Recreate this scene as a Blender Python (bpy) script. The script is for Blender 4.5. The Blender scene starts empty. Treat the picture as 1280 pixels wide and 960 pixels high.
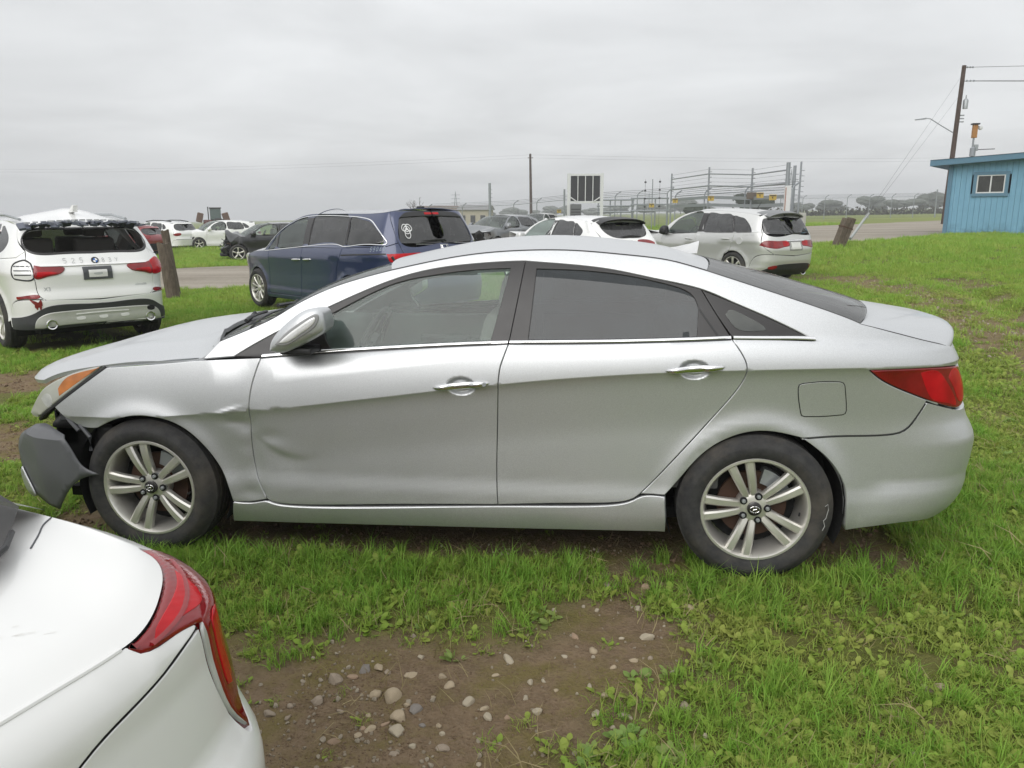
import bpy, bmesh, math, random
import numpy as np
from mathutils import Vector, Matrix
from mathutils.geometry import delaunay_2d_cdt
rnd = random.Random(7)
scene = bpy.context.scene
COL = scene.collection

# ------------------------------------------------------------------ camera
cam_data = bpy.data.cameras.new('camera')
cam = bpy.data.objects.new('camera', cam_data)
COL.objects.link(cam)
cam_data.sensor_width = 36.0
cam_data.lens = 27.0
cam_data.clip_start = 0.05
cam_data.clip_end = 6000.0
_fw = Vector((-0.11265866, 0.96989935, -0.21587794))
_rt = Vector((0.99332151, 0.11537927, 0.0))
_up = _rt.cross(_fw)
_m = Matrix((_rt, _up, -_fw)).transposed()
cam.matrix_world = Matrix.Translation((0.71443, -4.13407, 1.5931)) @ (_m @ Matrix.Rotation(-0.0061, 3, 'Z')).to_4x4()
scene.camera = cam

# ------------------------------------------------------------------ sky, sun, exposure
SUN_EL, SUN_AZ = math.radians(38), math.radians(200)      # azimuth clockwise from +y
world = bpy.data.worlds.new('World')
scene.world = world
world.use_nodes = True
wt = world.node_tree
for n in list(wt.nodes):
    wt.nodes.remove(n)
def wnode(t, **k):
    n = wt.nodes.new(t)
    for a, b in k.items():
        setattr(n, a, b)
    return n
w_out = wnode('ShaderNodeOutputWorld')
w_bg = wnode('ShaderNodeBackground')
w_bg.inputs['Strength'].default_value = 0.1
w_sky = wnode('ShaderNodeTexSky', sky_type='NISHITA', sun_disc=False, sun_elevation=SUN_EL, sun_rotation=SUN_AZ)
w_sky.air_density = 1.0
w_sky.dust_density = 4.0
w_tc = wnode('ShaderNodeTexCoord')
w_sep = wnode('ShaderNodeSeparateXYZ')
wt.links.new(w_tc.outputs['Generated'], w_sep.inputs[0])
# cloud deck seen in perspective: direction divided by its height
w_add = wnode('ShaderNodeMath', operation='ADD'); w_add.inputs[1].default_value = 0.13
w_abs = wnode('ShaderNodeMath', operation='MAXIMUM'); w_abs.inputs[1].default_value = 0.0
wt.links.new(w_sep.outputs['Z'], w_abs.inputs[0]); wt.links.new(w_abs.outputs[0], w_add.inputs[0])
w_dx = wnode('ShaderNodeMath', operation='DIVIDE'); w_dy = wnode('ShaderNodeMath', operation='DIVIDE')
for a, n in (('X', w_dx), ('Y', w_dy)):
    wt.links.new(w_sep.outputs[a], n.inputs[0]); wt.links.new(w_add.outputs[0], n.inputs[1])
w_comb = wnode('ShaderNodeCombineXYZ')
wt.links.new(w_dx.outputs[0], w_comb.inputs[0]); wt.links.new(w_dy.outputs[0], w_comb.inputs[1])
w_noise = wnode('ShaderNodeTexNoise'); w_noise.inputs['Scale'].default_value = 0.8
w_noise.inputs['Detail'].default_value = 5.0; w_noise.inputs['Roughness'].default_value = 0.5
w_noise.inputs['Distortion'].default_value = 0.35
wt.links.new(w_comb.outputs[0], w_noise.inputs['Vector'])
w_ramp = wnode('ShaderNodeMapRange')
for i, v in ((1, 0.3), (2, 0.7), (3, 0.82), (4, 1.12)):
    w_ramp.inputs[i].default_value = v
wt.links.new(w_noise.outputs['Fac'], w_ramp.inputs[0])
# overcast luminance: brighter towards the zenith, as a cloud deck is
w_gr = wnode('ShaderNodeMath', operation='MULTIPLY_ADD'); w_gr.inputs[1].default_value = 5.5; w_gr.inputs[2].default_value = 7.1
wt.links.new(w_abs.outputs[0], w_gr.inputs[0])
w_mul = wnode('ShaderNodeMath', operation='MULTIPLY')
wt.links.new(w_gr.outputs[0], w_mul.inputs[0]); wt.links.new(w_ramp.outputs[0], w_mul.inputs[1])
w_col = wnode('ShaderNodeMix', data_type='RGBA', blend_type='MULTIPLY'); w_col.inputs[0].default_value = 1.0
w_col.inputs[6].default_value = (0.975, 0.99, 1.0, 1)
wt.links.new(w_mul.outputs[0], w_col.inputs[7])
w_mix = wnode('ShaderNodeMix', data_type='RGBA'); w_mix.inputs[0].default_value = 0.94
wt.links.new(w_sky.outputs[0], w_mix.inputs[6]); wt.links.new(w_col.outputs[2], w_mix.inputs[7])
wt.links.new(w_mix.outputs[2], w_bg.inputs['Color'])
wt.links.new(w_bg.outputs[0], w_out.inputs['Surface'])

sun_data = bpy.data.lights.new('sun', 'SUN')
sun_data.energy = 1.5
sun_data.angle = math.radians(50)
sun_data.color = (1.0, 0.985, 0.96)
sun = bpy.data.objects.new('sun', sun_data)
COL.objects.link(sun)
_sd = Vector((math.sin(SUN_AZ) * math.cos(SUN_EL), math.cos(SUN_AZ) * math.cos(SUN_EL), math.sin(SUN_EL)))
sun.rotation_euler = (-_sd).to_track_quat('-Z', 'Y').to_euler()
scene.view_settings.view_transform = 'Standard'
scene.view_settings.look = 'None'
scene.view_settings.exposure = 0.15
scene.view_settings.gamma = 1.0
scene.view_settings.use_curve_mapping = False
scene.render.resolution_x, scene.render.resolution_y = 1024, 768
scene.cycles.max_bounces = 6
scene.cycles.diffuse_bounces = 3
scene.cycles.glossy_bounces = 4
scene.cycles.transmission_bounces = 4
scene.cycles.transparent_max_bounces = 24
scene.cycles.caustics_reflective = False
scene.cycles.caustics_refractive = False
# ------------------------------------------------------------------ materials
class NT:
    def __init__(s, name):
        s.m = bpy.data.materials.new(name); s.m.use_nodes = True
        s.t = s.m.node_tree; s.t.nodes.clear()
        s.out = s.n('ShaderNodeOutputMaterial')
    def n(s, t, **k):
        x = s.t.nodes.new(t)
        for a, b in k.items(): setattr(x, a, b)
        return x
    def l(s, a, b): s.t.links.new(a, b)
    def noise(s, scale, detail=4, rough=.55, vec=None, dist=0.):
        x = s.n('ShaderNodeTexNoise'); x.inputs['Scale'].default_value = scale; x.inputs['Detail'].default_value = detail
        x.inputs['Roughness'].default_value = rough; x.inputs['Distortion'].default_value = dist
        if vec is not None: s.l(vec, x.inputs['Vector'])
        return x.outputs['Fac']
    def obj(s): return s.n('ShaderNodeTexCoord').outputs['Object']
    def pos(s): return s.n('ShaderNodeNewGeometry').outputs['Position']
    def ramp(s, fac, stops):
        r = s.n('ShaderNodeValToRGB'); e = r.color_ramp.elements
        while len(e) < len(stops): e.new(.5)
        for q, (p, c) in zip(e, stops): q.position = p; q.color = (*c, 1) if len(c) == 3 else c
        s.l(fac, r.inputs[0]); return r.outputs[0]
    def mapr(s, fac, a, b, c, d):
        r = s.n('ShaderNodeMapRange'); 
        for i, v in ((1, a), (2, b), (3, c), (4, d)): r.inputs[i].default_value = v
        s.l(fac, r.inputs[0]); return r.outputs[0]
    def mix(s, fac, a, b, blend='MIX'):
        x = s.n('ShaderNodeMix', data_type='RGBA', blend_type=blend)
        for v, i in ((fac, 0), (a, 6), (b, 7)):
            if hasattr(v, 'is_output'): s.l(v, x.inputs[i])
            elif i == 0: x.inputs[0].default_value = v
            else: x.inputs[i].default_value = (*v, 1)
        return x.outputs[2]
    def math(s, op, a, b=None):
        x = s.n('ShaderNodeMath', operation=op)
        for v, i in ((a, 0), (b, 1)):
            if v is None: continue
            if hasattr(v, 'is_output'): s.l(v, x.inputs[i])
            else: x.inputs[i].default_value = v
        return x.outputs[0]
    def bsdf(s, color=None, rough=.5, metal=0., coat=0., spec=None, bump=None, bstr=.2, bdist=.01, **kw):
        p = s.n('ShaderNodeBsdfPrincipled')
        for key, v in (('Base Color', color), ('Roughness', rough), ('Metallic', metal), ('Coat Weight', coat), ('Specular IOR Level', spec)):
            if v is None: continue
            if hasattr(v, 'is_output'): s.l(v, p.inputs[key])
            else: p.inputs[key].default_value = (*v, 1) if isinstance(v, tuple) else v
        for k, v in kw.items(): p.inputs[k.replace('_', ' ')].default_value = v
        if bump is not None:
            b = s.n('ShaderNodeBump'); b.inputs['Strength'].default_value = bstr; b.inputs['Distance'].default_value = bdist
            s.l(bump, b.inputs['Height']); s.l(b.outputs[0], p.inputs['Normal'])
        s.l(p.outputs[0], s.out.inputs[0]); return p
MATS = {}
def mat(name, fn):
    if name not in MATS:
        MATS[name] = fn(NT(name))
    return MATS[name]
def simple(name, color, rough=.5, metal=0., coat=0., var=.12, scale=14., bump=0., spec=None, **kw):
    """plain material with mottled colour and roughness"""
    def f(t):
        o = t.obj(); nz = t.noise(scale, 5, .6, o)
        c0 = tuple(max(0, x * (1 - var)) for x in color); c1 = tuple(min(1, x * (1 + var)) for x in color)
        c = t.mix(nz, c0, c1)
        r = t.mapr(nz, .3, .7, max(0.02, rough * .85), min(1, rough * 1.12))
        t.bsdf(c, r, metal, coat, spec, nz if bump else None, bump, .004, **kw); return t.m
    return mat(name, f)
def paint(name, color, metal=0., rough=.35, coat=1., flake=0., dirt=.25, dirtcol=(.16, .13, .09), dirtz=(.15, .75)):
    """car paint: base, clear coat, a little road dust low down and in blotches"""
    def f(t):
        o = t.obj()
        sep = t.n('ShaderNodeSeparateXYZ'); t.l(o, sep.inputs[0])
        n1 = t.noise(3.2, 6, .62, o); n2 = t.noise(38, 4, .6, o); n3 = t.noise(260, 2, .5, o)
        low = t.mapr(sep.outputs['Z'], dirtz[0], dirtz[1], 1., .10)
        d = t.math('MULTIPLY', t.mapr(n1, .38, .75, 0, 1), low)
        d = t.math('MULTIPLY', d, t.mapr(n2, .25, .8, .25, 1.))
        d = t.math('MULTIPLY', d, dirt)
        c = t.mix(d, color, dirtcol)
        c = t.mix(t.mapr(n3, .35, .7, 0, flake), c, tuple(min(1, x * 1.35 + .02) for x in color))
        r = t.math('ADD', t.math('MULTIPLY', d, .6), rough)
        p = t.bsdf(c, r, metal, None)
        cw = t.math('SUBTRACT', coat, t.math('MULTIPLY', d, 1.2)); 
        t.l(t.math('MAXIMUM', cw, 0.), p.inputs['Coat Weight'])
        p.inputs['Coat Roughness'].default_value = .06
        return t.m
    return mat(name, f)
def glass(name, tint, refl=.07, dust=.10, gcol=(.55, .55, .52)):
    """window glass: tinted see-through sheet with mirror reflection and a diffuse film: dust plus painted-in window brightness"""
    def f(t):
        tr = t.n('ShaderNodeBsdfTransparent'); tr.inputs[0].default_value = (*tint, 1)
        gl = t.n('ShaderNodeBsdfGlossy'); gl.inputs['Roughness'].default_value = .015
        df = t.n('ShaderNodeBsdfDiffuse'); df.inputs[0].default_value = (*gcol, 1)
        o = t.obj(); nz = t.noise(6, 5, .65, o)
        fr = t.n('ShaderNodeFresnel'); fr.inputs[0].default_value = 1.5
        k = t.math('ADD', t.math('MULTIPLY', fr.outputs[0], .8), refl - .04)
        m1 = t.n('ShaderNodeMixShader'); t.l(k, m1.inputs[0]); t.l(tr.outputs[0], m1.inputs[1]); t.l(gl.outputs[0], m1.inputs[2])
        m2 = t.n('ShaderNodeMixShader'); t.l(t.mapr(nz, .3, .75, dust * .3, dust), m2.inputs[0]); t.l(m1.outputs[0], m2.inputs[1]); t.l(df.outputs[0], m2.inputs[2])
        t.l(m2.outputs[0], t.out.inputs[0]); return t.m
    return mat(name, f)
def lens(name, color, rough=.06, spec=.5):
    def f(t):
        o = t.obj(); nz = t.noise(9, 3, .5, o)
        w = t.n('ShaderNodeTexWave'); w.inputs['Scale'].default_value = 30; t.l(o, w.inputs['Vector'])
        c = t.mix(t.mapr(nz, .3, .7, 0, 1), tuple(x * .55 for x in color), color)
        t.bsdf(c, rough, 0., .35 * spec * 2, spec, w.outputs['Fac'], .08, .003); return t.m
    return mat(name, f)

M_black = simple('black_plastic', (.018, .018, .019), .48, var=.3, bump=.02)
M_trim = simple('black_trim', (.022, .020, .020), .32, var=.2)
M_grey = simple('grey_plastic', (.075, .078, .085), .55, var=.15, bump=.05)
M_dark = simple('dark_void', (.008, .008, .008), .9)
M_chrome = simple('chrome', (.80, .80, .80), .12, 1., var=.05)
M_alloy = simple('alloy', (.70, .68, .63), .36, .70, var=.12, scale=9)
M_steel = simple('galvanised_steel', (.36, .38, .39), .5, .6, var=.2)
M_rust = simple('rusty_iron', (.085, .046, .030), .8, .2, var=.5, scale=22)
M_seat = simple('seat_cloth', (.22, .21, .195), .9, var=.15)
M_inner = simple('interior_plastic', (.15, .15, .145), .7)
M_red = lens('red_lens', (.27, .009, .012))
M_redlit = lens('bright_red_lens', (.55, .010, .016), .12, .2)
M_amber = lens('amber_lens', (.62, .21, .05))
M_clear = lens('clear_lens', (.62, .63, .60))
def _rub(t):
    o = t.obj(); nz = t.noise(24, 6, .7, o); n2 = t.noise(5, 5, .7, o)
    c = t.mix(t.mapr(nz, .3, .75, 0, 1), (.024, .024, .025), (.055, .054, .052))
    c = t.mix(t.mapr(n2, .45, .80, 0, .6), c, (.13, .11, .085))
    t.bsdf(c, .82, 0, 0, .3, nz, .25, .004); return t.m
M_rubber = mat('tyre_rubber', _rub)

# ------------------------------------------------------------------ objects
def tag(o, label=None, cat=None, group=None, kind=None):
    for k, v in (('label', label), ('category', cat), ('group', group), ('kind', kind)):
        if v: o[k] = v
    return o
def empty(name, loc=(0, 0, 0), rz=0., parent=None):
    o = bpy.data.objects.new(name, None); COL.objects.link(o)
    o.empty_display_size = .1
    o.location = loc; o.rotation_euler = (0, 0, rz)
    if parent is not None: o.parent = parent
    return o
def link(name, me, parent=None, loc=None):
    o = bpy.data.objects.new(name, me); COL.objects.link(o)
    if parent is not None: o.parent = parent
    if loc is not None: o.location = loc
    return o
def mk(name, verts, faces, material, parent=None, smooth=False, normals=None, loc=None, sharp=None):
    me = bpy.data.meshes.new(name)
    me.from_pydata([tuple(map(float, v)) for v in verts], [], [tuple(map(int, f)) for f in faces])
    me.materials.append(material)
    if smooth:
        me.polygons.foreach_set('use_smooth', [True] * len(me.polygons))
        if normals is not None:
            me.normals_split_custom_set_from_vertices([tuple(map(float, n)) for n in normals])
        elif sharp: me.set_sharp_from_angle(angle=math.radians(sharp))
    me.update()
    return link(name, me, parent, loc)
class MB:
    """collects shapes, builds one mesh object"""
    def __init__(s): s.v = []; s.f = []; s.M = None
    def add(s, vs, fs, M=None):
        b = len(s.v); M = M or s.M
        s.v += [tuple(M @ Vector(v)) if M is not None else tuple(v) for v in vs]
        s.f += [tuple(b + i for i in f) for f in fs]; return s
    def box(s, c, d, M=None, taper=1., bev=0.):
        x, y, z = d[0] / 2, d[1] / 2, d[2] / 2
        if bev:
            bm = bmesh.new(); bmesh.ops.create_cube(bm, size=1)
            for v in bm.verts: v.co = Vector((v.co.x * d[0], v.co.y * d[1], v.co.z * d[2]))
            bmesh.ops.bevel(bm, geom=bm.edges[:], offset=bev, segments=2, affect='EDGES', profile=.6)
            bm.verts.index_update()
            vs = [(v.co.x + c[0], v.co.y + c[1], v.co.z + c[2]) for v in bm.verts]; fs = [[v.index for v in f.verts] for f in bm.faces]
            bm.free(); return s.add(vs, fs, M)
        t = taper
        vs = [(-x, -y, -z), (x, -y, -z), (x, y, -z), (-x, y, -z), (-x * t, -y * t, z), (x * t, -y * t, z), (x * t, y * t, z), (-x * t, y * t, z)]
        vs = [(a + c[0], b + c[1], e + c[2]) for a, b, e in vs]
        return s.add(vs, [(0, 3, 2, 1), (4, 5, 6, 7), (0, 1, 5, 4), (1, 2, 6, 5), (2, 3, 7, 6), (3, 0, 4, 7)], M)
    def tube(s, pts, r, n=8, cap=True, M=None):
        pts = [Vector(p) for p in pts]; k = len(pts); rs = r if isinstance(r, (list, tuple)) else [r] * k
        vs = []; fs = []; ref = None
        for i, p in enumerate(pts):
            d = (pts[min(i + 1, k - 1)] - pts[max(i - 1, 0)]).normalized()
            if ref is None: ref = Vector((0, 0, 1)) if abs(d.z) < .9 else Vector((1, 0, 0))
            a = d.cross(ref).normalized(); b = d.cross(a).normalized(); ref = -b if False else ref
            for j in range(n):
                t = 2 * math.pi * j / n; q = p + (a * math.cos(t) + b * math.sin(t)) * rs[i]; vs.append(tuple(q))
        for i in range(k - 1):
            for j in range(n):
                fs.append((i * n + j, i * n + (j + 1) % n, (i + 1) * n + (j + 1) % n, (i + 1) * n + j))
        if cap: fs += [tuple(range(n))[::-1], tuple((k - 1) * n + j for j in range(n))]
        return s.add(vs, fs, M)
    def lathe(s, prof, n=32, axis='y', M=None, close=False):
        """prof: (radius, axial)"""
        vs = []; fs = []; k = len(prof)
        for j in range(n):
            t = 2 * math.pi * j / n
            for r, a in prof:
                if axis == 'y': vs.append((r * math.cos(t), a, r * math.sin(t)))
                else: vs.append((r * math.cos(t), r * math.sin(t), a))
        for j in range(n):
            for i in range(k if close else k - 1):
                i2 = (i + 1) % k
                f = (j * k + i, j * k + i2, ((j + 1) % n) * k + i2, ((j + 1) % n) * k + i)
                fs.append(f if axis == 'z' else f[::-1])
        return s.add(vs, fs, M)
    def prism(s, poly, a, b, plane='xz', M=None):
        """extrude a 2D polygon between a and b along the missing axis"""
        n = len(poly)
        def p3(p, h):
            return {'xz': (p[0], h, p[1]), 'xy': (p[0], p[1], h), 'yz': (h, p[0], p[1])}[plane]
        vs = [p3(p, a) for p in poly] + [p3(p, b) for p in poly]
        fs = [tuple(range(n)), tuple(range(2 * n - 1, n - 1, -1))] + [(i, i + n, (i + 1) % n + n, (i + 1) % n) for i in range(n)]
        return s.add(vs, fs, M)
    def build(s, name, material, parent=None, smooth=False, sharp=40, loc=None, fixn=True):
        o = mk(name, s.v, s.f, material, parent, loc=loc)
        me = o.data
        if fixn:
            bm = bmesh.new(); bm.from_mesh(me); bmesh.ops.recalc_face_normals(bm, faces=bm.faces[:]); bm.to_mesh(me); bm.free()
        if smooth:
            me.polygons.foreach_set('use_smooth', [True] * len(me.polygons))
            if sharp: me.set_sharp_from_angle(angle=math.radians(sharp))
        return o
def copy_tree(o, parent=None):
    c = o.copy(); COL.objects.link(c); c.parent = parent
    for ch in list(o.children): copy_tree(ch, c)
    return c

# ------------------------------------------------------------------ curves
def pchip(xs, ys):
    xs = np.array(xs, float); ys = np.array(ys, float); h = np.diff(xs); dl = np.diff(ys) / h
    m = np.zeros(len(xs)); m[0] = dl[0]; m[-1] = dl[-1]
    for i in range(1, len(xs) - 1):
        if dl[i - 1] * dl[i] > 0:
            w1 = 2 * h[i] + h[i - 1]; w2 = h[i] + 2 * h[i - 1]; m[i] = (w1 + w2) / (w1 / dl[i - 1] + w2 / dl[i])
    def f(x):
        x = np.clip(np.asarray(x, float), xs[0], xs[-1]); i = np.clip(np.searchsorted(xs, x) - 1, 0, len(xs) - 2)
        t = (x - xs[i]) / h[i]; t2 = t * t; t3 = t2 * t
        return (2 * t3 - 3 * t2 + 1) * ys[i] + (t3 - 2 * t2 + t) * h[i] * m[i] + (-2 * t3 + 3 * t2) * ys[i + 1] + (t3 - t2) * h[i] * m[i + 1]
    return f
def cspline(xs, ys):
    xs = np.array(xs, float); ys = np.array(ys, float); n = len(xs); h = np.diff(xs)
    A = np.zeros((n, n)); b = np.zeros(n); A[0, 0] = A[-1, -1] = 1
    for i in range(1, n - 1):
        A[i, i - 1] = h[i - 1]; A[i, i] = 2 * (h[i - 1] + h[i]); A[i, i + 1] = h[i]
        b[i] = 6 * ((ys[i + 1] - ys[i]) / h[i] - (ys[i] - ys[i - 1]) / h[i - 1])
    M = np.linalg.solve(A, b)
    def f(x):
        x = np.clip(np.asarray(x, float), xs[0], xs[-1]); i = np.clip(np.searchsorted(xs, x) - 1, 0, n - 2)
        a = (xs[i + 1] - x) / h[i]; c = (x - xs[i]) / h[i]
        return a * ys[i] + c * ys[i + 1] + ((a ** 3 - a) * M[i] + (c ** 3 - c) * M[i + 1]) * h[i] ** 2 / 6
    return f
def sstep(a, b, x):
    t = np.clip((np.asarray(x, float) - a) / (b - a), 0, 1); return t * t * (3 - 2 * t)
def crom(pts, ds=.02):
    """smooth curve through points, sampled about every ds"""
    p = np.array(pts, float)
    if len(p) == 2:
        n = max(1, int(round(np.hypot(*(p[1] - p[0])[:2]) / ds))); return [tuple(p[0] + (p[1] - p[0]) * i / n) for i in range(n + 1)]
    t = np.concatenate([[0], np.cumsum(np.sqrt(np.maximum(1e-9, np.linalg.norm(np.diff(p, axis=0), axis=1))))])
    out = [tuple(p[0])]
    fs = [cspline(t, p[:, k]) for k in range(p.shape[1])]
    for i in range(len(p) - 1):
        n = max(1, int(round(np.linalg.norm(p[i + 1] - p[i]) / ds)))
        for j in range(1, n + 1):
            tt = t[i] + (t[i + 1] - t[i]) * j / n; out.append(tuple(float(f(tt)) for f in fs))
    return out
def inset(poly, g):
    p = np.array(poly); a = np.roll(p, 1, 0); b = np.roll(p, -1, 0)
    e1 = p - a; e2 = b - p
    e1 /= np.linalg.norm(e1, axis=1)[:, None] + 1e-12; e2 /= np.linalg.norm(e2, axis=1)[:, None] + 1e-12
    n1 = np.stack([-e1[:, 1], e1[:, 0]], 1); n2 = np.stack([-e2[:, 1], e2[:, 0]], 1)
    m = n1 + n2; m /= np.linalg.norm(m, axis=1)[:, None] + 1e-12
    k = 1 / np.maximum(.45, (m * n1).sum(1))
    return p + m * (g * k)[:, None], -m
def area2(p):
    p = np.array(p); q = np.roll(p, -1, 0); return float((p[:, 0] * q[:, 1] - q[:, 0] * p[:, 1]).sum())
def inside(pts, poly):
    x, y = pts[:, 0], pts[:, 1]; r = np.zeros(len(pts), bool); n = len(poly)
    for i in range(n):
        x1, y1 = poly[i]; x2, y2 = poly[(i + 1) % n]
        c = ((y1 > y) != (y2 > y))
        if not c.any(): continue
        xx = (x2 - x1) * (y - y1) / ((y2 - y1) if y2 != y1 else 1e-12) + x1
        r ^= c & (x < xx)
    return r
def bdist(pts, poly):
    a = np.array(poly); b = np.roll(a, -1, 0); d = np.full(len(pts), 1e9)
    for i in range(len(a)):
        e = b[i] - a[i]; L = e @ e + 1e-12
        t = np.clip(((pts - a[i]) @ e) / L, 0, 1); d = np.minimum(d, np.linalg.norm(pts - a[i] - t[:, None] * e, axis=1))
    return d
def rrect(x0, x1, y0, y1, r=.01, n=4):
    out = []
    for cx, cy, a in ((x1 - r, y1 - r, 0), (x0 + r, y1 - r, 90), (x0 + r, y0 + r, 180), (x1 - r, y0 + r, 270)):
        for i in range(n + 1):
            t = math.radians(a + 90 * i / n); out.append((cx + r * math.cos(t), cy + r * math.sin(t)))
    return out

# ------------------------------------------------------------------ car bodies
class Body:
    """half-body skin: s runs along the plan outline (s = x amidships, wrapping round the ends), z is height"""
    def __init__(b, plan, mid, zc, zb, gh=(.012, .36, .55, 14., .37), low=(.020, .035, .016, .28), flare=(.020, .34, .44), sill=(.030, .30, .12),
                 up=(.012, .022), endr=None, endr_s=(0, 1), endf=None, endf_s=(0, 1), arches=(), lip=.016, extra=None, tilt=None):
        P = np.array(plan, float); s = np.concatenate([[0], np.cumsum(np.hypot(*np.diff(P, axis=0).T))])
        s = s - s[mid] + P[mid, 0]
        b.PX = cspline(s, P[:, 0]); b.PW = cspline(s, P[:, 1]); b.S0 = s[0]; b.S1 = s[-1]
        b.zc = zc; b.zb = zb; b.gh = gh; b.low = low; b.flare = flare; b.sill = sill; b.up = up
        b.endr = endr; b.endr_s = endr_s; b.endf = endf; b.endf_s = endf_s; b.arches = arches; b.lip = lip; b.extra = extra
    def depth(b, s, z):
        c = b.zc(s); bl = b.zb(s); u = c - z; lc = np.clip(u, 0, None)
        d = b.low[0] * (1 - np.exp(-lc / b.low[1])) + b.low[2] * sstep(.03, b.low[3], lc) - b.flare[0] * sstep(b.flare[2], b.flare[1], z)
        d = d + b.sill[0] * np.clip((b.sill[1] - z) / b.sill[2], 0, 2) ** 2
        t = np.clip(np.clip(z - c, 0, None) / np.maximum(bl - c, .05), 0, 1)
        du = b.up[0] * t + b.up[1] * t ** 2.2
        h = np.clip(z - bl, 0, None); g = b.gh
        dg = np.where(h > 0, g[0] * (1 - np.exp(-h / .01)) + g[1] * h + g[2] * h * h + g[3] * np.clip(h - g[4], 0, None) ** 3, 0)
        r = np.where(u > 0, d, du + dg)
        for cx, cz, ra in b.arches:
            q = np.hypot(s - cx, z - cz) - ra
            r = r - b.lip * np.exp(-(np.clip(q, -.02, None) / .055) ** 2) * sstep(cz - .18, cz - .06, z)
        return r
    def S(b, s, z, side=-1, off=0., dents=True):
        s, z = np.broadcast_arrays(np.asarray(s, float), np.asarray(z, float))
        mr = s > b.S1; ml = s < b.S0
        sd = np.where(mr | ml, -side, side); s = np.where(mr, 2 * b.S1 - s, np.where(ml, 2 * b.S0 - s, s))
        e = 1e-3
        tx, tw = b.PX(s + e) - b.PX(s - e), b.PW(s + e) - b.PW(s - e); L = np.hypot(tx, tw) + 1e-12; tx, tw = tx / L, tw / L
        d = b.depth(s, z) - off
        if b.extra is not None and dents: d = d + b.extra(s, z, sd)
        x = b.PX(s) + tw * d
        if b.endr is not None: x = x + b.endr(z) * sstep(b.endr_s[0], b.endr_s[1], s)
        if b.endf is not None: x = x + b.endf(z) * sstep(b.endf_s[0], b.endf_s[1], s)
        w = b.PW(s) - tx * d
        return np.stack([x, sd * w, z], -1)
    def N(b, s, z, side=-1, off=0.):
        e = 2e-3
        a = b.S(s + e, z, side, off) - b.S(s - e, z, side, off); c = b.S(s, z + e, side, off) - b.S(s, z - e, side, off)
        n = np.cross(a, c); n = n / (np.linalg.norm(n, axis=-1)[..., None] + 1e-12)
        if side > 0: n = -n
        return n
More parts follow.
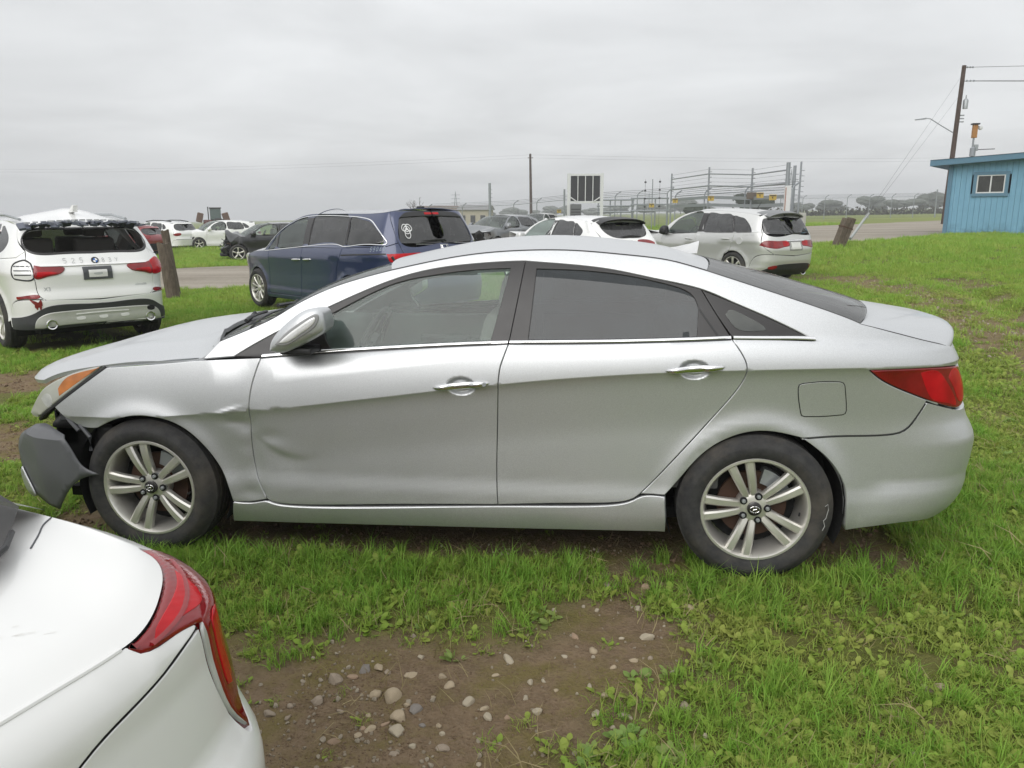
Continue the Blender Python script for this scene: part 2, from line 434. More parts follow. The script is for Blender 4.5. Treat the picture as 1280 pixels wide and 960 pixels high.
def panel(B, name, curves, material, parent=None, side=-1, off=0., gap=.002, bev=.003, thick=.014, grid=.035, rows=None, ds=.02, raw=False, dense=(), holes=()):
    """one body panel: closed outline in (s, z) filled with a fine mesh on the skin, with a rolled edge"""
    poly = []
    if raw: poly = [tuple(p) for p in curves]
    else:
        for c in curves:
            q = crom(c, ds); poly += q[:-1] if math.dist(q[-1], crom(curves[(curves.index(c) + 1) % len(curves)], ds)[0]) < 1e-4 else q
    cl = []
    for p in poly:
        if not cl or math.dist(p, cl[-1]) > 2e-4: cl.append(p)
    if math.dist(cl[0], cl[-1]) < 2e-4: cl.pop()
    poly = cl
    if area2(poly) < 0: poly = poly[::-1]
    A, nA = inset(poly, gap); Bp, _ = inset(poly, gap + bev)
    lo, hi = Bp.min(0), Bp.max(0)
    ns = max(1, int((hi[0] - lo[0]) / grid)); ss = lo[0] + (np.arange(ns) + .5) * (hi[0] - lo[0]) / ns
    pts = []
    if rows is not None:
        for v in rows:
            pts.append(np.stack([ss, B.zc(ss) + v], 1))
    else:
        nz = max(1, int((hi[1] - lo[1]) / grid)); zz = lo[1] + (np.arange(nz) + .5) * (hi[1] - lo[1]) / nz
        for k, v in enumerate(zz): pts.append(np.stack([ss, v + 0 * ss], 1))
    pts = np.concatenate(pts)
    for s0, s1, z0, z1, st in dense:
        pts = pts[~((pts[:, 0] > s0 - st) & (pts[:, 0] < s1 + st) & (pts[:, 1] > z0 - st) & (pts[:, 1] < z1 + st))]
        gx, gz = np.meshgrid(np.arange(s0, s1, st), np.arange(z0, z1, st)); pts = np.concatenate([pts, np.stack([gx.ravel(), gz.ravel()], 1)])
    m = inside(pts, Bp); pts = pts[m]
    if len(pts): pts = pts[bdist(pts, Bp) > min(grid, .02) * .45]
    hl = []
    for h in holes:
        h = np.array(crom(list(h) + [h[0]], ds))[:-1] if not isinstance(h, np.ndarray) else h
        if len(pts): k_ = ~inside(pts, h); pts = pts[k_]
        if len(pts): pts = pts[bdist(pts, h) > .008]
        hl.append(h if area2(h) > 0 else h[::-1])
    allp = [Vector((float(a), float(c))) for a, c in np.concatenate([Bp] + hl + [pts])]
    if hl:
        ed = []; o0 = len(Bp)
        for h in hl: ed += [(o0 + i, o0 + (i + 1) % len(h)) for i in range(len(h))]; o0 += len(h)
        ed += [(i, (i + 1) % len(Bp)) for i in range(len(Bp))]
        r = delaunay_2d_cdt(allp, ed, [], 0, 1e-6)
        vv = np.array([(v.x, v.y) for v in r[0]]); tr = np.array([tuple(f) for f in r[2]]); ce = vv[tr].mean(1); ok = inside(ce, Bp)
        for h in hl: ok &= ~inside(ce, h)
        tris = [tuple(f) for f in tr[ok]]
    else:
        r = delaunay_2d_cdt(allp, [], [list(range(len(Bp)))], 1, 1e-6)
        vv = np.array([(v.x, v.y) for v in r[0]]); tris = [tuple(f) for f in r[2]]
    X = B.S(vv[:, 0], vv[:, 1], side, off); Nn = B.N(vv[:, 0], vv[:, 1], side, off)
    # boundary ring: index of each B point in output
    idx = {}
    for i, src in enumerate(r[3]):
        for o_ in src: idx[o_] = i
    nb = len(Bp); ring = [idx.get(i) for i in range(nb)]
    keep = [i for i in range(nb) if ring[i] is not None]
    XA = B.S(A[:, 0], A[:, 1], side, off); NA = B.N(A[:, 0], A[:, 1], side, off)
    e = 2e-3; out = B.S(A[:, 0] + nA[:, 0] * e, A[:, 1] + nA[:, 1] * e, side, off) - XA
    out = out / (np.linalg.norm(out, axis=1)[:, None] + 1e-12)
    V = [tuple(x) for x in X]; NV = [tuple(x) for x in Nn]; F = list(tris)
    base = len(V); k = len(keep)
    for i in keep: V.append(tuple(XA[i] - NA[i] * bev * .7)); q = NA[i] + out[i] * 1.0; NV.append(tuple(q / np.linalg.norm(q)))
    for i in keep: V.append(tuple(XA[i] - NA[i] * thick)); NV.append(tuple(out[i]))
    for a in range(k):
        c = (a + 1) % k
        F.append((ring[keep[a]], base + a, base + c, ring[keep[c]]))
        F.append((base + a, base + k + a, base + k + c, base + c))
    for h in hl:
        b2 = len(V); XH = B.S(h[:, 0], h[:, 1], side, off); NH = B.N(h[:, 0], h[:, 1], side, off); kh = len(h)
        V += [tuple(x) for x in XH] + [tuple(x) for x in XH - NH * thick]; NV += [tuple(x) for x in NH] * 2
        F += [(b2 + i, b2 + (i + 1) % kh, b2 + kh + (i + 1) % kh, b2 + kh + i) for i in range(kh)]
    if side > 0: F = [f[::-1] for f in F]
    # the winding of the triangulation follows (s, z); make faces look outwards
    f0 = F[0]; p0, p1, p2 = (np.array(V[i]) for i in f0[:3]); nn = np.cross(p1 - p0, p2 - p0)
    if nn @ np.array(NV[f0[0]]) < 0: F = [f[::-1] for f in F]
    return mk(name, V, F, material, parent, True, NV)
def loft(name, edge, material, parent=None, crown=None, bow=None, n=17, lip=.012, crease=None, vmax=1., thick=.0):
    """sheet between an edge curve (y<0) and its mirror; crown lifts the middle, bow pushes it along x"""
    E_ = np.array(edge, float); k = len(E_); vs = np.linspace(-vmax, vmax, n); V = []; F = []
    for i in range(k):
        x, y, z = E_[i]; t = i / (k - 1)
        cr = crown(t) if callable(crown) else crown or 0.; bo = bow(t) if callable(bow) else bow or 0.
        for v in vs:
            q = 1 - v * v
            V.append((x + bo * q, -abs(y) * -v * 1.0, z + cr * q + (crease(t, abs(v)) if crease else 0)))
    for i in range(k - 1):
        for j in range(n - 1): F.append((i * n + j, (i + 1) * n + j, (i + 1) * n + j + 1, i * n + j + 1))
    per = [i * n for i in range(k)] + [(k - 1) * n + j for j in range(1, n)] + [i * n + n - 1 for i in range(k - 2, -1, -1)] + [j for j in range(n - 2, 0, -1)]
    # shift the flange slightly so it is a rolled lip
    G = np.array(V).reshape(k, n, 3)
    a = np.gradient(G, axis=0); c = np.gradient(G, axis=1); Nn = np.cross(a, c); Nn /= np.linalg.norm(Nn, axis=2)[..., None] + 1e-12
    if Nn[:, :, 2].mean() < 0: Nn = -Nn; F = [f[::-1] for f in F]
    base = len(V); NV = [tuple(x) for x in Nn.reshape(-1, 3)]; m = len(per)
    for i in per:
        nrm = Nn.reshape(-1, 3)[i]; V.append(tuple(np.array(V[i]) - nrm * lip)); NV.append(tuple(nrm))
    for q in range(m): F.append((per[q], base + q, base + (q + 1) % m, per[(q + 1) % m]))
    o = mk(name, V, F, material, parent, True)
    o.data.set_sharp_from_angle(angle=math.radians(50))
    bm = bmesh.new(); bm.from_mesh(o.data); bmesh.ops.recalc_face_normals(bm, faces=bm.faces[:])
    up_ = sum((f.normal.z * f.calc_area() for f in bm.faces)); 
    if up_ < 0: bmesh.ops.reverse_faces(bm, faces=bm.faces[:])
    bm.to_mesh(o.data); bm.free()
    return o
def on_skin(B, name, pts2, faces, material, parent, side=-1, off=.0015, thick=0.):
    """flat marks and small trims laid on the skin: pts2 in (s, z)"""
    q = np.array(pts2, float); V = B.S(q[:, 0], q[:, 1], side, off)
    return mk(name, V, faces, material, parent, False)
def strip(B, name, line, width, material, parent, side=-1, off=.004, depth=.012, ds=.03):
    """a bead that follows a line in (s, z): width across, standing 'off' proud"""
    p = np.array(crom(line, ds)); d = np.gradient(p, axis=0); d /= np.linalg.norm(d, axis=1)[:, None] + 1e-12
    nrm = np.stack([-d[:, 1], d[:, 0]], 1); V = []; F = []
    for k_, (u, o_) in enumerate(((-.5, -depth), (-.5, off * .4), (-.28, off), (.28, off), (.5, off * .4), (.5, -depth))):
        q = p + nrm * width * u; V += [tuple(x) for x in B.S(q[:, 0], q[:, 1], side, o_)]
    m = len(p)
    for k_ in range(5):
        for i in range(m - 1): F.append((k_ * m + i, k_ * m + i + 1, (k_ + 1) * m + i + 1, (k_ + 1) * m + i))
    F += [tuple(k_ * m for k_ in range(6)), tuple(k_ * m + m - 1 for k_ in range(5, -1, -1))]
    o = mk(name, V, F, material, parent, True); me = o.data
    bm = bmesh.new(); bm.from_mesh(me); bmesh.ops.recalc_face_normals(bm, faces=bm.faces[:]); bm.to_mesh(me); bm.free()
    me.set_sharp_from_angle(angle=math.radians(60)); return o
STROKES = {'0': [[(0, .2), (0, .8), (.3, 1), (.6, .8), (.6, .2), (.3, 0), (0, .2)]], '1': [[(.1, .8), (.3, 1), (.3, 0)]],
 '2': [[(0, .8), (.3, 1), (.6, .75), (0, 0), (.65, 0)]], '3': [[(0, .9), (.35, 1), (.55, .75), (.2, .52), (.6, .3), (.3, 0), (0, .12)]],
 '4': [[(.45, 0), (.45, 1), (0, .35), (.65, .35)]], '5': [[(.6, 1), (.05, 1), (.05, .55), (.45, .6), (.6, .3), (.35, 0), (0, .08)]],
 '6': [[(.5, 1), (.1, .6), (.05, .2), (.3, 0), (.58, .25), (.35, .5), (.08, .35)]], '7': [[(0, 1), (.6, 1), (.2, 0)]],
 '8': [[(.3, .52), (.05, .75), (.3, 1), (.55, .75), (.3, .52), (0, .22), (.3, 0), (.6, .25), (.3, .52)]],
 '9': [[(.55, .7), (.3, .5), (.05, .75), (.3, 1), (.55, .75), (.5, .3), (.35, 0)]], 'Y': [[(0, 1), (.3, .5), (.6, 1)], [(.3, .5), (.2, 0)]],
 'H': [[(0, 0), (.1, 1)], [(.5, 0), (.6, 1)], [(.05, .5), (.55, .5)]]}
def writing(B, name, text, s0, z0, h, material, parent, side=-1, w=.006, dirn=1, slope=0., off=.0016, gapk=.95):
    """hand lettering drawn as flat paint ribbons on the skin"""
    V = []; F = []; x = 0.
    for ch in text:
        for st in STROKES.get(ch, []):
            p = np.array(crom([(a, c) for a, c in st], .12)) if len(st) > 2 else np.array(crom(st, .12))
            p = np.stack([s0 + dirn * (x + p[:, 0] * h), z0 + p[:, 1] * h + slope * (x + p[:, 0] * h)], 1)
            d = np.gradient(p, axis=0); d /= np.linalg.norm(d, axis=1)[:, None] + 1e-12; nn = np.stack([-d[:, 1], d[:, 0]], 1)
            b0 = len(V); m = len(p)
            for q in (p - nn * w / 2, p + nn * w / 2): V += [tuple(v) for v in B.S(q[:, 0], q[:, 1], side, off)]
            for i in range(m - 1): F.append((b0 + i, b0 + i + 1, b0 + m + i + 1, b0 + m + i))
        x += h * gapk if ch != ' ' else h * .5
    return mk(name, V, F, material, parent)

# ------------------------------------------------------------------ wheels
def make_wheel(parent, loc, rot=0., R=.334, W=.215, rim=.2285, style='twin', alloy=None, steer=0., outer=-1, rust=True, cap=None, lugs=5, roll=0., simple_=False):
    """axle along y, outside face towards -y (outer=-1)"""
    w = empty('wheel', loc, 0, parent)
    w.rotation_euler = (0, rot, (math.pi if outer > 0 else 0) + steer)
    alloy = alloy or M_alloy; h = W / 2; n = 28 if simple_ else 64
    sh = R - rim
    pr = [(rim - .012, -h + .028), (rim + .004, -h + .010), (rim + .012, -h + .004), (rim + sh * .30, -h - .008), (rim + sh * .52, -h - .010), (rim + sh * .56, -h - .0085),
          (rim + sh * .78, -h + .004), (R - .017, -h + .018), (R - .006, -h + .030)]
    tread = []
    for k in range(4):
        a = -h + .034 + k * (W - .068) / 4; c = a + (W - .068) / 4
        tread += [(R - .001, a), (R, (a + c) / 2), (R - .001, c - .010), (R - .009, c - .008), (R - .009, c - .002)]
    prof = pr + tread[:-2] + [(r, -a) for r, a in pr[::-1]]
    MB().lathe(prof, n).build('tyre', M_rubber, w, True, 45)
    f = -h + .012      # plane of the outer rim face
    rm = MB()
    rm.lathe([(rim + .006, f - .004), (rim + .003, f - .008), (rim - .006, f - .008), (rim - .013, f + .002), (rim - .022, f + .040), (rim - .030, f + .075), (rim - .030, h - .03), (rim + .002, h - .012)], n)
    hub = .062 if style == 'twin' else .055
    def spoke(ang, r0, r1, w0, w1, d0, d1, mid=.5, off0=0., off1=0., th=.03):
        """one spoke from hub to rim, crowned across, dished along"""
        K = 6; vs = []; fs = []
        for i in range(K + 1):
            t = i / K; r = r0 + (r1 - r0) * t; ww = w0 + (w1 - w0) * t; o = off0 + (off1 - off0) * t
            d = d0 + (d1 - d0) * t - .010 * math.sin(math.pi * t)
            for u, dz in ((-1, th), (-1, .008), (-.62, 0), (.62, 0), (1, .008), (1, th)):
                a = o + ww * u * .5
                vs.append((r, d + dz, a))
        for i in range(K):
            for j in range(5): fs.append((i * 6 + j, i * 6 + j + 1, (i + 1) * 6 + j + 1, (i + 1) * 6 + j))
        M = Matrix.Rotation(-math.radians(ang), 4, 'Y')
        rm.add(vs, fs, M)
    if style == 'twin':
        for k in range(5):
            a = 105 + 72 * k + roll
            for sgn in (-1, 1):
                spoke(a + sgn * 3.0, .045, rim - .014, .031, .041, f + .026, f + .002, off0=sgn * .012, off1=sgn * .028)
    else:
        nsp = {'five': 5, 'seven': 7, 'ten': 10, 'nine': 9}[style]
        for k in range(nsp):
            spoke(90 + 360 / nsp * k + roll, .045, rim - .012, .038 if nsp < 8 else .026, .060 if nsp < 8 else .036, f + .026, f + .004)
    rm.lathe([(0, f + .018), (hub * .75, f + .018), (hub, f + .024), (hub + .012, f + .045), (hub + .012, f + .08)], 28)
    ro = rm.build('rim', alloy, w, True, 38)
    if simple_:
        MB().lathe([(0, f + .075), (rim - .028, f + .075), (rim - .028, f + .09), (0, f + .09)], 28).build('brake_disc', M_dark, w)
        return w
    for k in range(lugs):
        a = math.radians(141 + 360 / lugs * k + roll)
        b = MB(); b.lathe([(0, -.012), (.006, -.012), (.0085, -.008), (.010, .006), (.0135, .010), (.0135, .02)], 8)
        b.build('lug_nut', M_steel, w, True, loc=(.0565 * math.cos(a), f + .018, .0565 * math.sin(a)))
        MB().lathe([(0, -.0015), (.0165, -.0015), (.0165, .004)], 14).build('lug_recess', M_dark, w, loc=(.0565 * math.cos(a), f + .0175, .0565 * math.sin(a)))
    c = MB(); c.lathe([(0, f + .001), (.024, f + .002), (.0305, f + .006), (.031, f + .022)], 32)
    co = c.build('hub_cap', M_trim, w, True)
    if cap: cap(co, f)
    MB().lathe([(.03, f + .085), (.060, f + .075), (.068, f + .082), (.150, f + .082), (.150, f + .104), (.068, f + .104)], 48).build('brake_disc', M_rust, w, True, 30)
    MB().lathe([(.0, f + .125), (rim - .032, f + .125), (rim - .032, f + .13), (0, f + .13)], 32).build('brake_shield', M_dark, w)
    cal = MB()
    for t0 in range(8):
        a0 = math.radians(20 + t0 * 7); a1 = math.radians(20 + (t0 + 1) * 7)
        vs = [(r * math.cos(a), y, r * math.sin(a)) for a in (a0, a1) for r in (.105, .172) for y in (f + .058, f + .118)]
        cal.add(vs, [(0, 1, 3, 2), (4, 6, 7, 5), (0, 4, 5, 1), (2, 3, 7, 6), (0, 2, 6, 4), (1, 5, 7, 3)])
    cal.build('brake_caliper', M_steel, w)
    MB().tube([(.196, f + .03, -.02), (.188, f + .005, -.022)], .004, 8).build('valve', M_black, w)
    return w
# ------------------------------------------------------------------ terrain
_rs = np.random.RandomState(4)
_lat = _rs.rand(64, 64)
def vnoise(x, y, f, seed=0):
    """smooth value noise"""
    x = np.asarray(x, float) * f + seed * 17.31; y = np.asarray(y, float) * f + seed * 9.17
    xi = np.floor(x).astype(int); yi = np.floor(y).astype(int); u = x - xi; v = y - yi; u = u * u * (3 - 2 * u); v = v * v * (3 - 2 * v)
    g = lambda a, b: _lat[a % 64, b % 64]
    return (g(xi, yi) * (1 - u) + g(xi + 1, yi) * u) * (1 - v) + (g(xi, yi + 1) * (1 - u) + g(xi + 1, yi + 1) * u) * v
def fbm(x, y, f, n=4, seed=0):
    s = 0.; a = .5; t = 0.
    for i in range(n): s = s + a * vnoise(x, y, f * 2 ** i, seed + i); t += a; a *= .5
    return s / t
def poly_mask(x, y, poly, soft):
    p = np.stack([np.ravel(x), np.ravel(y)], 1); d = bdist(p, poly); i = inside(p, np.array(poly)); sd = np.where(i, d, -d)
    return sstep(-soft, soft, sd).reshape(np.shape(x))
DIRT = [(-.95, -1.42), (-.7, -1.54), (-.33, -1.56), (.16, -1.54), (.4, -1.46), (.57, -1.26), (.77, -1.02), (.92, -.74), (1.1, -.80), (1.10, -1.29), (1.0, -1.68), (.88, -1.91), (.78, -2.13), (.70, -2.6), (-1.2, -2.7), (-1.6, -1.8)]
TRACK = [(5.3, 14.3), (6.45, 13.6), (6.55, 11.4), (6.25, 8.95), (5.85, 7.3), (5.8, 6.4), (5.5, 5.0), (5.4, 3.5), (5.6, 1.5)]
def seg_dist(x, y, line):
    d = np.full(np.shape(x), 1e9)
    for (a, b), (c, e) in zip(line[:-1], line[1:]):
        vx, vy = c - a, e - b; t = np.clip(((x - a) * vx + (y - b) * vy) / (vx * vx + vy * vy), 0, 1); d = np.minimum(d, np.hypot(x - a - t * vx, y - b - t * vy))
    return d
def dirt_at(x, y):
    x = np.asarray(x, float); y = np.asarray(y, float)
    w = (fbm(x, y, 3.2, 3, 3) - .5) * .32; w2 = (fbm(x, y, 3.2, 3, 9) - .5) * .32
    m = poly_mask(x + w * 1.5, y + w2 * 1.5, DIRT, .20)
    for cx, cy, rx, ry, k in ((-1.95, -.58, .42, .30, 1.), (1.98, -.58, .22, .28, .85), (.92, -.66, .22, .16, .8), (.30, -.62, .22, .09, .5), (2.94, -.10, .25, .16, .6), (2.55, -.75, .2, .12, .45), (2.3, -1.36, .25, .14, .4), (1.54, -1.22, .22, .10, .45), (1.75, -1.9, .25, .12, .4),
                              (-5.0, 2.8, 1.1, .50, .98), (-3.55, .80, .9, .52, .95), (-4.3, 1.75, .9, .20, .5), (-3.0, -.2, .7, .25, .5)):
        q = np.hypot((x + w - cx) / rx, (y + w2 - cy) / ry); m = np.maximum(m, k * sstep(1.25, .65, q))
    d = seg_dist(x + w * 2, y + w2 * 2, TRACK); m = np.maximum(m, .88 * sstep(1.0, .30, d) * sstep(.26, .48, fbm(x, y, 1.1, 3, 5)))
    d = seg_dist(x + w * 2, y + w2 * 2, [(8.1, 13.0), (7.45, 10.0), (6.9, 7.9), (6.5, 6.3)]); m = np.maximum(m, .95 * sstep(.7, .2, d) * sstep(.36, .52, fbm(x, y, 1.6, 3, 6)))
    under = sstep(.90, .60, abs(y - .0)) * sstep(2.3, 1.8, abs(x)); m = np.maximum(m, .85 * under)
    return m
def base_g(x, y):
    d = np.hypot(x, y); q = .6 * x + .8 * y
    return .012 * x * sstep(3, 10, d) + .45 * sstep(12, 25, q) * sstep(-12, 6, x)
def ground_z(x, y):
    x = np.asarray(x, float); y = np.asarray(y, float); d = np.hypot(x, y); near = sstep(16, 5, d)
    z = base_g(x, y)
    bump = (fbm(x, y, .45, 3, 1) - .5) * .05 + (fbm(x, y, 2.2, 3, 2) - .5) * .030
    # keep wheels on the ground
    hold = np.ones_like(z)
    for cx, cy in ((-1.4, -.80), (1.4, -.80), (-1.4, .8), (1.4, .8)): hold = hold * sstep(.10, .55, np.hypot(x - cx, y - cy))
    z = z + bump * near * hold
    z = z - .022 * dirt_at(x, y) * near + .006 * (fbm(x, y, 9, 3, 7) - .5) * near
    # churned mud on the left
    for cx, cy, rx, ry in ((-5.0, 2.8, 1.2, .55), (-3.55, .80, 1.0, .55)):
        q = np.hypot((x - cx) / rx, (y - cy) / ry); z = z + .09 * (fbm(x, y, 4.5, 4, 12) - .55) * sstep(1.2, .5, q)
    # shallow ditch on the right bank
    dd = seg_dist(x, y, [(8.1, 13.0), (7.45, 10.0), (6.9, 7.9), (6.5, 6.3)]); z = z - .10 * np.exp(-(dd / .35) ** 2)
    return z
def axis(lo, hi, fine, r=1.085, far0=-1, far1=1):
    a = list(np.arange(lo, hi + fine / 2, fine)); s = fine; x = a[-1]
    while x < far1: s *= r; x += s; a.append(x)
    s = fine; x = a[0]
    while x > far0: s *= r; x -= s; a.insert(0, x)
    return np.array(a)
def grid_mesh(name, xs, ys, zf, material, attr=None):
    X, Y = np.meshgrid(xs, ys); Z = zf(X, Y); n, m = len(xs), len(ys)
    V = np.stack([X.ravel(), Y.ravel(), Z.ravel()], 1); i = np.arange((m - 1) * (n - 1)); r, c = i // (n - 1), i % (n - 1); a = r * n + c
    F = np.stack([a, a + 1, a + n + 1, a + n], 1)
    me = bpy.data.meshes.new(name); me.vertices.add(len(V)); me.vertices.foreach_set('co', V.ravel()); me.loops.add(F.size); me.loops.foreach_set('vertex_index', F.ravel().astype(np.int32))
    me.polygons.add(len(F)); me.polygons.foreach_set('loop_start', np.arange(0, F.size, 4, dtype=np.int32)); me.polygons.foreach_set('loop_total', np.full(len(F), 4, np.int32)); me.polygons.foreach_set('use_smooth', np.ones(len(F), bool))
    me.update(calc_edges=True); me.materials.append(material)
    if attr:
        for nm, f in attr.items():
            at = me.attributes.new(nm, 'FLOAT', 'POINT'); at.data.foreach_set('value', np.ravel(f(X, Y)).astype(np.float32))
    return link(name, me)
def _ground(t):
    p = t.pos(); at = t.n('ShaderNodeAttribute'); at.attribute_name = 'dirt'
    far = t.n('ShaderNodeAttribute'); far.attribute_name = 'far'
    n1 = t.noise(1.3, 6, .6, p); n2 = t.noise(14, 6, .65, p); n3 = t.noise(90, 4, .6, p); n4 = t.noise(.06, 5, .6, p); n5 = t.noise(5, 4, .6, p)
    soil = t.mix(t.mapr(n2, .3, .7, 0, 1), (.125, .086, .050), (.225, .160, .100))
    soil = t.mix(t.mapr(n3, .42, .72, 0, .7), soil, (.235, .175, .115))
    soil = t.mix(t.mapr(n5, .46, .66, 0, .62), soil, (.150, .130, .030))          # moss and algae film
    turf = t.mix(t.mapr(n2, .3, .7, 0, 1), (.075, .085, .018), (.145, .155, .035))
    turf = t.mix(t.mapr(n1, .45, .75, 0, .7), turf, (.15, .12, .05))
    field = t.mix(t.mapr(n4, .35, .65, 0, 1), (.13, .165, .040), (.20, .225, .062))
    fade = t.math('MULTIPLY', t.mapr(n1, .3, .7, .75, 1.), far.outputs['Fac'])
    base = t.mix(at.outputs['Fac'], turf, soil)
    base = t.mix(far.outputs['Fac'], base, field)
    h = t.math('ADD', t.math('MULTIPLY', n2, .7), t.math('MULTIPLY', n3, .35))
    t.bsdf(base, .93, 0, 0, .25, h, 1., .035); return t.m
GX = axis(-3.6, 4.4, .055, 1.075, -900, 900); GY = axis(-3.2, 2.6, .055, 1.075, -150, 1400)
ground = grid_mesh('ground', GX, GY, ground_z, mat('ground_soil', _ground), {'dirt': dirt_at, 'far': lambda x, y: sstep(18, 45, np.hypot(x, y))})
tag(ground, kind='structure')

# ------------------------------------------------------------------ gravel road across the yard
NEAR = np.array([(-120, -14), (-60, 0), (-25, 9.5), (-9.0, 13.0), (-7.9, 13.3), (0, 17.6), (7.4, 23.2), (10.4, 24.9), (14.3, 29.2), (22, 38), (60, 78)], float)
FARR = np.array([(-120, 4), (-60, 13), (-30, 18.5), (-13.7, 21.3), (-11.9, 22.0), (-3, 30), (9, 47), (16.7, 55), (29.8, 68.7), (48, 88), (95, 135)], float)
def _road(t):
    p = t.pos(); n1 = t.noise(.35, 6, .6, p); n2 = t.noise(9, 6, .65, p); n3 = t.noise(60, 3, .6, p)
    w = t.n('ShaderNodeTexNoise'); w.inputs['Scale'].default_value = .5; w.inputs['Detail'].default_value = 4
    mp = t.n('ShaderNodeMapping'); mp.inputs['Rotation'].default_value = (0, 0, -.55); mp.inputs['Scale'].default_value = (.05, 1.6, 1); t.l(p, mp.inputs[0]); t.l(mp.outputs[0], w.inputs['Vector'])
    c = t.mix(t.mapr(n1, .3, .7, 0, 1), (.235, .205, .165), (.33, .30, .25)); c = t.mix(t.mapr(n2, .35, .7, 0, .6), c, (.18, .155, .125)); c = t.mix(t.mapr(w.outputs['Fac'], .42, .62, 0, .6), c, (.38, .34, .285))
    t.bsdf(c, .95, 0, 0, .2, t.math('ADD', n2, n3), .6, .02); return t.m
_t = np.linspace(0, len(NEAR) - 1, 260); _k = np.arange(len(NEAR))
_n = np.stack([np.interp(_t, _k, NEAR[:, i]) for i in (0, 1)], 1); _f = np.stack([np.interp(_t, _k, FARR[:, i]) for i in (0, 1)], 1)
_jn = (fbm(_n[:, 0], _n[:, 1], .8, 3, 21) - .5) * .9; _jf = (fbm(_f[:, 0], _f[:, 1], .4, 3, 22) - .5) * 1.6
_n[:, 1] += _jn; _f[:, 1] += _jf
V = []; F = []; K = 20
for i in range(len(_t)):
    for j in range(K + 1):
        q = _n[i] * (1 - j / K) + _f[i] * j / K; e = min(j, K - j) / K
        V.append((q[0], q[1], float(ground_z(q[0], q[1])) + (.03 if 0 < j < K else -.05) + .02 * math.sin(math.pi * j / K)))
for i in range(len(_t) - 1):
    for j in range(K): F.append((i * (K + 1) + j, (i + 1) * (K + 1) + j, (i + 1) * (K + 1) + j + 1, i * (K + 1) + j + 1))
road = mk('gravel_road', V, [f[::-1] for f in F], mat('road_gravel', _road), None, True); tag(road, kind='structure')
def on_road(x, y):
    x = np.asarray(x, float); pn = np.interp(x, NEAR[:, 0], NEAR[:, 1]); pf = np.interp(x, FARR[:, 0], FARR[:, 1]); return (y > pn + .1) & (y < pf - .1)
# ------------------------------------------------------------------ helpers for car furniture
def pillow(name, outline, y0, bulge, back, material, parent, loc=None, n=7, side=-1):
    """rounded shell: outline in (x, z), swelling towards side*y"""
    o = np.array(crom(outline + [outline[0]], .012))[:-1]; c = o.mean(0); V = []; F = []; m = len(o)
    levels = [(-1., 0.)] + [(0., 0.)] + [(i / n, 1) for i in range(1, n)]
    for i, (t, k) in enumerate(levels):
        if t < 0: sc, y = .93, y0 - side * back
        else: sc, y = math.sqrt(max(0, 1 - t ** 2.2)), y0 + side * bulge * t
        for p in o: q = c + (p - c) * sc; V.append((q[0], y, q[1]))
    V.append((c[0], y0 + side * bulge, c[1])); L = len(levels)
    for i in range(L - 1):
        for j in range(m): F.append((i * m + j, i * m + (j + 1) % m, (i + 1) * m + (j + 1) % m, (i + 1) * m + j))
    for j in range(m): F.append(((L - 1) * m + j, (L - 1) * m + (j + 1) % m, len(V) - 1))
    F.append(tuple(range(m)))
    ob = mk(name, V, F, material, parent, True); bm = bmesh.new(); bm.from_mesh(ob.data)
    bmesh.ops.recalc_face_normals(bm, faces=bm.faces[:]); bm.to_mesh(ob.data); bm.free()
    ob.data.set_sharp_from_angle(angle=math.radians(50)); return ob
def handle(B, name, s0, z0, s1, z1, material, parent, side=-1, r=.011, out=.020):
    K = 14; n = 10; V = []; F = []
    for i in range(K + 1):
        t = i / K; s = s0 + (s1 - s0) * t; z = z0 + (z1 - z0) * t; k = math.sin(math.pi * t) ** .45 + .02
        c = B.S(s, z, side, out * min(1., k) - .004); nn = B.N(np.array(s), np.array(z), side)
        for j in range(n):
            a = 2 * math.pi * j / n; V.append(tuple(c + nn * math.cos(a) * r * .65 * k + np.array([0, 0, 1]) * math.sin(a) * r * k))
    for i in range(K):
        for j in range(n): F.append((i * n + j, i * n + (j + 1) % n, (i + 1) * n + (j + 1) % n, (i + 1) * n + j))
    F += [tuple(range(n)), tuple(K * n + j for j in range(n))]
    o = mk(name, V, F, material, parent, True); bm = bmesh.new(); bm.from_mesh(o.data); bmesh.ops.recalc_face_normals(bm, faces=bm.faces[:]); bm.to_mesh(o.data); bm.free()
    return o
def well(parent, cx, cz, r, y0, y1, material=None, a0=-25, a1=205):
    """inner wheel-arch liner: half tunnel plus its inner wall"""
    m = MB(); K = 22; vs = []; fs = []
    for i in range(K + 1):
        a = math.radians(a0 + (a1 - a0) * i / K)
        for y in (y0, y1): vs.append((cx + r * math.cos(a), y, cz + r * math.sin(a)))
    for i in range(K): fs.append((2 * i, 2 * i + 1, 2 * i + 3, 2 * i + 2))
    b = len(vs); vs.append((cx, y1, cz))
    for i in range(K): fs.append((2 * i + 1, b, 2 * i + 3))
    m.add(vs, fs); return m.build('wheel_arch_liner', material or M_dark, parent)
def seat(parent, loc, material=None, w=.50):
    material = material or M_seat
    t = empty('seat', loc, 0, parent)
    def cushion(c, d, ax, ang, nm):
        m = MB(); m.box((0, 0, 0), d, Matrix.Translation(c) @ Matrix.Rotation(math.radians(ang), 4, ax), bev=.045); m.build(nm, material, t, True, 60)
    cushion((0, 0, .22), (.50, w, .16), 'Y', -8, 'seat_cushion')
    cushion((.33, 0, .55), (.15, w, .62), 'Y', 14, 'backrest')
    cushion((.43, 0, .95), (.09, w * .55, .17), 'Y', 12, 'headrest')
    return t
